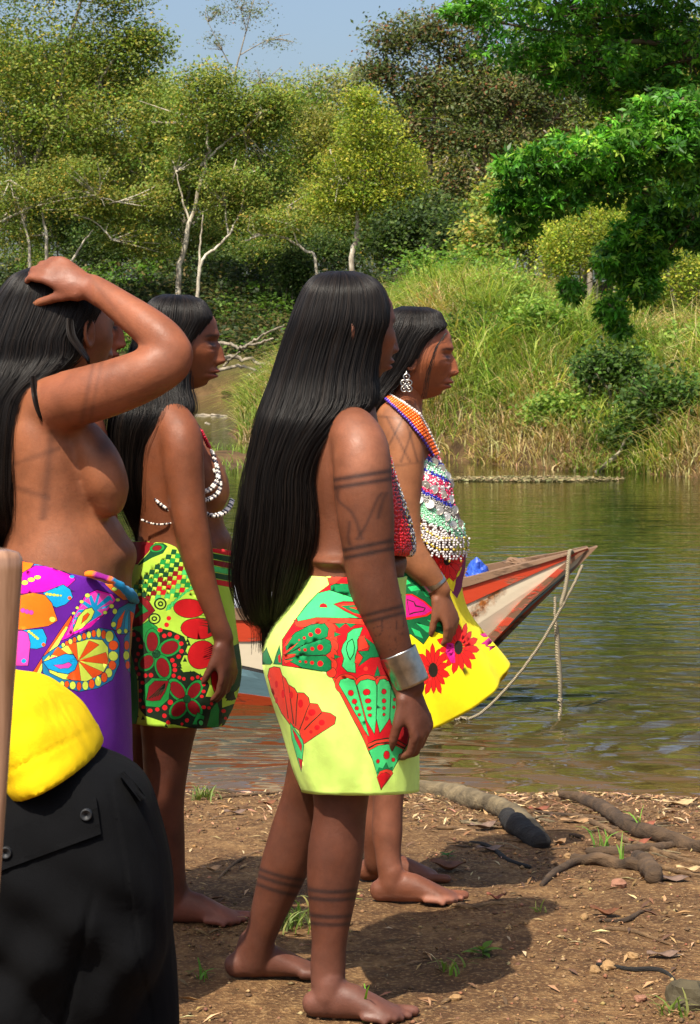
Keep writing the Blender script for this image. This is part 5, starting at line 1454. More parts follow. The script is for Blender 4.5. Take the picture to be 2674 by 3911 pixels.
    for i in range(64):
        for j in range(34):
            X = 1120 + j * 13.5 + (i % 2) * 6.7; Y = 200 + i * 13
            s_ = Y - .52 * (X - 1150)         # runs along the slanting rows of the net
            if X > np.interp(Y, [200, 330, 420, 540, 740, 800, 920], [1290, 1360, 1420, 1440, 1470, 1530, 1540]): continue
            if X < np.interp(Y, [200, 330, 420, 470, 900], [1230, 1215, 1165, 1140, 1150]): continue
            if s_ < 230: c = WHT if rng.random() < .5 else PINK
            elif s_ < 262: c = BLU
            elif s_ < 330: c = WHT if rng.random() < .35 else MINT
            elif s_ < 352: c = BLU
            elif s_ < 420: c = WHT if rng.random() < .6 else PINK
            elif s_ < 500: c = PINK if rng.random() < .85 else WHT
            elif s_ < 528: c = BLU
            elif s_ < 600: c = srgb(150, 146, 138)
            elif s_ < 720: c = MINT if rng.random() < .8 else WHT
            else:
                if rng.random() < .35: continue
                c = WHT
            px_, py_ = Z(X + 3 * rng.normal(), Y + 3 * rng.normal())
            t, v = Lt.invert(np.array([px_]), np.array([py_])); P.append(Lt.world(t, v, np.array([.003]))[0]); C.append(np.array(c) * (1 + .1 * rng.normal()))
    beads("beads", P, .0036, np.clip(C, 0, 1), top)
    proto = None
    for (X, Y) in [(1195, 610), (1275, 648), (1340, 695), (1392, 742), (1240, 500), (1302, 535), (1362, 572), (1420, 612), (1300, 330), (1350, 378), (1392, 430), (1425, 490), (1440, 805), (1490, 800), (1450, 690)]:
        px_, py_ = Z(X, Y); t, v = Lt.invert(np.array([px_]), np.array([py_])); c = Lt.world(t, v, np.array([.007]))[0]
        r = Lt.row(v)[0]; cen = np.array([((r[0] + r[2]) / 2 - CX) * r[6] / FPX, r[6], c[2]])
        nrm = c - cen; nrm /= np.linalg.norm(nrm); nrm = nrm + np.array([0, 0, .15]) + .15 * rng.normal(size=3); nrm /= np.linalg.norm(nrm)
        e1 = np.cross(nrm, (0, 0, 1)); e1 /= np.linalg.norm(e1); e2 = np.cross(nrm, e1)
        a = np.linspace(0, 2 * np.pi, 20, endpoint=False); rad = .0112
        rings = [(rad, -.001), (rad, .001), (rad * .9, .0013), (rad * .86, .0006), (rad * .35, .0008), (rad * .25, .0013)]
        V = np.vstack([c + rr * (np.cos(a)[:, None] * e1 + np.sin(a)[:, None] * e2) + h_ * nrm for rr, h_ in rings])
        Fs = [(i * 20 + k, i * 20 + (k + 1) % 20, (i + 1) * 20 + (k + 1) % 20, (i + 1) * 20 + k) for i in range(5) for k in range(20)] + [tuple(range(19, -1, -1)), tuple(100 + k for k in range(20))]
        mesh_np("coin", V, Fs, m_coin, top, smooth=False)
    for X in np.arange(1180, 1545, 24):
        y0 = np.interp(X, [1180, 1240, 1400, 1540], [760, 850, 930, 960]); y1 = np.interp(X, [1180, 1240, 1330, 1420, 1540], [850, 960, 1010, 1075, 1075]) + 8 * rng.normal()
        px0, py0 = Z(X, y0); t, v = Lt.invert(np.array([px0]), np.array([min(py0, 538)])); p0 = Lt.world(t, v, np.array([.006]))[0]
        n = int((y1 - y0) / 17) + 3
        Pz = np.array([p0 + np.array([.002 * rng.normal(), 0, -k * 17 * .1318 * d / FPX]) for k in range(n)])
        V, Fs = [], []
        beads("fringe_strand", Pz, .0036, np.array([srgb(214, 206, 204) if k % 5 else srgb(196, 170, 60) for k in range(n)]), top, stuff=True)
    # necklace
    for i in (0, 1.6, 3.2, 4.8, 6.4, 8):
        s_ = np.linspace(0, 1, 27)
        px_ = np.interp(s_, [0, .25, .5, .75, 1], [386, 396, 409, 421, 433]) + i * np.interp(s_, [0, .5, 1], [.5, 1.3, .7]); py_ = np.interp(s_, [0, .25, .5, .75, 1], [399, 408, 421, 436, 455]) - i * np.interp(s_, [0, .5, 1], [.5, .9, .3])
        dd = drape(BV, px_, py_, d, .005 + .0022 * (int(i) % 2)); dd = np.convolve(np.r_[dd[:1], dd[:1], dd, dd[-1:], dd[-1:]], np.ones(5) / 5, 'valid')
        px2 = np.r_[px_, px_[::-1][1:-1]]; py2 = np.r_[py_, py_[::-1][1:-1]]; dd2 = np.r_[dd, (2 * d + .02 - dd)[::-1][1:-1]]
        P = np.stack([(px2 - CX) * dd2 / FPX, dd2, CAMZ - (py2 - HY) * dd2 / FPX], -1)
        c = srgb(240, 104, 14)
        if i == 8: c = srgb(214, 206, 196)
        if i == 0: c = srgb(80, 50, 150)
        cols = np.array([np.array(c) * (1 + .2 * rng.normal()) for _ in px2])
        beads("necklace_strand", P, .0047, np.clip(cols, 0, 1), root, stuff=True)
    # earring: three rows of pierced silver discs
    mb = MB()
    for (X, Y, r_) in [(406.5, 377, 3.0), (403.5, 383, 2.8), (409, 383, 2.8), (404, 389, 2.8), (409, 389, 2.8), (406.5, 386, 2.4)]:
        c = np.array(Wp(X, Y, d - .094)); rr = r_ * d / FPX
        a = np.linspace(0, 2 * np.pi, 12, endpoint=False)
        P = np.stack([c[0] + rr * np.cos(a), c[1] + 0 * a, c[2] + rr * np.sin(a)], -1); P = np.vstack([P, P[:1]])
        V, Fs = tube(P, .0022, seg=6, cap=None); mb.add(V, Fs)
        V = c + BEAD_V * .003; mb.add(V, BEAD_F)
    P = np.array([Wp(406.5, 371, d - .088), Wp(406.5, 375, d - .093)]); V, Fs = tube(P, .0015, seg=6); mb.add(V, Fs)
    mb.build("earring", m_silver, root)
    V, Fs = ring_band([Wp(430.5, 578.5, d - .16), Wp(436.5, 586.5, d - .158)], [.0318, .0292], [.0300, .0270], .002)
    mesh_np("silver_bracelet", V, Fs, m_silver, root)
m_coin = plain("old_coin", (0.60, 0.56, 0.50), .42, .85, 90, .25, .4, .0008)
person_b()

# ============================================================ woman with bead straps, in the green and red skirt
def person_c():
    d = 5.2
    root = person_root(170, 918, d, "woman with black and white bead straps and slack arm in green red flowered skirt")
    B = Body(d)
    Mh = add_head(B, 179.5, 345, 0, yaw=-2, pitch=-2, size=.985)
    B.limb([(172, 372, 0, 21, 22), (168, 398, 0, 20, 22), (166, 416, 0, 26, 36)])
    B.limb([(166, 408, .01, 24, 40), (165, 430, .0, 36, 66), (172, 470, 0, 42, 70), (177, 505, 0, 43, 66), (182, 540, 0, 44, 64), (182, 580, 0, 46, 70), (180, 630, 0, 50, 74), (178, 680, 0, 46, 68)])
    B.limb([(198, 452, -.05, 14, 24), (208, 475, -.055, 18, 26), (212, 494, -.055, 18.5, 25), (212, 502, -.055, 14, 20)]); B.limb([(198, 452, .09, 14, 24), (208, 475, .1, 18, 26), (212, 492, .1, 18, 25)])
    B.ball(206, 545, 0, 27, 24, 56)
    B.limb([(168, 420, -.10, 22, 22), (180, 436, -.145, 22, 21), (183, 458, -.16, 21, 20), (186, 487, -.165, 19, 18), (190, 517, -.17, 17.5, 17), (196, 548, -.17, 17, 16), (201, 572, -.17, 14, 13.5), (208, 595, -.165, 12.5, 12), (218, 622, -.16, 10.5, 10), (224, 640, -.155, 9.8, 8.5)])
    add_hand(B, Wp(225, 642, d - .155), (.10, .02, -1), (-.8, .5, -.05), .93, curl=(22, 30, 24), thumb_side=-1, thumb=(22, 10))
    B.limb([(170, 425, .12, 20, 20), (178, 470, .17, 19, 19), (186, 530, .18, 17, 17), (196, 580, .18, 13, 13), (210, 625, .17, 10, 9)])
    add_hand(B, Wp(211, 627, d + .17), (.2, 0, -1), (-.5, -.8, 0), .9, thumb_side=1)
    B.limb([(172, 680, -.06, 36, 38), (168, 735, -.06, 27, 28), (166, 762, -.06, 23.5, 24), (165, 803, -.06, 19.5, 20), (168, 842, -.05, 17.5, 17.5), (172, 876, -.04, 14, 14), (174, 898, -.03, 13, 13)])
    h = Wp(152, 921, d - .02); h.z = gz(h.x, d - .02); add_foot(B, h, yaw=-6, length=.222, side=1)
    B.limb([(160, 680, .09, 36, 38), (148, 735, .10, 25, 26), (140, 790, .12, 19, 19), (136, 840, .14, 16, 16), (134, 880, .16, 12, 12)])
    h = Wp(112, 902, d + .16); h.z = gz(h.x, d + .16); add_foot(B, h, yaw=0, length=.222, side=-1)
    V, Fq = B.fuse(0.0046, 5, extra=lambda x, y, V: sstep(400, 425, y) * sstep(635, 615, y) + sstep(730, 740, y) * sstep(880, 865, y))
    col = np.tile(SKIN_C, (len(V), 1))
    px = CX + V[:, 0] * FPX / V[:, 1]; py = HY - (V[:, 2] - CAMZ) * FPX / V[:, 1]
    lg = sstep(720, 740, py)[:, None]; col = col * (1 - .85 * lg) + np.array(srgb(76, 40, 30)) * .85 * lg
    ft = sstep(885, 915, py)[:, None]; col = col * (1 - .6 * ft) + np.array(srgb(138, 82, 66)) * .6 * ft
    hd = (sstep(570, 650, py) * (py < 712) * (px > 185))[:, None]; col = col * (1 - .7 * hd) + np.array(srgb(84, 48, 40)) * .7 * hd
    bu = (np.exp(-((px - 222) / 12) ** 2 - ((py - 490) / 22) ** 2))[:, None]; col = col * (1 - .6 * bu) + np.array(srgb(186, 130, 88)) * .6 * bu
    face_paint(V, col, Mh, .985)
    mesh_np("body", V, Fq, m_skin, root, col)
    L = Loft([(166, 294, 188, 295, 0, .02, d), (155, 298, 201, 300, 0, .052, d), (147, 307, 207, 308, 0, .070, d), (142, 320, 210, 317, 0, .080, d), (138, 334, 205, 327, 0, .084, d), (134, 348, 198, 337, 0, .087, d), (130, 360, 191, 350, 0, .09, d), (127, 371, 189, 364, 0, .092, d), (119, 392, 187, 386, 0, .10, d - .01),
              (112, 414, 191, 411, 0, .125, d - .02), (110, 432, 174, 430, 0, .14, d - .01), (112, 454, 161, 452, 0, .14, d), (116, 478, 153, 476, 0, .13, d), (122, 502, 152, 500, 0, .11, d), (130, 521, 154, 519, 0, .08, d), (137, 535, 150, 533, 0, .04, d)], 2.8)
    hair_on_loft(L, root, 8000, 26, radius=.0005, shell_end=.86, vend=(.72, 1.06), stray=.05)
    # skirt
    LM = srgb(172, 212, 66); DK = srgb(20, 38, 20); DR = srgb(128, 10, 20); RD = srgb(208, 24, 34); GR = srgb(24, 138, 58); LG = srgb(74, 202, 104); DGN = srgb(10, 70, 36); YL = srgb(222, 236, 120)
    D = Draw(125.65, 536.6, .09014)
    D.poly([(-600, 60), (330, 60), (260, 180), (150, 310), (-600, 330)], DR)
    D.poly([(150, 320), (260, 190), (330, 75), (420, 75), (470, 110), (420, 190), (300, 240), (170, 320)], DGN); D.ell(355, 130, 80, 45, GR, -10, DGN); D.ell(355, 130, 50, 28, DR, -10, DK)
    cs = [DGN, GR, DGN, DR, RD, LG, GR, RD, RD, DGN]
    for j in range(10):
        for i in range(9):
            x = 130 + 58 * i + 44 * j; y = 560 - 55 * i + 42 * j - 0
            if y < 150 or y > 690 or x > 820: continue
            D.poly([(x - 32, y + 24), (x - 20, y - 28), (x + 34, y - 24), (x + 22, y + 28)], cs[j] if (i + j) % 5 else cs[(j + 1) % 10], DK, 2)
    for k in range(8): D.poly([(450 + k * 40, 820 - k * 36), (470 + k * 40, 760 - k * 34), (520 + k * 40, 740 - k * 34), (500 + k * 40, 800 - k * 36)], LG, GR, 4)
    D.poly([(520, 860), (560, 720), (680, 620), (780, 580), (1400, 700), (1400, 1700), (1180, 1740), (900, 1760), (880, 1560), (760, 1500), (600, 1460), (640, 1200), (560, 1080), (520, 960)], LM)
    D.poly([(60, 1040), (300, 1000), (500, 1040), (650, 1110), (690, 1210), (640, 1330), (590, 1440), (640, 1500), (760, 1490), (880, 1560), (920, 1650), (880, 1770), (1060, 1790), (1060, 2060), (1000, 2125), (760, 2130), (430, 2060), (240, 1990), (160, 1900), (150, 1560), (100, 1500), (60, 1260)], DK)
    for k in range(26):      # saw-tooth rim
        q = [(150, 1600), (150, 1900), (240, 2000), (430, 2060), (640, 1100), (690, 1210), (640, 1330), (600, 1440), (760, 1500), (880, 1560)][k % 10]
        x, y = q[0] + 40 * rng.normal(), q[1] + 30 * rng.normal(); D.poly([(x - 25, y + 15), (x, y - 35), (x + 25, y + 15)], DK)
    D.poly([(80, 700), (180, 660), (260, 700), (330, 820), (260, 900), (170, 990), (60, 1000)], DR, DK); D.poly([(150, 760), (180, 735), (215, 770), (265, 825), (190, 860), (120, 905), (110, 880), (170, 820)], GR, DK, 5)
    D.poly([(60, 1010), (180, 990), (270, 930), (350, 1000), (380, 1050), (375, 1240), (330, 1300), (230, 1200), (170, 1060)], GR, DK)
    for cx_, cy_, r in ((390, 745, 68), (328, 910, 62)): D.ell(cx_, cy_, r, r, DK); D.ell(cx_, cy_, r * .75, r * .75, LM); D.ell(cx_, cy_, r * .45, r * .45, DK); D.ell(cx_, cy_, r * .2, r * .2, LM)
    def petal(x, y, a, b_, rot):
        D.ell(x, y, a * 1.38, b_ * 1.38, GR, rot, DK, 5); D.ell(x, y, a, b_, DR, rot, DK, 5)
    for q in ((306, 1165, 58, 105, 0), (490, 1230, 95, 68, -25), (245, 1390, 62, 85, 45), (420, 1450, 62, 105, -15), (575, 1700, 62, 105, -35), (760, 1705, 58, 95, 35), (590, 1910, 62, 95, 40), (755, 1895, 58, 85, -35)): petal(*q)
    D.poly([(215, 1800), (220, 1650), (300, 1570), (460, 1570), (500, 1640), (480, 1800), (380, 1890), (240, 1880)], GR, DK); D.poly([(245, 1810), (270, 1660), (330, 1600), (480, 1600), (440, 1720), (380, 1810), (300, 1820)], DR, DK)
    for k in range(5): D.poly([(260 + 30 * k, 1790 - 10 * k), (440, 1620 + 12 * k), (446, 1626 + 12 * k), (268 + 30 * k, 1800 - 10 * k)], DK)
    for x, y in ((350, 1300), (680, 1800)): D.ell(x, y, 38, 42, DGN, 0, DK)
    for q in ((700, 795, 165, 102, 4), (800, 1022, 185, 112, 4), (835, 1310, 140, 158, 25), (1010, 1560, 70, 190, 0)): D.ell(*q[:4], srgb(186, 14, 22), q[4], DK, 7, 28)
    for k in range(9):
        y = 770 + 26 * k; D.poly([(1010, 760 + 30 * k), (820 - 14 * (k % 3), y), (1010, 785 + 30 * k)], DK)
    D.poly([(860, 760), (1000, 800), (1010, 1020), (900, 1080), (900, 900)], DK)
    for k in range(6): D.poly([(1000, 1180 + 25 * k), (850, 1260 + 22 * k), (1000, 1205 + 25 * k)], srgb(60, 6, 12))
    for k, c_ in enumerate([RD, DGN, DR, LG, DGN, RD]): D.poly([(960, 120 + 70 * k), (1260, 170 + 70 * k), (1260, 230 + 70 * k), (960, 175 + 70 * k)], c_, DK, 3)
    D.poly([(1080, 1250), (1300, 1180), (1300, 1560), (1220, 1700), (1120, 1760), (1060, 1640)], DGN, DK)
    for k in range(6): D.poly([(1090 + 12 * k, 1790 + 30 * (k % 2)), (1120 + 12 * k, 1700), (1150 + 12 * k, 1800)], DK)
    D.poly([(1060, 1900), (1180, 1860), (1160, 2000), (1060, 2120)], DGN, DK); D.dots([(1075, 1930, 22), (1095, 2010, 18)], RD)
    D.poly([(60, 1000), (60, 2100), (120, 2080), (150, 1900), (130, 1600), (60, 1300)], GR, DK)
    D.dots([(95, 1085, 25), (150, 1140, 25), (178, 1220, 26), (145, 1300, 22), (118, 1370, 22), (122, 1460, 22), (155, 1525, 22), (230, 1540, 23), (290, 1535, 26), (430, 1100, 25), (490, 1083, 25), (570, 1115, 28), (617, 1187, 25), (620, 1270, 25), (590, 1330, 25), (520, 1370, 25), (545, 1425, 25), (548, 1478, 25), (535, 1540, 23), (598, 1560, 20), (645, 1575, 20), (740, 1570, 22), (800, 1555, 20), (845, 1575, 18), (865, 1640, 18), (862, 1715, 20), (845, 1770, 18), (860, 1890, 20), (908, 1895, 18), (935, 1850, 18), (200, 1620, 22), (178, 1710, 22), (178, 1815, 22), (215, 1890, 20), (278, 1930, 24), (352, 1915, 24), (437, 1895, 30), (432, 1985, 26), (500, 1835, 30), (680, 2035, 24), (475, 2060, 25), (625, 2075, 16), (480, 905, 26), (455, 978, 28), (385, 1035, 26)], RD)
    D.poly([(900, 2100), (930, 1920), (1000, 1830), (1030, 1920), (1020, 2110)], GR, DK); D.poly([(740, 2080), (800, 1950), (860, 1990), (840, 2080)], GR, DK); D.ell(825, 2060, 40, 45, DK); D.ell(825, 2060, 22, 26, LG)
    fold = lambda t, v: 0.02 * np.sin(6 * t + 1.0) * v + .034 * vnoise(t * 4 + v * 2, v * 5, 8) + 0.02 * np.sin(11 * t + 2.0) * v ** 1.5
    Ls = Loft([(134, 542, 233, 552, -2, .15, d), (130, 565, 232, 570, -1, .165, d), (127, 600, 233, 605, 0, .175, d), (126, 640, 238, 645, 0, .18, d), (127, 675, 240, 675, 3, .178, d), (129, 705, 232, 705, 4, .172, d), (131, 721, 222, 724, 5, .168, d)], 2.2, fold)
    printed_loft("skirt", Ls, LM, D.m, root, thick=.0025)
    # bead straps
    def strap(pts, n, cols, r=.0042, rows=2):
        A = catmull(np.array(pts, float), n)
        for q in range(rows):
            P = np.array([Wp(a[0] + 1.9 * q, a[1] + 1.2 * q, d + a[2]) for a in A])
            beads("bead_strap", P, r, np.array([cols[k % len(cols)] for k in range(n)]), root, stuff=True)
    BW = [srgb(222, 214, 204), srgb(222, 214, 204), srgb(26, 24, 28), srgb(210, 200, 190), srgb(60, 56, 70)]
    strap([(211, 451, -.10), (216, 466, -.115), (217, 478, -.13), (210, 488, -.145), (203, 491, -.15)], 24, BW, rows=2)
    strap([(214, 470, -.115), (219, 482, -.128), (217, 492, -.135), (209, 498, -.145), (203, 500, -.15)], 22, BW, rows=2)
    strap([(203, 512, -.135), (212, 515, -.135), (221, 513, -.12), (228, 507, -.08), (231, 500, -.02)], 24, BW, r=.005, rows=2)
    strap([(152, 494, -.135), (158, 502, -.15), (166, 508, -.155), (176, 514, -.155)], 18, BW, r=.0045, rows=3)
    strap([(142, 520, -.14), (154, 524, -.15), (166, 524, -.155), (178, 521, -.15)], 20, BW, r=.0028, rows=1)
    strap([(200, 430, -.13), (204, 438, -.125), (208, 446, -.11)], 9, [srgb(190, 20, 50)], rows=2)
person_c()
# ============================================================ woman with her hand on her head, in the purple skirt
def person_d():
    d = 4.4
    root = person_root(62, 1015, d, "woman seen from her side and back, hand raised to her hair, in purple printed skirt")
    B = Body(d)
    Mh = add_head(B, 70, 331, .02, yaw=44, pitch=-8, size=1.0, res=(120, 90))
    B.limb([(60, 365, 0, 25, 26), (54, 395, 0, 26, 28), (48, 412, 0, 32, 44)])
    B.limb([(44, 400, .0, 26, 50), (44, 420, .0, 40, 78), (50, 455, 0, 49, 82), (54, 485, 0, 49, 80), (58, 520, 0, 54, 80), (64, 552, 0, 66, 88), (62, 590, 0, 70, 92), (60, 640, 0, 72, 94), (58, 700, 0, 66, 88)])
    B.ball(90, 556, 0, 48, 30, 68)
    # soft chest, plain form
    B.limb([(86, 436, -.075, 17, 30), (99, 462, -.085, 22, 32), (107, 488, -.085, 22.5, 30), (109, 500, -.085, 18, 24)]); B.limb([(86, 436, .09, 17, 30), (98, 462, .1, 22, 32), (104, 486, .1, 22, 30)])
    # raised arm
    B.limb([(46, 412, -.09, 34, 30), (66, 401, -.14, 29, 28), (95, 393, -.18, 28, 27), (125, 383, -.20, 27, 26), (152, 372, -.21, 25, 24), (172, 361, -.21, 22, 20), (178, 355, -.21, 17, 16)])
    B.limb([(176, 352, -.21, 18, 18), (164, 340, -.20, 20.5, 20), (146, 325, -.18, 19.5, 19), (124, 309, -.15, 17, 16.5), (104, 295, -.115, 14.5, 14), (90, 287, -.09, 13.5, 12)])
    add_hand(B, Wp(88, 287, d - .10), (-.86, .20, .42), (-.15, .85, -.45), .98, curl=(30, 44, 34), spread=.5, thumb_side=1, thumb=(30, 2))
    B.limb([(46, 415, .12, 28, 28), (50, 460, .18, 26, 25), (56, 530, .2, 23, 23), (64, 590, .2, 19, 19), (76, 640, .19, 15, 13)])
    add_hand(B, Wp(77, 642, d + .19), (.2, 0, -1), (-.5, -.8, 0), .95, thumb_side=1)
    B.limb([(62, 700, -.09, 46, 48), (62, 770, -.09, 36, 38), (60, 840, -.1, 28, 28), (56, 900, -.1, 28, 27), (54, 960, -.1, 19, 19), (54, 1000, -.1, 18, 17)])
    h = Wp(24, 1020, d - .1); h.z = gz(h.x, d - .1); add_foot(B, h, yaw=-4, length=.225, side=1)
    B.limb([(50, 700, .1, 46, 48), (42, 770, .1, 36, 38), (34, 840, .1, 28, 28), (26, 900, .1, 27, 26), (20, 960, .12, 18, 18), (18, 985, .12, 17, 16)])
    h = Wp(-12, 1000, d + .12); h.z = gz(h.x, d + .12); add_foot(B, h, yaw=6, length=.225, side=-1)
    V, Fq = B.fuse(0.0046, 5, extra=lambda x, y, V: np.maximum(sstep(395, 420, y), ((x > 95) | (y > 372)) * sstep(276, 300, y) * (V[:, 1] < 4.33)) * sstep(700, 680, y))
    col = np.tile(SKIN_D, (len(V), 1))
    px = CX + V[:, 0] * FPX / V[:, 1]; py = HY - (V[:, 2] - CAMZ) * FPX / V[:, 1]
    arm = V[:, 1] < d - .10
    ar = ((py < 430) * arm * (px > 40))[:, None]; col = col * (1 - .5 * ar) + np.array(srgb(132, 74, 50)) * .5 * ar
    hd = ((py < 300) * (px < 92))[:, None]; col = col * (1 - .4 * hd) + np.array(srgb(132, 78, 62)) * .4 * hd
    def ink(w, s=.3):
        s = min(.9, s * 1.6); col[:] = col * (1 - s * np.clip(w, 0, 1)[:, None]) + INK * s * np.clip(w, 0, 1)[:, None]
    ch = (py > 425) & (py < 590)
    ink(np.exp(-((px - 104) / 11) ** 2 - ((py - 448) / 13) ** 2), .42)                       # plant-ink patch on the chest
    ink(np.exp(-((px - 48 + .10 * (py - 470)) / 4.5) ** 2) * (py > 430) * (py < 520), .26)
    ink(np.exp(-((py - 492 - .3 * (px - 30)) / 3.2) ** 2) * ch * (px < 50), .22); ink(np.exp(-((py - 455 + .35 * (px - 40)) / 3) ** 2) * ch * (px < 60), .20)
    ink(np.exp(-((px - 122) / 10) ** 2 - ((py - 560) / 22) ** 2), .30)
    ink(np.exp(-((px - 88 + .2 * (py - 390)) / 3) ** 2) * (py > 362) * (py < 424) * arm, .22); ink(np.exp(-((px - 96 + .2 * (py - 390)) / 2.4) ** 2) * (py > 362) * (py < 424) * arm, .18)
    ink(np.exp(-((px - 120 - .8 * (py - 315)) / 3) ** 2) * (py < 345) * arm, .14)
    face_paint(V, col, Mh)
    mesh_np("body", V, Fq, m_skin, root, col)
    L = Loft([(34, 267, 58, 268, 0, .02, d + .01), (16, 274, 78, 276, 0, .055, d + .01), (3, 288, 94, 290, 0, .076, d + .01), (-8, 306, 99, 306, 0, .087, d + .01), (-15, 325, 92, 322, 0, .092, d + .005), (-20, 343, 83, 338, 0, .095, d), (-24, 361, 80, 355, 0, .10, d), (-28, 380, 60, 374, 0, .112, d - .005),
              (-32, 402, 32, 398, 0, .13, d), (-34, 432, 23, 430, 0, .14, d), (-35, 470, 20, 468, 0, .14, d), (-34, 500, 19, 500, 0, .135, d), (-30, 527, 20, 527, 0, .11, d), (-22, 546, 10, 544, 0, .06, d)], 2.6)
    hr = hair_on_loft(L, root, 10000, 28, radius=.0005, vend=(.76, 1.05), stray=.05)
    def lock(pts, n, sp):
        A = catmull(np.array(pts, float), 18)
        W = np.array([[Wp(a[0] + jx * (.3 + .7 * math.sin(math.pi * min(1, .15 + k / 18))), a[1], d + a[2] + .0006 * jx) for k, a in enumerate(A)] for jx in rng.normal(size=n) * sp])
        P = np.array([Wp(a[0], a[1], d + a[2] + .004) for a in A])
        V, Fs = tube(P, np.linspace(.5, .3, 18) * d / FPX, seg=8); o = mesh_np("hair_lock", V, Fs, m_hair, root)
        strands("hair_strands", W, .0006, o)
    lock([(33, 376, -.13), (35, 395, -.165), (40, 413, -.17), (47, 425, -.155), (56, 433, -.13)], 80, 1.5)
    lock([(70, 318, -.085), (72, 335, -.10), (80, 348, -.105), (87, 358, -.10), (89, 364, -.09)], 80, 1.7)
    PURP = srgb(92, 22, 142); MAG = srgb(238, 10, 176); PNK = srgb(240, 70, 180); BLU = srgb(10, 156, 214); TEA = srgb(22, 122, 170); ORG = srgb(248, 118, 18); LIM = srgb(214, 236, 84); DK = srgb(36, 16, 56); OR2 = srgb(240, 86, 22)
    D = Draw(0, 536.6, .11268)
    D.poly([(-200, 150), (300, 240), (260, 300), (205, 325), (-200, 420)], ORG, DK); D.poly([(300, 248), (390, 252), (370, 268), (310, 262)], BLU)
    D.poly([(-200, 430), (205, 330), (320, 262), (450, 272), (600, 330), (665, 385), (600, 445), (400, 490), (205, 505), (-200, 540)], MAG, DK)
    D.dots([(230, 410, 28, 20), (285, 385, 30, 18), (338, 365, 28, 16)], LIM, DK, 3); D.dots([(636, 358, 22, 16)], BLU)
    D.poly([(390, 500), (560, 430), (620, 470), (642, 540), (580, 600), (500, 627), (420, 580)], BLU, DK); D.dots([(420, 510, 16, 12), (450, 514, 16, 12), (482, 518, 16, 12), (512, 522, 14, 10), (540, 524, 10, 8)], LIM, DK, 2); D.dots([(616, 545, 16)], OR2)
    D.poly([(-200, 540), (200, 520), (300, 500), (400, 520), (460, 590), (490, 680), (512, 742), (430, 790), (200, 826), (-200, 800)], ORG, DK); D.dots([(467, 732, 28, 24)], LIM, DK, 3); D.dots([(210, 655, 20), (245, 665, 20), (282, 672, 20)], PNK, DK, 2)
    D.poly([(200, 832), (380, 820), (415, 900), (402, 970), (330, 995), (270, 990), (240, 900)], BLU, DK); D.dots([(258, 842, 14, 11), (280, 858, 14, 11), (300, 874, 14, 11), (320, 890, 14, 11), (336, 905, 12, 10)], LIM, DK, 2); D.dots([(388, 958, 16)], OR2)
    D.poly([(-100, 840), (200, 835), (245, 855), (268, 950), (252, 1142), (-100, 1142)], PNK, DK); D.dots([(218, 1102, 20)], BLU)
    D.poly([(400, 1040), (630, 700), (642, 735), (600, 830), (450, 1010), (395, 1100), (330, 1260), (270, 1240), (350, 1120)], OR2, DK); D.poly([(430, 1030), (590, 795), (612, 805), (500, 990), (405, 1100), (350, 1250), (310, 1250), (370, 1130)], LIM, DK, 4)
    D.poly([(545, 920), (600, 830), (650, 700), (750, 520), (850, 476), (980, 515), (1020, 560), (900, 700), (760, 800), (600, 900)], MAG, DK)
    D.poly([(620, 820), (660, 700), (760, 540), (850, 500), (970, 530), (990, 570), (890, 690), (740, 790)], BLU)
    for q in ([(800, 510), (860, 490), (830, 590)], [(880, 500), (950, 520), (850, 610)], [(970, 560), (990, 590), (860, 640)], [(930, 630), (900, 690), (850, 650)], [(740, 570), (780, 540), (800, 610)], [(690, 650), (730, 600), (780, 640)], [(660, 720), (690, 670), (740, 680)], [(640, 780), (660, 730), (690, 760)]): D.poly(q, PNK)
    D.dots([(768, 523, 22, 18), (718, 578, 18, 14), (680, 632, 14, 12), (650, 680, 14, 12), (978, 616, 22, 18), (922, 672, 18, 15)], LIM, DK, 3)
    D.poly([(640, 848), (690, 710), (750, 645), (805, 632), (826, 665), (800, 730), (720, 810)], LIM, DK); D.poly([(715, 770), (730, 710), (770, 675), (785, 690), (760, 730)], OR2, DK, 3); D.poly([(590, 880), (640, 760), (650, 850)], PNK, DK, 3); D.poly([(660, 845), (880, 715), (800, 800), (620, 880)], MAG)
    D.poly([(380, 1070), (500, 985), (700, 870), (880, 812), (1000, 832), (1045, 940), (1045, 1130), (985, 1270), (860, 1342), (700, 1372), (560, 1332), (440, 1262), (385, 1205)], TEA, DK)
    D.poly([(460, 1050), (600, 960), (780, 910), (900, 918), (955, 985), (955, 1120), (900, 1212), (760, 1282), (560, 1262), (445, 1205), (420, 1130)], LIM, DK)
    for a0, a1 in ((-165, -140), (-118, -98), (-72, -48), (-22, 12), (36, 62), (88, 118), (142, 160)):
        pts = [(690, 1100)] + [(705 + 245 * math.cos(R(a)), 1095 + 180 * math.sin(R(a))) for a in np.linspace(a0, a1, 5)]
        D.poly(pts, OR2, DK, 3)
    D.poly([(400, 1100), (500, 1060), (440, 1190)], MAG); D.poly([(385, 1110), (440, 1052), (448, 1100)], LIM, DK, 3)
    D.poly([(388, 1112), (500, 1075), (580, 1042), (650, 1050), (686, 1112), (660, 1180), (600, 1216), (520, 1202), (430, 1170)], BLU, DK); D.poly([(480, 1140), (560, 1135), (610, 1115), (635, 1135), (610, 1162), (530, 1168)], PNK, DK, 4)
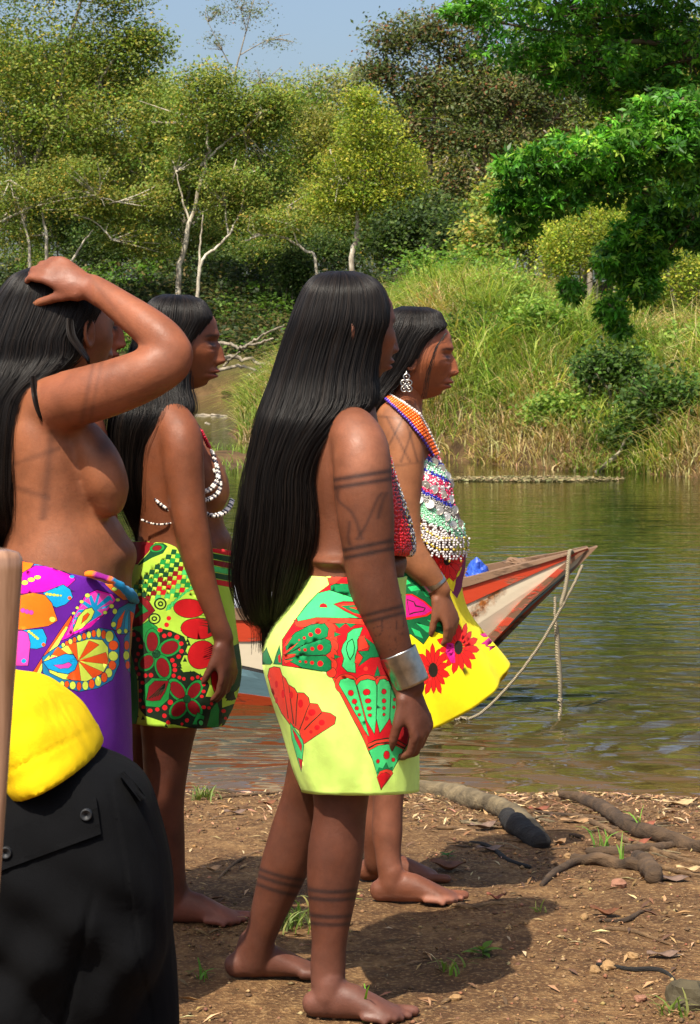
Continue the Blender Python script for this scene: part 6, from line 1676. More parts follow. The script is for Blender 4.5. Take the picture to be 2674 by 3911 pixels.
    for i, q in enumerate([(565, 962, 15, 18), (597, 945, 13, 20), (627, 930, 16, 22), (660, 915, 14, 22), (697, 898, 17, 26), (738, 885, 17, 28), (780, 872, 20, 30), (824, 860, 18, 32), (868, 855, 20, 38), (915, 868, 22, 38), (968, 885, 34, 50), (1000, 965, 36, 42), (998, 1060, 38, 42), (988, 1142, 32, 40), (955, 1208, 30, 40), (915, 1248, 26, 42), (863, 1282, 26, 42), (808, 1305, 24, 40), (753, 1320, 26, 38), (697, 1325, 20, 38), (642, 1318, 26, 34), (592, 1308, 18, 28), (552, 1303, 18, 24)]):
        D.ell(*q, LIM if i % 2 == 0 else OR2, 0, DK, 4)
    D.poly([(985, 740), (1050, 640), (1140, 590), (1300, 600), (1300, 860), (1050, 865), (985, 800)], TEA, DK)
    for i, q in enumerate(([(1020, 830), (1040, 740), (1110, 650), (1060, 800)], [(1090, 850), (1110, 720), (1140, 650), (1130, 840)], [(1150, 840), (1150, 660), (1190, 720), (1190, 830)])): D.poly(q, OR2 if i != 1 else BLU, DK, 4)
    D.dots([(1010, 662, 22, 24), (1000, 778, 20, 24), (1045, 840, 18, 22), (1108, 838, 18, 20), (1040, 560, 22, 14)], LIM, DK, 3)
    D.poly([(1090, 900), (1140, 840), (1300, 840), (1300, 1230), (1140, 1200), (1090, 1100)], TEA, DK); D.dots([(1115, 965, 26, 40)], OR2, DK, 3); D.dots([(1110, 1055, 32, 40)], LIM, DK, 3); D.dots([(1125, 1140, 22, 34)], OR2, DK, 3)
    D.poly([(380, 1225), (600, 1392), (760, 1560), (850, 1720), (885, 1835), (830, 1795), (740, 1710), (600, 1650), (550, 1500), (460, 1360)], MAG, DK)
    D.poly([(440, 1300), (560, 1400), (680, 1540), (780, 1690), (740, 1710), (600, 1650), (540, 1560), (460, 1420)], BLU); D.poly([(570, 1450), (620, 1440), (640, 1500), (580, 1510)], PNK, DK, 3); D.poly([(560, 1570), (680, 1545), (740, 1640), (660, 1620)], PNK, DK, 3)
    D.poly([(450, 1350), (500, 1380), (560, 1470), (560, 1560), (520, 1570), (460, 1480)], LIM, DK); D.poly([(465, 1410), (500, 1430), (525, 1530), (480, 1500)], ORG, DK, 3)
    D.dots([(605, 1405, 16, 13), (652, 1450, 18, 16), (702, 1510, 25, 20), (760, 1595, 30, 24), (808, 1705, 38, 28)], LIM, DK, 3); D.dots([(628, 1428, 10), (680, 1478, 16), (733, 1545, 22), (790, 1645, 28, 20), (838, 1765, 26, 18)], BLU, DK, 3)
    D.dots([(1140, 2085, 16, 20), (1100, 2090, 12, 10)], LIM)
    D.poly([(1060, 360), (1000, 380), (900, 385), (980, 480), (1090, 560), (1200, 560), (1250, 400)], ORG, DK, 4); D.poly([(1090, 490), (1180, 500), (1250, 560), (1150, 580)], BLU, DK, 4); D.dots([(1005, 465, 22, 16), (1150, 525, 12, 8)], LIM, DK, 3)
    fold = lambda t, v: 0.014 * np.sin(5 * t + .6) * v + .032 * vnoise(t * 4 + v * 2, v * 5, 8) + 0.012 * np.exp(-((v - .05) / .06) ** 2) * np.sin(14 * t + 3)
    Ls = Loft([(-12, 552, 135, 592, -1, .185, d), (-16, 572, 134, 603, 0, .195, d), (-20, 610, 130, 630, 0, .205, d), (-22, 650, 129, 662, 0, .21, d), (-20, 700, 130, 706, 0, .205, d), (-16, 745, 131, 748, 0, .2, d), (-12, 776, 132, 778, 2, .195, d)], 2.25, fold)
    sk = printed_loft("skirt", Ls, PURP, D.m, root, thick=.0025)
    # twisted roll and knot of the wrapped cloth
    A = catmull(np.array([(88, 574, -.19), (104, 577, -.195), (118, 584, -.185), (128, 592, -.15), (134, 598, -.08), (134, 600, 0)], float), 26)
    P = np.array([Wp(a[0], a[1], d + a[2]) for a in A]); s_ = np.linspace(0, 1, 26)
    V, Fs = tube(P, .005 + .005 * s_ + .0015 * np.sin(s_ * 21), .009 + .003 * np.sin(s_ * 12), seg=14); V = V + .0025 * np.stack([vnoise(V[:, 0] * 120 + V[:, 1] * 90, V[:, 2] * 120, q) for q in (1, 2, 3)], -1)
    cc = np.where((np.arange(len(V)) // 14 % 10 < 6)[:, None], np.array(ORG), np.array(srgb(130, 20, 120))); cc = np.where((V[:, 0] > Wp(124, 590, d).x)[:, None], np.array(TEA), cc)
    mesh_np("waist_knot", V, Fs, m_fabric, sk, cc)
person_d()

# ============================================================ woman almost hidden behind the raised arm
def person_e():
    d = 5.05
    root = person_root(60, 930, d, "woman whose face peeks out between the raised forearm and its owner's head")
    B = Body(d)
    Mh = add_head(B, 80, 326, 0, yaw=6, pitch=-6, size=.97, res=(120, 90))
    B.limb([(72, 355, 0, 21, 22), (68, 380, 0, 21, 22), (66, 402, 0, 26, 40)])
    B.limb([(66, 395, 0, 24, 42), (66, 420, 0, 36, 68), (70, 460, 0, 42, 70), (74, 500, 0, 42, 66), (76, 560, 0, 44, 68), (74, 620, 0, 50, 74), (72, 680, 0, 46, 70)])
    B.ball(98, 475, -.06, 20, 26, 26); B.ball(98, 475, .08, 20, 26, 26)
    for s_ in (-1, 1):
        B.limb([(66, 412, s_ * .11, 22, 21), (70, 440, s_ * .16, 21, 20), (76, 520, s_ * .17, 18, 18), (84, 570, s_ * .16, 14, 14), (96, 620, s_ * .15, 10, 9)])
        add_hand(B, Wp(97, 622, d + s_ * .15), (.2, 0, -1), (-.6, -.7 * s_, 0), .9, thumb_side=s_)
        B.limb([(70, 680, s_ * .08, 40, 40), (68, 760, s_ * .08, 26, 26), (64, 830, s_ * .09, 20, 20), (62, 900, s_ * .1, 13, 13)])
        h = Wp(36, 930, d + s_ * .1); h.z = gz(h.x, d + s_ * .1); add_foot(B, h, yaw=0, length=.222, side=-s_)
    V, Fq = B.fuse(0.007, 3)
    col = np.tile(np.array(srgb(150, 84, 58)), (len(V), 1)); face_paint(V, col, Mh, .97)
    mesh_np("body", V, Fq, m_skin, root, col)
    L = Loft([(68, 277, 92, 278, 0, .02, d), (56, 283, 106, 285, 0, .055, d), (48, 293, 114, 296, 0, .075, d), (44, 306, 117, 308, 0, .084, d), (42, 320, 108, 316, 0, .087, d), (40, 335, 96, 328, 0, .088, d), (38, 360, 84, 352, 0, .09, d), (34, 400, 70, 396, 0, .10, d), (32, 460, 58, 460, 0, .12, d), (36, 520, 52, 520, 0, .08, d)], 2.8)
    hair_on_loft(L, root, 1800, 20, radius=.0007)
    Ls = Loft([(24, 556, 120, 558, 0, .155, d), (20, 620, 124, 620, 0, .18, d), (22, 700, 122, 700, 0, .175, d), (28, 735, 116, 735, 0, .168, d)], 2.2)
    printed_loft("skirt", Ls, srgb(150, 30, 60), [], root, step=12)
    P = np.array([Wp(112 + 2.6 * math.sin(k * .3), 452 + k * 1.3, d - .075) for k in range(14)])
    beads("necklace_strand", P, .004, np.array([srgb(20, 170, 90)] * 14), root, stuff=True)
person_e()

# ============================================================ stooping visitor in the foreground
def cloth_plain(name, c, rough=.85, weave=500, var=.12, big=0.02):
    m, nt, b = new_mat(name)
    co = geopos(nt)
    nf = noise(nt, 18, 5, .6, co)
    nt.links.new(ramp(nt, nf, [(.3, tuple(x * (1 - var) for x in c)), (.7, tuple(min(1, x * (1 + var)) for x in c))]), b.inputs["Base Color"])
    b.inputs["Roughness"].default_value = rough; b.inputs["Specular IOR Level"].default_value = .12; b.inputs["Sheen Weight"].default_value = 0.0
    mp = N_(nt, "Mapping"); mp.inputs["Scale"].default_value = (1, 1, .6); mp.inputs["Rotation"].default_value = (0, R(30), 0); nt.links.new(co, mp.inputs[0])
    h = math_(nt, 'ADD', math_(nt, 'MULTIPLY', noise(nt, 9, 3, .5, mp.outputs[0], .8), 2.4), math_(nt, 'MULTIPLY', noise(nt, weave, 2, .5, co), .12))
    bump(nt, b, h, .55, big)
    return m
m_black = cloth_plain("black_cotton", (.0026, .0027, .0033), .95, 500, .2, .006)
m_yellow = cloth_plain("yellow_jersey", srgb(222, 186, 16), .9, 700, .05, .007)
def person_f():
    d = 2.9
    g = Wp(70, 1366, d)
    root = empty("person", (g.x, d, gz(g.x, d))); tag(root, "stooping visitor in yellow shirt and black trousers at the lower left corner", "person")
    # trousers
    B = Body(d)
    B.limb([(46, 768, 0, 50, 84), (56, 800, 0, 88, 112), (66, 845, 0, 96, 126), (74, 890, 0, 98, 126), (74, 930, 0, 98, 122), (70, 960, 0, 90, 110)], power=2.9)
    B.limb([(112, 900, .03, 60, 78), (114, 960, .02, 62, 80), (118, 1020, .01, 62, 76), (118, 1100, 0, 58, 66), (116, 1200, .02, 50, 56), (112, 1300, .03, 46, 50), (112, 1345, .03, 46, 50)])
    B.limb([(28, 900, .0, 60, 80), (20, 980, -.04, 64, 80), (14, 1060, -.05, 60, 72), (10, 1180, -.04, 52, 58), (6, 1290, -.03, 46, 50), (6, 1340, -.03, 46, 50)])
    V, Fq = B.fuse(.006, 8)
    px = CX + V[:, 0] * FPX / V[:, 1]; py = HY - (V[:, 2] - CAMZ) * FPX / V[:, 1]
    V[:, 1] += .006 * np.sin((px * .6 - py * .9) * .09) * np.exp(-((py - 930) / 90) ** 2)
    V[:, 1] += .009 * np.exp(-((px - 92 + .25 * (py - 900)) / 3.0) ** 2) * sstep(880, 940, py) + .004 * np.exp(-((px - 112 - .18 * (py - 800)) / 1.6) ** 2)
    V[:, 1] -= .010 * np.sin((px * .9 + py * .5) * .075) * np.exp(-((py - 965) / 45) ** 2)
    tr = mesh_np("trousers", V, Fq, m_black, root)
    def patch(name, quad, lift, parent, nu=18, nv=8):
        """a flap of cloth laid on the seat: four corners in the picture, pressed onto the cloth below"""
        q = np.array(quad, float); u = np.linspace(0, 1, nu)[None, :, None]; v = np.linspace(0, 1, nv)[:, None, None]
        g2 = (q[0] * (1 - u) + q[1] * u) * (1 - v) + (q[3] * (1 - u) + q[2] * u) * v; p2 = g2.reshape(-1, 2)
        dd = drape(V, p2[:, 0], p2[:, 1], d, 0, 6.0).reshape(nv, nu)
        for _ in range(4): dd[1:-1, 1:-1] = (dd[1:-1, 1:-1] + dd[:-2, 1:-1] + dd[2:, 1:-1] + dd[1:-1, :-2] + dd[1:-1, 2:]) / 5
        dd = dd.ravel(); n = nu * nv
        VV = np.vstack([[tuple(Wp(a[0], a[1], e - lift)) for a, e in zip(p2, dd)], [tuple(Wp(a[0], a[1], e + .01)) for a, e in zip(p2, dd)]])
        Fs = [(i * nu + j, i * nu + j + 1, (i + 1) * nu + j + 1, (i + 1) * nu + j) for i in range(nv - 1) for j in range(nu - 1)]
        bd = [j for j in range(nu)] + [i * nu + nu - 1 for i in range(1, nv)] + [(nv - 1) * nu + j for j in range(nu - 2, -1, -1)] + [i * nu for i in range(nv - 2, 0, -1)]
        Fs += [(bd[k], n + bd[k], n + bd[(k + 1) % len(bd)], bd[(k + 1) % len(bd)]) for k in range(len(bd))]
        return mesh_np(name, VV, Fs, m_black, parent, smooth=False)
    pf = patch("pocket_flap", [(-10, 838), (96, 797), (101, 834), (-8, 874)], .0035, tr)
    patch("belt_loop", [(119, 774), (125, 771), (147, 797), (140, 801)], .008, tr, 8, 4)
    for x, y in ((86, 815), (5.5, 853)):
        dd = drape(V, [x], [y], d, .008, 6)[0]; c = np.array(Wp(x, y, dd)); a = np.linspace(0, 2 * np.pi, 20, endpoint=False)
        rows = [(1.0, .006), (1.0, -.001), (.86, -.0025), (.7, -.001), (.3, -.0012), (.25, .001)]
        VV = np.vstack([np.stack([c[0] + 0.0075 * r_ * np.cos(a), c[1] + h_ + 0 * a, c[2] + 0.0075 * r_ * np.sin(a)], -1) for r_, h_ in rows])
        Fs = [(i * 20 + j, i * 20 + (j + 1) % 20, (i + 1) * 20 + (j + 1) % 20, (i + 1) * 20 + j) for i in range(5) for j in range(20)] + [tuple(100 + j for j in range(20))]
        mesh_np("button", VV, Fs, m_button, pf)
    # shirt, bunched over the waist
    B = Body(d)
    B.limb([(58, 768, 0, 50, 120), (44, 742, 0, 51, 116), (24, 722, 0, 47, 112), (-6, 710, 0, 44, 110), (-50, 688, 0, 50, 108), (-120, 620, 0, 64, 108), (-190, 590, 0, 60, 100)], n=40, cap='flat')
    B.limb([(59, 771, 0, 50, 124), (52, 757, 0, 52, 123)], cap='flat'); B.ball(34, 692, 0, 12, 10, 60)
    V2, F2 = B.fuse(.0055, 9)
    px = CX + V2[:, 0] * FPX / V2[:, 1]; py = HY - (V2[:, 2] - CAMZ) * FPX / V2[:, 1]
    s_ = (px - 57) * .45 + (py - 766) * .89
    V2[:, 1] -= (.007 * np.sin((px * .75 - py * .35) * .11 + 1) + .004 * np.sin((px * .3 + py * .9) * .16)) * sstep(-14, -50, s_)
    V2[:, 1] -= .010 * np.exp(-((px - 30 - .5 * (py - 700)) / 9) ** 2) * sstep(740, 700, py)
    V2[:, 1] += .004 * np.exp(-((s_ + 17) / 1.6) ** 2)          # the stitched hem
    mesh_np("shirt", V2, F2, m_yellow, root)
    # the rest of the body, outside the picture
    B = Body(d)
    B.limb([(-180, 592, 0, 50, 90), (-240, 580, 0, 44, 80), (-290, 600, 0, 30, 40), (-310, 620, 0, 30, 34)])
    Mh = add_head(B, -340, 640, 0, yaw=180, pitch=-30, size=1.0, res=(60, 40))
    for sd in (-1, 1):
        B.limb([(-215, 600, sd * .13, 34, 34), (-240, 700, sd * .17, 28, 28), (-250, 800, sd * .17, 24, 24), (-270, 900, sd * .14, 18, 17)])
        add_hand(B, Wp(-272, 904, d + sd * .14), (-.2, 0, -1), (.6, -sd * .6, 0), 1.0, thumb_side=sd)
    for x, dy in ((112, .03), (6, -.03)):
        B.limb([(x, 1330, dy, 30, 30), (x, 1350, dy, 28, 28)])
    V3, F3 = B.fuse(.007, 4); mesh_np("body", V3, F3, m_skin, root, np.array(srgb(190, 130, 100)))
    for x, dy in ((112, .03), (6, -.03)):
        B = Body(d); h = Wp(x, 1366, d + dy); h.z = gz(h.x, d + dy); h.x += .05; add_foot(B, h, yaw=175, length=.25); V4, F4 = B.fuse(.006, 6); mesh_np("shoe", V4, F4, m_black, root)
m_button = plain("black_button", (.006, .007, .009), .6, 0, 60, .2, .1, .0005)
person_f()

# ---- varnished post at the left edge, close to the camera
def post():
    d = 1.75
    m, nt, b = new_mat("varnished_wood")
    mp = N_(nt, "Mapping"); mp.inputs["Scale"].default_value = (12, 12, 1.2); nt.links.new(geopos(nt), mp.inputs[0])
    nt.links.new(ramp(nt, noise(nt, 5, 5, .6, mp.outputs[0], .5), [(.3, srgb(116, 82, 60)), (.7, srgb(178, 138, 110))]), b.inputs["Base Color"])
    b.inputs["Roughness"].default_value = .22; b.inputs["Coat Weight"].default_value = .5; b.inputs["Coat Roughness"].default_value = .12
    top = Wp(-10, 549, d); bot = Vector((Wp(-52, 1100, d).x, d + .02, 0)); bot.z = gz(bot.x, bot.y) - .01
    bot.x = top.x + (Wp(-36, 900, d).x - top.x) * (top.z - bot.z) / (top.z - Wp(-36, 900, d).z)
    ax = (bot - top)
    rows = []
    w = .0235
    for k, (t_, s_) in enumerate([(-.0, .55), (.002, .86), (.006, .97), (.014, 1), (.3, 1), (.6, 1), (1, 1)]):
        c = np.array(top + ax * t_)
        ring_ = []
        for j in range(24):
            a = 2 * np.pi * j / 24; ca, sa = math.cos(a), math.sin(a)
            e = 2 / 5.0; x = math.copysign(abs(ca) ** e, ca) * w * s_; y = math.copysign(abs(sa) ** e, sa) * w * s_
            r = R(28); ring_.append(c + np.array([x * math.cos(r) - y * math.sin(r), x * math.sin(r) + y * math.cos(r), 0]))
        rows.append(np.array(ring_))
    V = np.vstack(rows); n = 24
    Fs = [(i * n + j, (i + 1) * n + j, (i + 1) * n + (j + 1) % n, i * n + (j + 1) % n) for i in range(len(rows) - 1) for j in range(n)] + [tuple(range(n)), tuple((len(rows) - 1) * n + j for j in range(n - 1, -1, -1))]
    o = mesh_np("wooden_post", V, Fs, m)
    tag(o, "blurred varnished wooden post standing close at the left edge", "post")
post()
# ============================================================ the boat
def gpt(px, py, up=0.0):
    """where the sight line through a pixel meets the ground"""
    ds = np.linspace(2.0, 14, 2400); x = (px - CX) * ds / FPX; z = CAMZ - (py - HY) * ds / FPX
    k = np.argmax(z <= np.maximum(terrain(x, ds), WATER_Z - .02))
    return Vector((x[k], ds[k], z[k] + up))
def paint_material(name, c, chips, chipc, rough=.5, scale=9, grime=.4):
    m, nt, b = new_mat(name)
    co = objco(nt); mp = N_(nt, "Mapping"); mp.inputs["Scale"].default_value = (.35, 1, 1.3); nt.links.new(co, mp.inputs[0])
    n1 = noise(nt, scale, 6, .7, mp.outputs[0]); n2 = noise(nt, scale * 3.2, 5, .65, mp.outputs[0]); n3 = noise(nt, 3, 4, .6, co)
    base = mixc(nt, ramp(nt, n3, [(.35, 0.0), (.75, grime)]), c, tuple(x * .55 for x in c))
    f = ramp(nt, math_(nt, 'ADD', math_(nt, 'MULTIPLY', n1, .7), math_(nt, 'MULTIPLY', n2, .3)), [(chips, 0.0), (chips + .05, 1.0)])
    nt.links.new(mixc(nt, f, base, chipc), b.inputs["Base Color"])
    b.inputs["Roughness"].default_value = rough
    bump(nt, b, math_(nt, 'SUBTRACT', math_(nt, 'MULTIPLY', n2, .4), math_(nt, 'MULTIPLY', f, .5)), .5, .006)
    return m
m_redp = paint_material("worn_red_paint", srgb(186, 60, 28), .545, srgb(124, 88, 62))
m_redworn = paint_material("flaking_red_paint", srgb(180, 60, 30), .47, srgb(112, 78, 54), .6, 14)
m_whitep = paint_material("stained_white_paint", srgb(206, 192, 166), .60, srgb(132, 78, 34), .5, 6, .35)
m_bluep = paint_material("pale_blue_paint", srgb(112, 146, 156), .64, srgb(62, 66, 58))
m_orangep = paint_material("orange_waterline_paint", srgb(186, 70, 30), .52, srgb(58, 40, 30))
m_wood = paint_material("weathered_wood", srgb(122, 94, 70), .52, srgb(78, 56, 38), .8)
m_dark = plain("dark_tar", (.025, .022, .02), .7)
def add_rust(m):
    nt = m.node_tree; b = nt.nodes["Principled BSDF"]; src = b.inputs["Base Color"].links[0].from_socket
    co = objco(nt); sp = N_(nt, "SeparateXYZ"); nt.links.new(co, sp.inputs[0])
    diag = math_(nt, 'ADD', math_(nt, 'SUBTRACT', sp.outputs[0], 1.68), math_(nt, 'MULTIPLY', math_(nt, 'SUBTRACT', sp.outputs[2], .36), -.9))   # a streak running down beside the stem
    near = ramp(nt, math_(nt, 'ABSOLUTE', diag), [(0.0, 1.0), (.11, 0.0)])
    f = ramp(nt, math_(nt, 'MULTIPLY', near, noise(nt, 26, 6, .75, co)), [(.28, 0.0), (.50, 1.0)])
    nt.links.new(mixc(nt, f, src, ramp(nt, noise(nt, 60, 4, .6, co), [(.35, srgb(66, 36, 20)), (.6, srgb(158, 92, 34))])), b.inputs["Base Color"])
add_rust(m_whitep)
def boat():
    root = empty("canoe", (-1.2, 9.8, WATER_Z)); tag(root, "long wooden boat with red white and pale blue planks moored bow right", "boat")
    xs = np.r_[np.linspace(-5.2, -.6, 24), np.linspace(-.5, .99, 40)]
    yc = 9.20 - .30 * (xs - .99)
    w = np.interp(xs, [-5.2, -4.6, -3.5, -.8, 0, .4, .75, .99], [.02, .26, .44, .43, .34, .22, .09, .022])
    zg = np.interp(xs, [-5.2, -4, -2, -.42, .5, .99], [.36, .26, .22, .262, .402, .530])
    zk = np.interp(xs, [-5.2, -4.9, -4.2, .10, .34, .56, .99], [.30, -.05, -.27, -.27, -.17, .06, .49])
    def level(f, side, off=0.0):
        """point on the hull side a fraction f of the way from gunwale to keel line"""
        z = zg + (zk - zg) * f
        ww = w * np.interp(f, [0, .5, .85, 1], [1, .93, .72, .12]) + off
        return np.stack([xs + side * 0 + .29 * ww * (-side) * 0, yc + side * ww, z], -1)
    g_ = lambda a, b_: np.interp(xs, [-.45, .25, .55], [a, b_, b_])
    bands = [("red_plank", m_redp, .075, .25, .010), ("white_plank", m_whitep, .255, g_(.44, .80), .004), ("tarred_seam", m_dark, g_(.435, .795), g_(.475, .83), .002), ("blue_plank", m_bluep, g_(.47, .825), g_(.68, .90), .004), ("orange_plank", m_orangep, g_(.675, .895), g_(.78, .95), .006), ("hull_bottom", m_dark, g_(.775, .945), 1.0, .002)]
    for side, nm in ((-1, "near"), (1, "far")):
        for name, mat, f0, f1, off in bands:
            fs = [f0 + (f1 - f0) * q for q in np.linspace(0, 1, 5)]
            rows = [level(f, side, off) for f in fs] + [level(f, side, off - .018) for f in fs[::-1]]
            V = np.stack(rows, 1).reshape(-1, 3); k = len(rows); n = len(xs)
            Fs = [(i * k + j, (i + 1) * k + j, (i + 1) * k + (j + 1) % k, i * k + (j + 1) % k) for i in range(n - 1) for j in range(k)] + [tuple(range(k)), tuple((n - 1) * k + j for j in range(k - 1, -1, -1))]
            mesh_np(name, V, Fs, mat, root, smooth=False)
        # capping rail
        rows = []
        for (f, o) in ((-.01, .014), (.075, .018), (.08, -.022), (-.012, -.026)):
            rows.append(level(f, side, o))
        V = np.stack(rows, 1).reshape(-1, 3); k = 4; n = len(xs)
        V[:, 2] += .004 * vnoise(V[:, 0] * 9, V[:, 1] * 3, 4)
        Fs = [(i * k + j, (i + 1) * k + j, (i + 1) * k + (j + 1) % k, i * k + (j + 1) % k) for i in range(n - 1) for j in range(k)] + [(0, 1, 2, 3), tuple((n - 1) * k + j for j in (3, 2, 1, 0))]
        mesh_np("gunwale", V, Fs, m_wood, root, smooth=False)
    # stem timber with red cheeks
    A = np.array([(1.03, .535), (.96, .46), (.80, .295), (.66, .145), (.56, .035), (.46, -.08)]); Bn = np.array([(.93, .50), (.84, .435), (.70, .32), (.575, .185), (.47, .075), (.36, -.03)])
    def prism(name, O, I, hw, mat):
        V = []; 
        for o_, i_ in zip(O, I):
            for (x, z) in (o_, i_):
                for sd in (-1, 1):
                    yy = 9.20 - .30 * (x - .99); V.append((x, yy + sd * hw, z))
        n = len(O); Fs = []
        for i in range(n - 1):
            a, b_ = i * 4, (i + 1) * 4
            Fs += [(a, b_, b_ + 2, a + 2), (a + 1, a + 3, b_ + 3, b_ + 1), (a, a + 1, b_ + 1, b_), (a + 2, b_ + 2, b_ + 3, a + 3)]
        Fs += [(0, 2, 3, 1), ((n - 1) * 4, (n - 1) * 4 + 1, (n - 1) * 4 + 3, (n - 1) * 4 + 2)]
        return mesh_np(name, V, Fs, mat, root, smooth=False)
    prism("stem_post", A, A * .45 + Bn * .55, .030, m_wood)
    hw = np.interp(Bn[:, 0], xs, w)
    C2 = A * .52 + Bn * .48
    V = []
    for (o_, i_) in zip(C2, A * .2 + Bn * .8):
        for (x, z) in (o_, i_):
            for sd in (-1, 1):
                ww = max(.034, np.interp(x, xs, w) * .97 + .016); V.append((x, 9.20 - .30 * (x - .99) + sd * ww, z))
    n = len(A); Fs = []
    for i in range(n - 1):
        a, b_ = i * 4, (i + 1) * 4
        Fs += [(a, b_, b_ + 2, a + 2), (a + 1, a + 3, b_ + 3, b_ + 1), (a, a + 1, b_ + 1, b_), (a + 2, b_ + 2, b_ + 3, a + 3)]
    Fs += [(0, 2, 3, 1), ((n - 1) * 4, (n - 1) * 4 + 1, (n - 1) * 4 + 3, (n - 1) * 4 + 2)]
    mesh_np("stem_cheek", V, Fs, m_redworn, root, smooth=False)
    for x in (-3.6, -2.4, -1.3, -.3):                       # thwarts
        y0 = 9.20 - .30 * (x - .99); ww = np.interp(x, xs, w) - .01; z = np.interp(x, xs, zg) - .05
        V = [(x + dx, y0 + sy * ww, z + dz) for dx in (-.1, .1) for sy in (-1, 1) for dz in (0, .025)]
        mesh_np("thwart", V, [(0, 1, 3, 2), (4, 6, 7, 5), (0, 4, 5, 1), (2, 3, 7, 6), (1, 5, 7, 3), (0, 2, 6, 4)], m_wood, root, smooth=False)
    V = [(x, 9.20 - .30 * (x - .99) + sy * max(.01, np.interp(x, xs, w) * .8 - .02), np.interp(x, xs, zg) * .35 - .02) for x in np.linspace(-4.8, .45, 12) for sy in (-1, 1)]
    mesh_np("floor_boards", V, [(2 * i, 2 * i + 2, 2 * i + 3, 2 * i + 1) for i in range(11)], m_wood, root, smooth=False)
boat()

def crumple(name, c, size, mat, label, cat, seed, spike=1.0):
    n, m_ = 22, 14
    V = []
    for i in range(m_):
        th = np.pi * i / (m_ - 1)
        for j in range(n):
            ph = 2 * np.pi * j / n
            u = np.array([math.sin(th) * math.cos(ph), math.sin(th) * math.sin(ph), math.cos(th)])
            r = 1 + .30 * float(vnoise(u[0] * 2.2 + seed, u[1] * 2.2 + u[2] * 1.7, seed)) + .12 * float(vnoise(u[0] * 6, u[2] * 6 + u[1] * 3, seed + 1))
            p = u * r; p[2] = max(p[2], -.25) + spike * .5 * max(0, u[2]) ** 6
            V.append(np.array(c) + p * np.array(size))
    Fs = [(i * n + j, (i + 1) * n + j, (i + 1) * n + (j + 1) % n, i * n + (j + 1) % n) for i in range(m_ - 1) for j in range(n)]
    o = mesh_np(name, V, Fs, mat, smooth=False); tag(o, label, cat)
m_tarp = plain("blue_tarp", srgb(44, 84, 186), .45, 0, 20, .2, .5, .01)
m_plastic = plain("grey_plastic_sheet", srgb(186, 190, 198), .3, 0, 24, .25, .6, .01)
crumple("blue_tarp", Wp(476, 576, 9.35), (.045, .07, .05), m_tarp, "crumpled blue tarp lying in the boat behind the bow", "tarp", 3, 1.1)
crumple("plastic_bundle", Wp(246, 604, 9.7), (.11, .12, .07), m_plastic, "crumpled grey plastic bundle in the middle of the boat", "bundle", 8, .3)
crumple("cloth_bundle", Wp(516, 562, 9.28), (.045, .06, .018), m_wood, "small tan scrap lying on the far rail of the bow", "scrap", 12, .1)

# ---- mooring rope
def rope_material():
    m, nt, b = new_mat("old_rope")
    w = N_(nt, "TexWave"); w.inputs["Scale"].default_value = 60; w.inputs["Distortion"].default_value = 2; w.bands_direction = 'DIAGONAL'; nt.links.new(geopos(nt), w.inputs["Vector"])
    nt.links.new(ramp(nt, w.outputs["Fac"], [(.1, srgb(112, 100, 78)), (.7, srgb(176, 162, 132))]), b.inputs["Base Color"])
    b.inputs["Roughness"].default_value = .9; bump(nt, b, w.outputs["Fac"], .8, .006)
    return m
m_rope = rope_material()
def rope():
    k = Wp(463, 722, 8.94)
    root = empty("mooring_rope", (k.x, k.y, WATER_Z)); tag(root, "greyish mooring rope looped over the bow and dipping into the water", "rope")
    def line(name, pts, r, n=40, wob=.6):
        A = catmull(np.array(pts, float), n); A[1:-1, :2] += wob * .5 * rng.normal(size=(n - 2, 2)) * .5
        P = np.array([Wp(a[0], a[1], a[2]) for a in A])
        V, Fs = tube(P, np.interp(np.linspace(0, 1, n), np.linspace(0, 1, len(np.atleast_1d(r))), np.atleast_1d(r)), seg=8)
        return mesh_np(name, V, Fs, m_rope, root)
    line("taut_line", [(564, 603, 9.05), (548, 632, 9.04), (528, 662, 9.02), (505, 690, 9.0), (482, 712, 8.97), (464, 721, 8.94)], .0062)
    line("bow_loop", [(575, 556, 9.22), (570, 551, 9.12), (568, 566, 9.09), (566, 585, 9.07), (561, 605, 9.05)], .0085, 30)
    line("bow_loop", [(582, 566, 9.15), (576, 580, 9.1), (568, 595, 9.07), (560, 610, 9.05)], .006, 30)
    line("hanging_end", [(555, 598, 9.1), (555, 618, 9.08), (557, 632, 9.08), (558, 655, 9.08), (560, 680, 9.08), (560, 700, 9.08)], [.006, .006, .010, .012, .010, .007])
    line("hanging_end", [(560, 700, 9.08), (561, 708, 9.08), (559, 718, 9.08)], [.012, .006, .013], 14)
    for q in range(4):
        a = rng.uniform(0, 6.28, 7)
        line("knot", [(461 + 7 * math.cos(t * 2 + q), 722 + 5 * math.sin(t * 3 + q * 1.4), 8.94 + .02 * math.sin(t * 4 + q)) for t in np.linspace(0, 3, 7)], .0055, 30)
    for x0, x1 in ((454, 446), (461, 458), (469, 475)): line("frayed_end", [(x0, 724, 8.94), ((x0 + x1) / 2, 730, 8.93), (x1, 742, 8.9)], [.005, .003], 10)
rope()

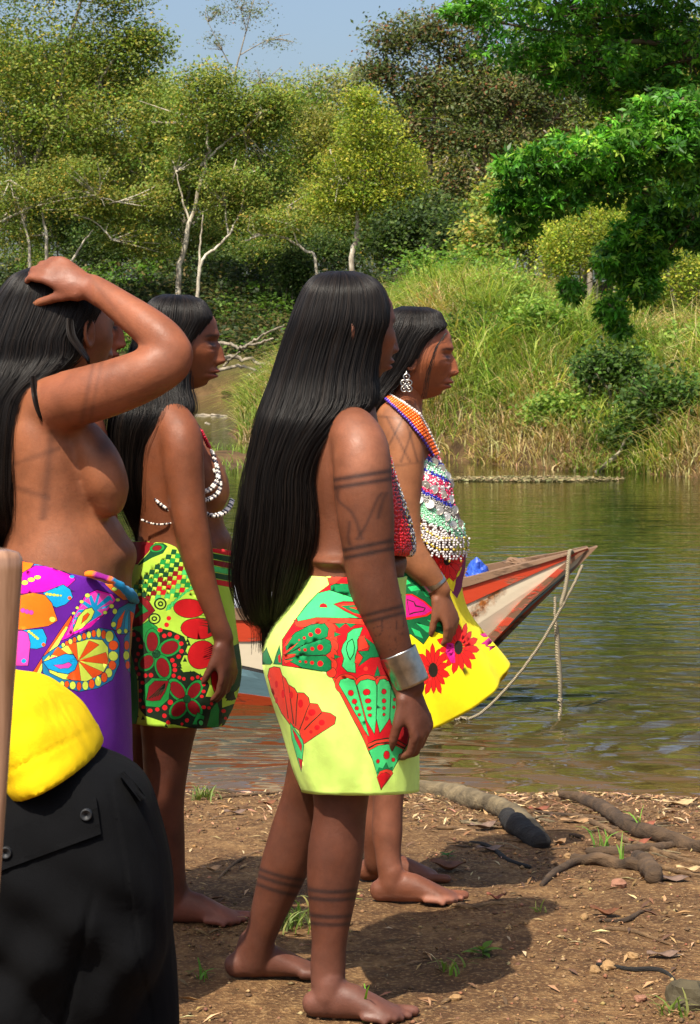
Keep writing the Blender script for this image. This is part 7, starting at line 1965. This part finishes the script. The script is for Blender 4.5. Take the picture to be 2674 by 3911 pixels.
# ============================================================ on the near shore
def bark_material2(name, c1, c2, scale):
    """bark whose streaks run along a lying log"""
    m, nt, b = new_mat(name)
    mp = N_(nt, "Mapping"); mp.inputs["Scale"].default_value = (.22, .5, 1); mp.inputs["Rotation"].default_value = (0, 0, R(25)); nt.links.new(geopos(nt), mp.inputs[0])
    n1 = noise(nt, scale * 3, 7, .7, mp.outputs[0], .4); n2 = noise(nt, scale * .8, 4, .6, geopos(nt))
    nt.links.new(mixc(nt, ramp(nt, n2, [(.4, 0.0), (.65, .7)]), ramp(nt, n1, [(.3, c1), (.7, c2)]), tuple(x * .45 for x in c1)), b.inputs["Base Color"])
    b.inputs["Roughness"].default_value = .9; bump(nt, b, n1, .9, .02)
    return m
m_log_pale = bark_material2("log_pale", srgb(84, 72, 52), srgb(150, 132, 98), 9)
m_log_brown = bark_material2("log_brown", srgb(60, 45, 31), srgb(106, 82, 57), 12)
m_char = bark_material2("charred_wood", srgb(16, 14, 13), srgb(46, 42, 38), 18)
m_twig = bark_material2("twig", srgb(92, 68, 44), srgb(150, 118, 80), 16)
def px0(pts): return pts[0][0] * .37
def log(name, label, cat, pts, r, mat, group=None, knots=0, seg=12, lift=.7):
    P = []
    for q, rr in zip(pts, r):
        p = gpt(q[0], q[1]); p.z = gz(p.x, p.y) + rr * lift; P.append(p)
    A = catmull(np.array([(*p, rr) for p, rr in zip(P, r)], float), 14 * len(pts))
    k_ = np.arange(len(A)) * .07
    rr = A[:, 3] * (1 + .14 * vnoise(k_ + px0(pts), k_ * 0 + 1.7, 3))
    A[:, :3] += .35 * np.mean(r) * np.stack([vnoise(k_ * 1.3 + px0(pts), k_ * 0 + q_, 7) for q_ in (1.3, 4.4, 7.9)], -1)
    V, Fs = tube(A[:, :3], rr, seg=seg + 6, up=(0.2, .1, 1))
    ax_ = np.array(P[-1]) - np.array(P[0]); ax_ /= np.linalg.norm(ax_); al = V @ ax_; V0 = V
    V = V + .12 * np.mean(r) * np.stack([vnoise(al * 3 + q_, (V0[:, 2] + V0[:, 1] * .7) / np.mean(r) * 1.6, q_) for q_ in (1, 2, 3)], -1)
    o = mesh_np(name, V, Fs, mat); tag(o, label, cat, group)
    return o
log("driftwood_log", "pale grey barked log lying at the water's edge behind the lime skirt", "log", [(408, 796), (440, 797), (475, 807), (510, 821), (536, 838)], [.030, .034, .033, .030, .026], m_log_pale)
log("charred_log", "short black charred log end lying against the pale log", "log", [(508, 827), (522, 836), (540, 848)], [.028, .031, .030], m_char)
log("driftwood_branch", "long curved brown branch running to the right edge along the water", "branch", [(562, 800), (580, 803), (600, 812), (625, 830), (660, 843), (706, 853)], [.013, .018, .022, .024, .022, .021], m_log_brown)
log("broken_branch", "straight tan broken branch on the mud below the long curved branch", "branch", [(574, 863), (600, 866), (630, 870), (642, 871)], [.014, .017, .018, .017], m_log_brown)
log("broken_branch", "stubby brown broken branch end pointing at the viewer", "branch", [(640, 864), (646, 872), (652, 883)], [.020, .024, .022], m_log_brown)
log("thin_branch", "thin bent branch slanting under the straight broken branch", "branch", [(542, 886), (556, 874), (572, 866), (590, 862)], [.006, .010, .011, .009], m_log_brown)
log("long_stick", "long straight stick lying across the litter beside the curved branch", "stick", [(575, 816), (610, 834), (650, 852), (706, 868)], [.007, .009, .009, .008], m_twig)
log("long_stick", "thin dark stick running from the charred log to the right", "stick", [(535, 813), (560, 816), (590, 818), (612, 822)], [.006, .007, .006, .005], m_log_brown)
log("long_stick", "pale thin stick below the broken branch near the right edge", "stick", [(640, 862), (665, 870), (690, 876), (712, 879)], [.006, .006, .005, .005], m_twig)
log("thick_stick", "thick brown stick lying behind the straight broken branch", "stick", [(590, 856), (620, 855), (650, 852), (676, 846)], [.012, .015, .014, .012], m_log_brown)
log("dark_twig", "dark curved twig running from the charred log toward the big toe leaf", "twig", [(470, 843), (490, 848), (510, 862), (530, 868)], [.004, .006, .006, .005], m_char)
log("pale_twig", "pale straight twig lying in the shade before the bare foot", "twig", [(449, 906), (470, 909), (490, 906), (505, 905)], [.004, .006, .006, .004], m_twig)
log("bent_twig", "bent brown twig right of the shadow edge", "twig", [(600, 921), (625, 922), (640, 914), (652, 911)], [.004, .006, .005, .003], m_log_brown)
log("thin_twig", "thin pale twig in the gravel on the right", "twig", [(604, 930), (630, 932), (655, 940), (672, 946)], [.004, .005, .004, .003], m_twig)
log("thin_twig", "thin dark twig with a fork low on the right", "twig", [(598, 966), (630, 970), (660, 972), (676, 982)], [.004, .005, .005, .003], m_char)
log("thin_twig", "thin grey twig on the ground between the two pairs of legs", "twig", [(218, 880), (230, 868), (246, 858), (262, 852)], [.003, .004, .004, .003], m_twig)
log("shore_stick", "brown stick at the waterline behind the lime skirt hem", "stick", [(200, 801), (240, 797), (280, 794), (312, 789)], [.005, .007, .007, .006], m_twig)
log("shore_stick", "short dark stick on the mud left of the rear calf", "stick", [(208, 790), (222, 793), (240, 794)], [.007, .009, .006], m_log_brown)

for i in range(46):      # small sticks in the litter along the waterline
    x = rng.uniform(430, 700); y = np.interp(x, [430, 700], [812, 830]) + 34 * rng.random() ** 1.3; ln = rng.uniform(14, 46); a = rng.uniform(-.25, .55); r_ = rng.uniform(.0022, .0052)
    log("small_stick", "small stick among the litter at the water's edge on the right", "stick", [(x, y), (x + ln * .5, y + ln * .5 * math.sin(a) * .4 + rng.normal()), (x + ln * math.cos(a), y + ln * math.sin(a) * .4)], [r_, r_ * 1.1, r_ * .6], [m_twig, m_log_brown, m_log_pale][i % 3], "small sticks in the waterline litter", seg=1)
def leaf_mat(name, c): return plain(name, c, .7, 0, 40, .35, .4, .004)
m_lf = [leaf_mat("dry_leaf_brown", srgb(104, 62, 34)), leaf_mat("dry_leaf_tan", srgb(146, 112, 76)), leaf_mat("dry_leaf_red", srgb(124, 68, 46)), leaf_mat("dry_leaf_grey", srgb(110, 88, 74)), leaf_mat("dry_leaf_cream", srgb(176, 148, 106))]
def dry_leaf(px, py, ln, yaw, curl, mi, label, wd=.45):
    c = gpt(px, py); n = 9
    V = []
    s_ = d_ = c.y / FPX
    Lm = ln * s_ * .8; 
    for i in range(n):
        t = i / (n - 1); w = Lm * wd * .5 * math.sin(math.pi * min(.999, max(.02, t ** .85))) 
        for k in range(5):
            u = k / 2 - 1
            x = (t - .5) * Lm; y = u * w; z = .004 + curl * Lm * (.9 * (t - .5) ** 2 + .5 * abs(u) ** 2 * w / Lm) + .004 * math.sin(t * 9 + u)
            V.append((c.x + x * math.cos(yaw) - y * math.sin(yaw), c.y + x * math.sin(yaw) + y * math.cos(yaw), gz(c.x, c.y) + .003 + z))
    Fs = [(i * 5 + k, i * 5 + k + 1, (i + 1) * 5 + k + 1, (i + 1) * 5 + k) for i in range(n - 1) for k in range(4)]
    o = mesh_np("dry_leaf", V, Fs, m_lf[mi]); md = o.modifiers.new("thickness", 'SOLIDIFY'); md.thickness = .0012
    tag(o, label, "leaf", "fallen leaves on the shore")
for q in [(448, 872, 46, -.3, .9, 0, "large curled brown leaf in the shade beyond the bare toes", .7), (484, 830, 40, .5, .7, 3, "grey leaf leaning on the charred log"), (490, 852, 36, .1, .4, 3, "flat grey brown leaf below the charred log"), (578, 824, 44, .1, .3, 1, "wide tan leaf in the litter by the long stick"), (648, 828, 26, .5, .8, 2, "reddish leaf on the curved branch"), (640, 846, 30, .2, .8, 2, "reddish curled leaf beside the thick stick"),
        (680, 807, 46, .2, .6, 4, "large cream leaf at the waterline near the right edge"), (664, 958, 44, .1, .3, 3, "flat mauve leaf low on the right gravel"), (606, 917, 40, -.25, .9, 0, "twisted brown leaf right of the shadow"), (690, 872, 34, -.1, .4, 4, "pale leaf by the pale thin stick"), (672, 882, 48, -.2, .3, 3, "long narrow grey leaf near the right edge"), (640, 861, 24, .4, .6, 2, "small rust leaf near the stubby branch end"),
        (496, 901, 24, -.3, .9, 2, "small curled rust leaf inside the shade"), (560, 845, 26, .8, .5, 1, "small tan leaf between the charred log and broken branch"), (236, 815, 30, .2, .4, 3, "grey leaf on the mud left of the rear knee"), (212, 872, 30, .3, .5, 1, "tan leaf beside the reddish foot"), (268, 806, 26, .4, .6, 0, "dark leaf by the rear knee"), (540, 812, 30, .3, .5, 2, "rust leaf just above the pale log tip")]: dry_leaf(*q)

# stones
m_st = [plain("stone_pink", srgb(140, 98, 76), .85, 0, 30, .25, .5, .004), plain("stone_tan", srgb(146, 114, 74), .85, 0, 30, .25, .5, .004), plain("stone_grey", srgb(70, 62, 42), .85, 0, 20, .35, .6, .006)]
def stone(px, py, size, mi, label):
    c = gpt(px, py); s_ = size * c.y / FPX; n, m_ = 14, 9; V = []; sd = px * .13
    for i in range(m_):
        th = np.pi * i / (m_ - 1)
        for j in range(n):
            ph = 2 * np.pi * j / n; u = np.array([math.sin(th) * math.cos(ph), math.sin(th) * math.sin(ph), math.cos(th)])
            r = 1 + .28 * float(vnoise(u[0] * 1.8 + sd, u[1] * 1.8 + u[2] * 1.5, 4))
            V.append((c.x + u[0] * r * s_ * .5, c.y + u[1] * r * s_ * .5, gz(c.x, c.y) + .1 * s_ + u[2] * r * s_ * .36))
    o = mesh_np("stone", V, [(i * n + j, (i + 1) * n + j, (i + 1) * n + (j + 1) % n, i * n + (j + 1) % n) for i in range(m_ - 1) for j in range(n)], m_st[mi], smooth=False); tag(o, label, "stone", "stones on the shore")
for q in [(618, 887, 17, 0, "angular pink stone below the stubby branch end"), (608, 968, 15, 1, "round tan stone low on the right"), (692, 1004, 52, 2, "big mossy grey stone at the lower right corner"), (633, 958, 13, 1, "tan stone beside the mauve leaf"), (595, 972, 12, 1, "small tan stone left of the round one"), (520, 812, 9, 1, "pebble lying near the charred log"), (455, 1000, 12, 1, "tan stone right of the front toes"), (585, 918, 9, 1, "small stone at the shadow edge"), (375, 838, 9, 0, "small stone behind the rear calf"), (568, 858, 9, 1, "pale pebble beside the broken branch"), (497, 947, 10, 1, "pebble left of the leafy weed"), (640, 1000, 12, 0, "pinkish stone left of the big mossy stone")]: stone(*q)

# gravel and litter: too small to pick apart
def gravel():
    n = 20000
    y = 4.0 + 3.5 * rng.random(n) ** 1.2; x = rng.uniform(-.19, .19, n) * y * 1.05
    dens_ = fbm(x * 1.5, y * 1.5, 120, 3); ok = rng.random(n) < .55 + .9 * dens_; x, y = x[ok], y[ok]; n = len(x)
    s_ = .0018 + .0062 * rng.random(n) ** 4; z = terrain(x, y) + s_ * .25
    oc = np.array([(1, 0, 0), (0, 1, 0), (-1, 0, 0), (0, -1, 0), (0, 0, .7), (0, 0, -.7)], float); fo = np.array([(0, 1, 4), (1, 2, 4), (2, 3, 4), (3, 0, 4), (1, 0, 5), (2, 1, 5), (3, 2, 5), (0, 3, 5)])
    V = (np.stack([x, y, z], -1)[:, None] + oc[None] * s_[:, None, None] * (.7 + .6 * rng.random((n, 6, 1))) + .0).reshape(-1, 3)
    Fs = (fo[None] + 6 * np.arange(n)[:, None, None]).reshape(-1, 3)
    c = pick_colors(n, [srgb(134, 102, 66), srgb(160, 130, 90), srgb(100, 74, 48), srgb(126, 88, 62)], [3, 1.5, 4, 1])
    o = mesh_np("gravel", V, Fs, m_gravel, None, np.repeat(c, 6, 0), smooth=False); tag(o, "small gravel scattered over the brown shore", "gravel", kind="stuff")
    # leaf crumbs and splinters, thickest along the waterline
    n = 9000; x = rng.uniform(-1.3, 1.5, n); y = shore(x) - .02 - .9 * rng.random(n) ** 1.7; far_ = rng.random(n) < .25; y = np.where(far_, 4.2 + 3 * rng.random(n), y)
    kk = np.where((x < -.1) & ~far_, rng.random(n) < .45, True); x, y = x[kk], y[kk]; n = len(x)
    V, Fq, cc = leaves_np(np.stack([x, y, terrain(x, y) + .004], -1), 0.010 + .05 * rng.random(n) ** 2.5, pick_colors(n, [srgb(112, 84, 56), srgb(160, 128, 88), srgb(84, 62, 44), srgb(188, 160, 120)], [3, 2, 2, 1]), .16, 2.5)
    o = mesh_np("litter", V, Fq, m_gravel, None, cc, smooth=False); tag(o, "bits of dry leaf and twig littering the waterline", "litter", kind="stuff")
m_gravel, nt, b = new_mat("gravel"); nt.links.new(attr(nt), b.inputs["Base Color"]); b.inputs["Roughness"].default_value = .9; bump(nt, b, noise(nt, 200, 3, .6, geopos(nt)), .4, .002)
gravel()

# small plants
def tuft(name, px, py, n, h, spread, cols, label, lean=.8, w=.0022):
    c = gpt(px, py); P = np.stack([c.x + spread * rng.normal(size=n), c.y + spread * rng.normal(size=n), np.zeros(n)], -1); P[:, 2] = terrain(P[:, 0], P[:, 1]) - .003
    V, Fq, cc = blades(P, h * (.5 + .7 * rng.random(n)), .3 + lean * rng.random(n), w * (.6 + .8 * rng.random(n)), pick_colors(n, cols, [1] * len(cols), .15), 4, .5)
    o = mesh_np(name, V, Fq, m_grass, None, cc, smooth=False); tag(o, label, "plant", "small plants on the shore")
GG = [srgb(120, 150, 60), srgb(146, 168, 84), srgb(160, 160, 96)]
tuft("grass_tuft", 290, 928, 60, .075, .032, GG, "pale grass tuft between the two tattooed calves")
tuft("grass_tuft", 204, 800, 60, .06, .02, [srgb(110, 126, 62), srgb(132, 138, 84)], "grass tuft at the waterline left of the rear knee")
tuft("grass_tuft", 600, 846, 8, .075, .010, [srgb(112, 150, 62)], "fresh grass sprig by the long stick", .7, .003)
tuft("grass_tuft", 624, 869, 3, .10, .004, [srgb(120, 160, 62)], "single upright grass blade before the broken branch", .15, .003)
tuft("grass_tuft", 640, 836, 5, .10, .008, [srgb(120, 170, 60)], "small grass sprig on the curved branch", .4, .0025)
tuft("grass_tuft", 365, 1022, 3, .12, .004, [srgb(120, 170, 50)], "single grass blade rising at the bottom edge before the front foot", .12, .0032)
tuft("grass_tuft", 452, 972, 16, .05, .016, GG, "little grass tuft right of the front foot")
tuft("grass_tuft", 680, 1016, 14, .06, .02, GG, "little grass tuft at the bottom edge by the mossy stone")
tuft("grass_tuft", 540, 912, 7, .035, .01, GG, "tiny grass sprig near the shadow edge")
tuft("grass_tuft", 200, 978, 8, .06, .012, [srgb(110, 160, 60)], "thin green blades left of the rear heel", 1.2)
tuft("grass_tuft", 330, 905, 26, .05, .03, GG, "faint grass behind the front calf")
def weed(px, py, n, ln, label, cols, up=.6):
    c = gpt(px, py); mb = MB(); V = []
    base = np.array([c.x, c.y, gz(c.x, c.y)])
    root = empty("leafy_weed", tuple(base)); tag(root, label, "plant", "small plants on the shore")
    P = np.array([base, base + (0, 0, ln * .5 * up), base + (.002, 0, ln * up)]); Vt, Ft = tube(P, .0012, seg=5); mesh_np("stem", Vt, Ft, m_grass, root, np.array(cols[0]))
    for i in range(n):
        a = i * 2.4 + rng.random(); el = .25 + .6 * rng.random(); st = base + np.array([0, 0, ln * up * (.3 + .7 * i / n)])
        dr = np.array([math.cos(a) * math.cos(el), math.sin(a) * math.cos(el), math.sin(el)]); sd = np.array([-math.sin(a), math.cos(a), 0]); L_ = ln * (.6 + .5 * rng.random())
        Vl = []
        for t in np.linspace(0, 1, 6):
            w = L_ * .22 * math.sin(math.pi * min(.98, t ** .8 + .02)); m_ = st + dr * L_ * t - np.array([0, 0, L_ * .35 * t * t])
            Vl += [m_ - sd * w, m_ + np.array([0, 0, -w * .25]), m_ + sd * w]
        Fl = [(3 * k + j, 3 * k + j + 1, 3 * k + j + 4, 3 * k + j + 3) for k in range(5) for j in range(2)]
        mesh_np("leaf", Vl, Fl, m_leaf, root, np.array(cols[i % len(cols)]) )
weed(483, 957, 9, .055, "broad leaved green weed on the sunlit ground right of the shadow", [srgb(96, 132, 48), srgb(120, 150, 60)], .35)
weed(329, 1004, 6, .045, "two leaved green seedling growing against the front heel", [srgb(112, 160, 60), srgb(130, 176, 74)], .9)
weed(312, 1012, 6, .032, "tiny seedlings left of the front heel", [srgb(104, 140, 60)], .5)
weed(448, 858, 6, .03, "small seedling in the shade above the curled leaf", [srgb(70, 120, 50)], .4)

# ============================================================ far bank details
def far_stick(name, pts, r, label, mat, cat="driftwood", group="driftwood on the far bank"):
    A = catmull(np.array(pts, float), 6 * len(pts)); P = np.array([Wp(a[0], a[1], a[2]) for a in A]); P += .3 * r * rng.normal(size=P.shape)
    V, Fs = tube(P, np.linspace(r, r * .5, len(P)), seg=7); o = mesh_np(name, V, Fs, mat); tag(o, label, cat, group)
far_stick("fallen_log", [(430, 433, 33.2), (450, 440, 32.6), (472, 447, 31.6), (500, 452, 30.6)], .075, "pale fallen log sliding from the cane bank into the river", m_bark_grey, "log")
far_stick("driftwood_branch", [(212, 345, 79), (228, 343, 78.5), (240, 348, 78), (252, 345, 77), (272, 339, 76)], .07, "long pale branch lying level above the mud of the far bank", m_bark_grey)
far_stick("driftwood_branch", [(242, 349, 79), (256, 340, 78.5), (268, 332, 78), (284, 326, 77.5)], .055, "pale branch slanting up to the right on the far bank", m_bark_grey)
far_stick("driftwood_branch", [(214, 360, 79.5), (235, 358, 79), (258, 362, 79), (282, 366, 78)], .10, "thick level driftwood trunk on the mud bank beside the woman's face", m_bark_grey)
far_stick("driftwood_branch", [(222, 370, 79), (240, 366, 78.5), (262, 372, 78), (280, 370, 77)], .07, "lower tangled driftwood branch on the mud bank", m_bark_grey)
far_stick("driftwood_branch", [(224, 366, 79), (232, 358, 78.5), (240, 352, 78)], .05, "short pale driftwood prong on the mud bank", m_bark_grey)
far_stick("driftwood_branch", [(240, 382, 79), (254, 372, 78), (272, 360, 77)], .05, "thin stick leaning across the lower mud bank", m_bark_grey)
far_stick("floating_branch", [(196, 416, 54), (212, 415, 54), (226, 416, 53)], .04, "thin branch floating level in the quiet left water", m_bark_grey, "branch")
far_stick("floating_branch", [(206, 424, 48), (214, 428, 47), (236, 430, 46), (256, 431, 45)], .05, "forked branch floating below the level one in the left water", m_bark_grey, "branch")
def floaters():
    n = 1500; a = rng.uniform(0, 6.28, n); r = np.sqrt(rng.random(n)); c = Wp(530, 480, 26.2)
    x = c.x + 1.0 * r * np.cos(a) + .15 * rng.normal(size=n); y = c.y + .55 * r * np.sin(a)
    V, Fq, cc = leaves_np(np.stack([x, y, np.full(n, WATER_Z + .012)], -1), .05 + .06 * rng.random(n), pick_colors(n, [srgb(150, 136, 96), srgb(120, 108, 72), srgb(96, 100, 56)], [2, 2, 1]), .3, 4)
    o = mesh_np("floating_weed", V, Fq, m_gravel, None, cc, smooth=False); tag(o, "thin mat of dead weed floating before the cane bank", "weed", kind="stuff")
    n = 1500; x = rng.uniform(-3.3, -1.0, n); y = rng.uniform(25.5, 34, n); z = terrain(x, y); ok = (z > WATER_Z - .12) & (z < WATER_Z + .05) | (rng.random(n) < .05) & (z > WATER_Z - .2); x, y = x[ok], y[ok]
    V, Fq, cc = blades(np.stack([x, y, np.maximum(terrain(x, y), WATER_Z) - .02], -1), .10 + .16 * rng.random(len(x)), .4 + .5 * rng.random(len(x)), .006, pick_colors(len(x), [srgb(110, 140, 56), srgb(140, 160, 70)], [1, 1]), 3, .4)
    o = mesh_np("water_grass", V, Fq, m_grass, None, cc, smooth=False); tag(o, "low green grass fringing the sand bar", "grass", kind="stuff")
floaters()
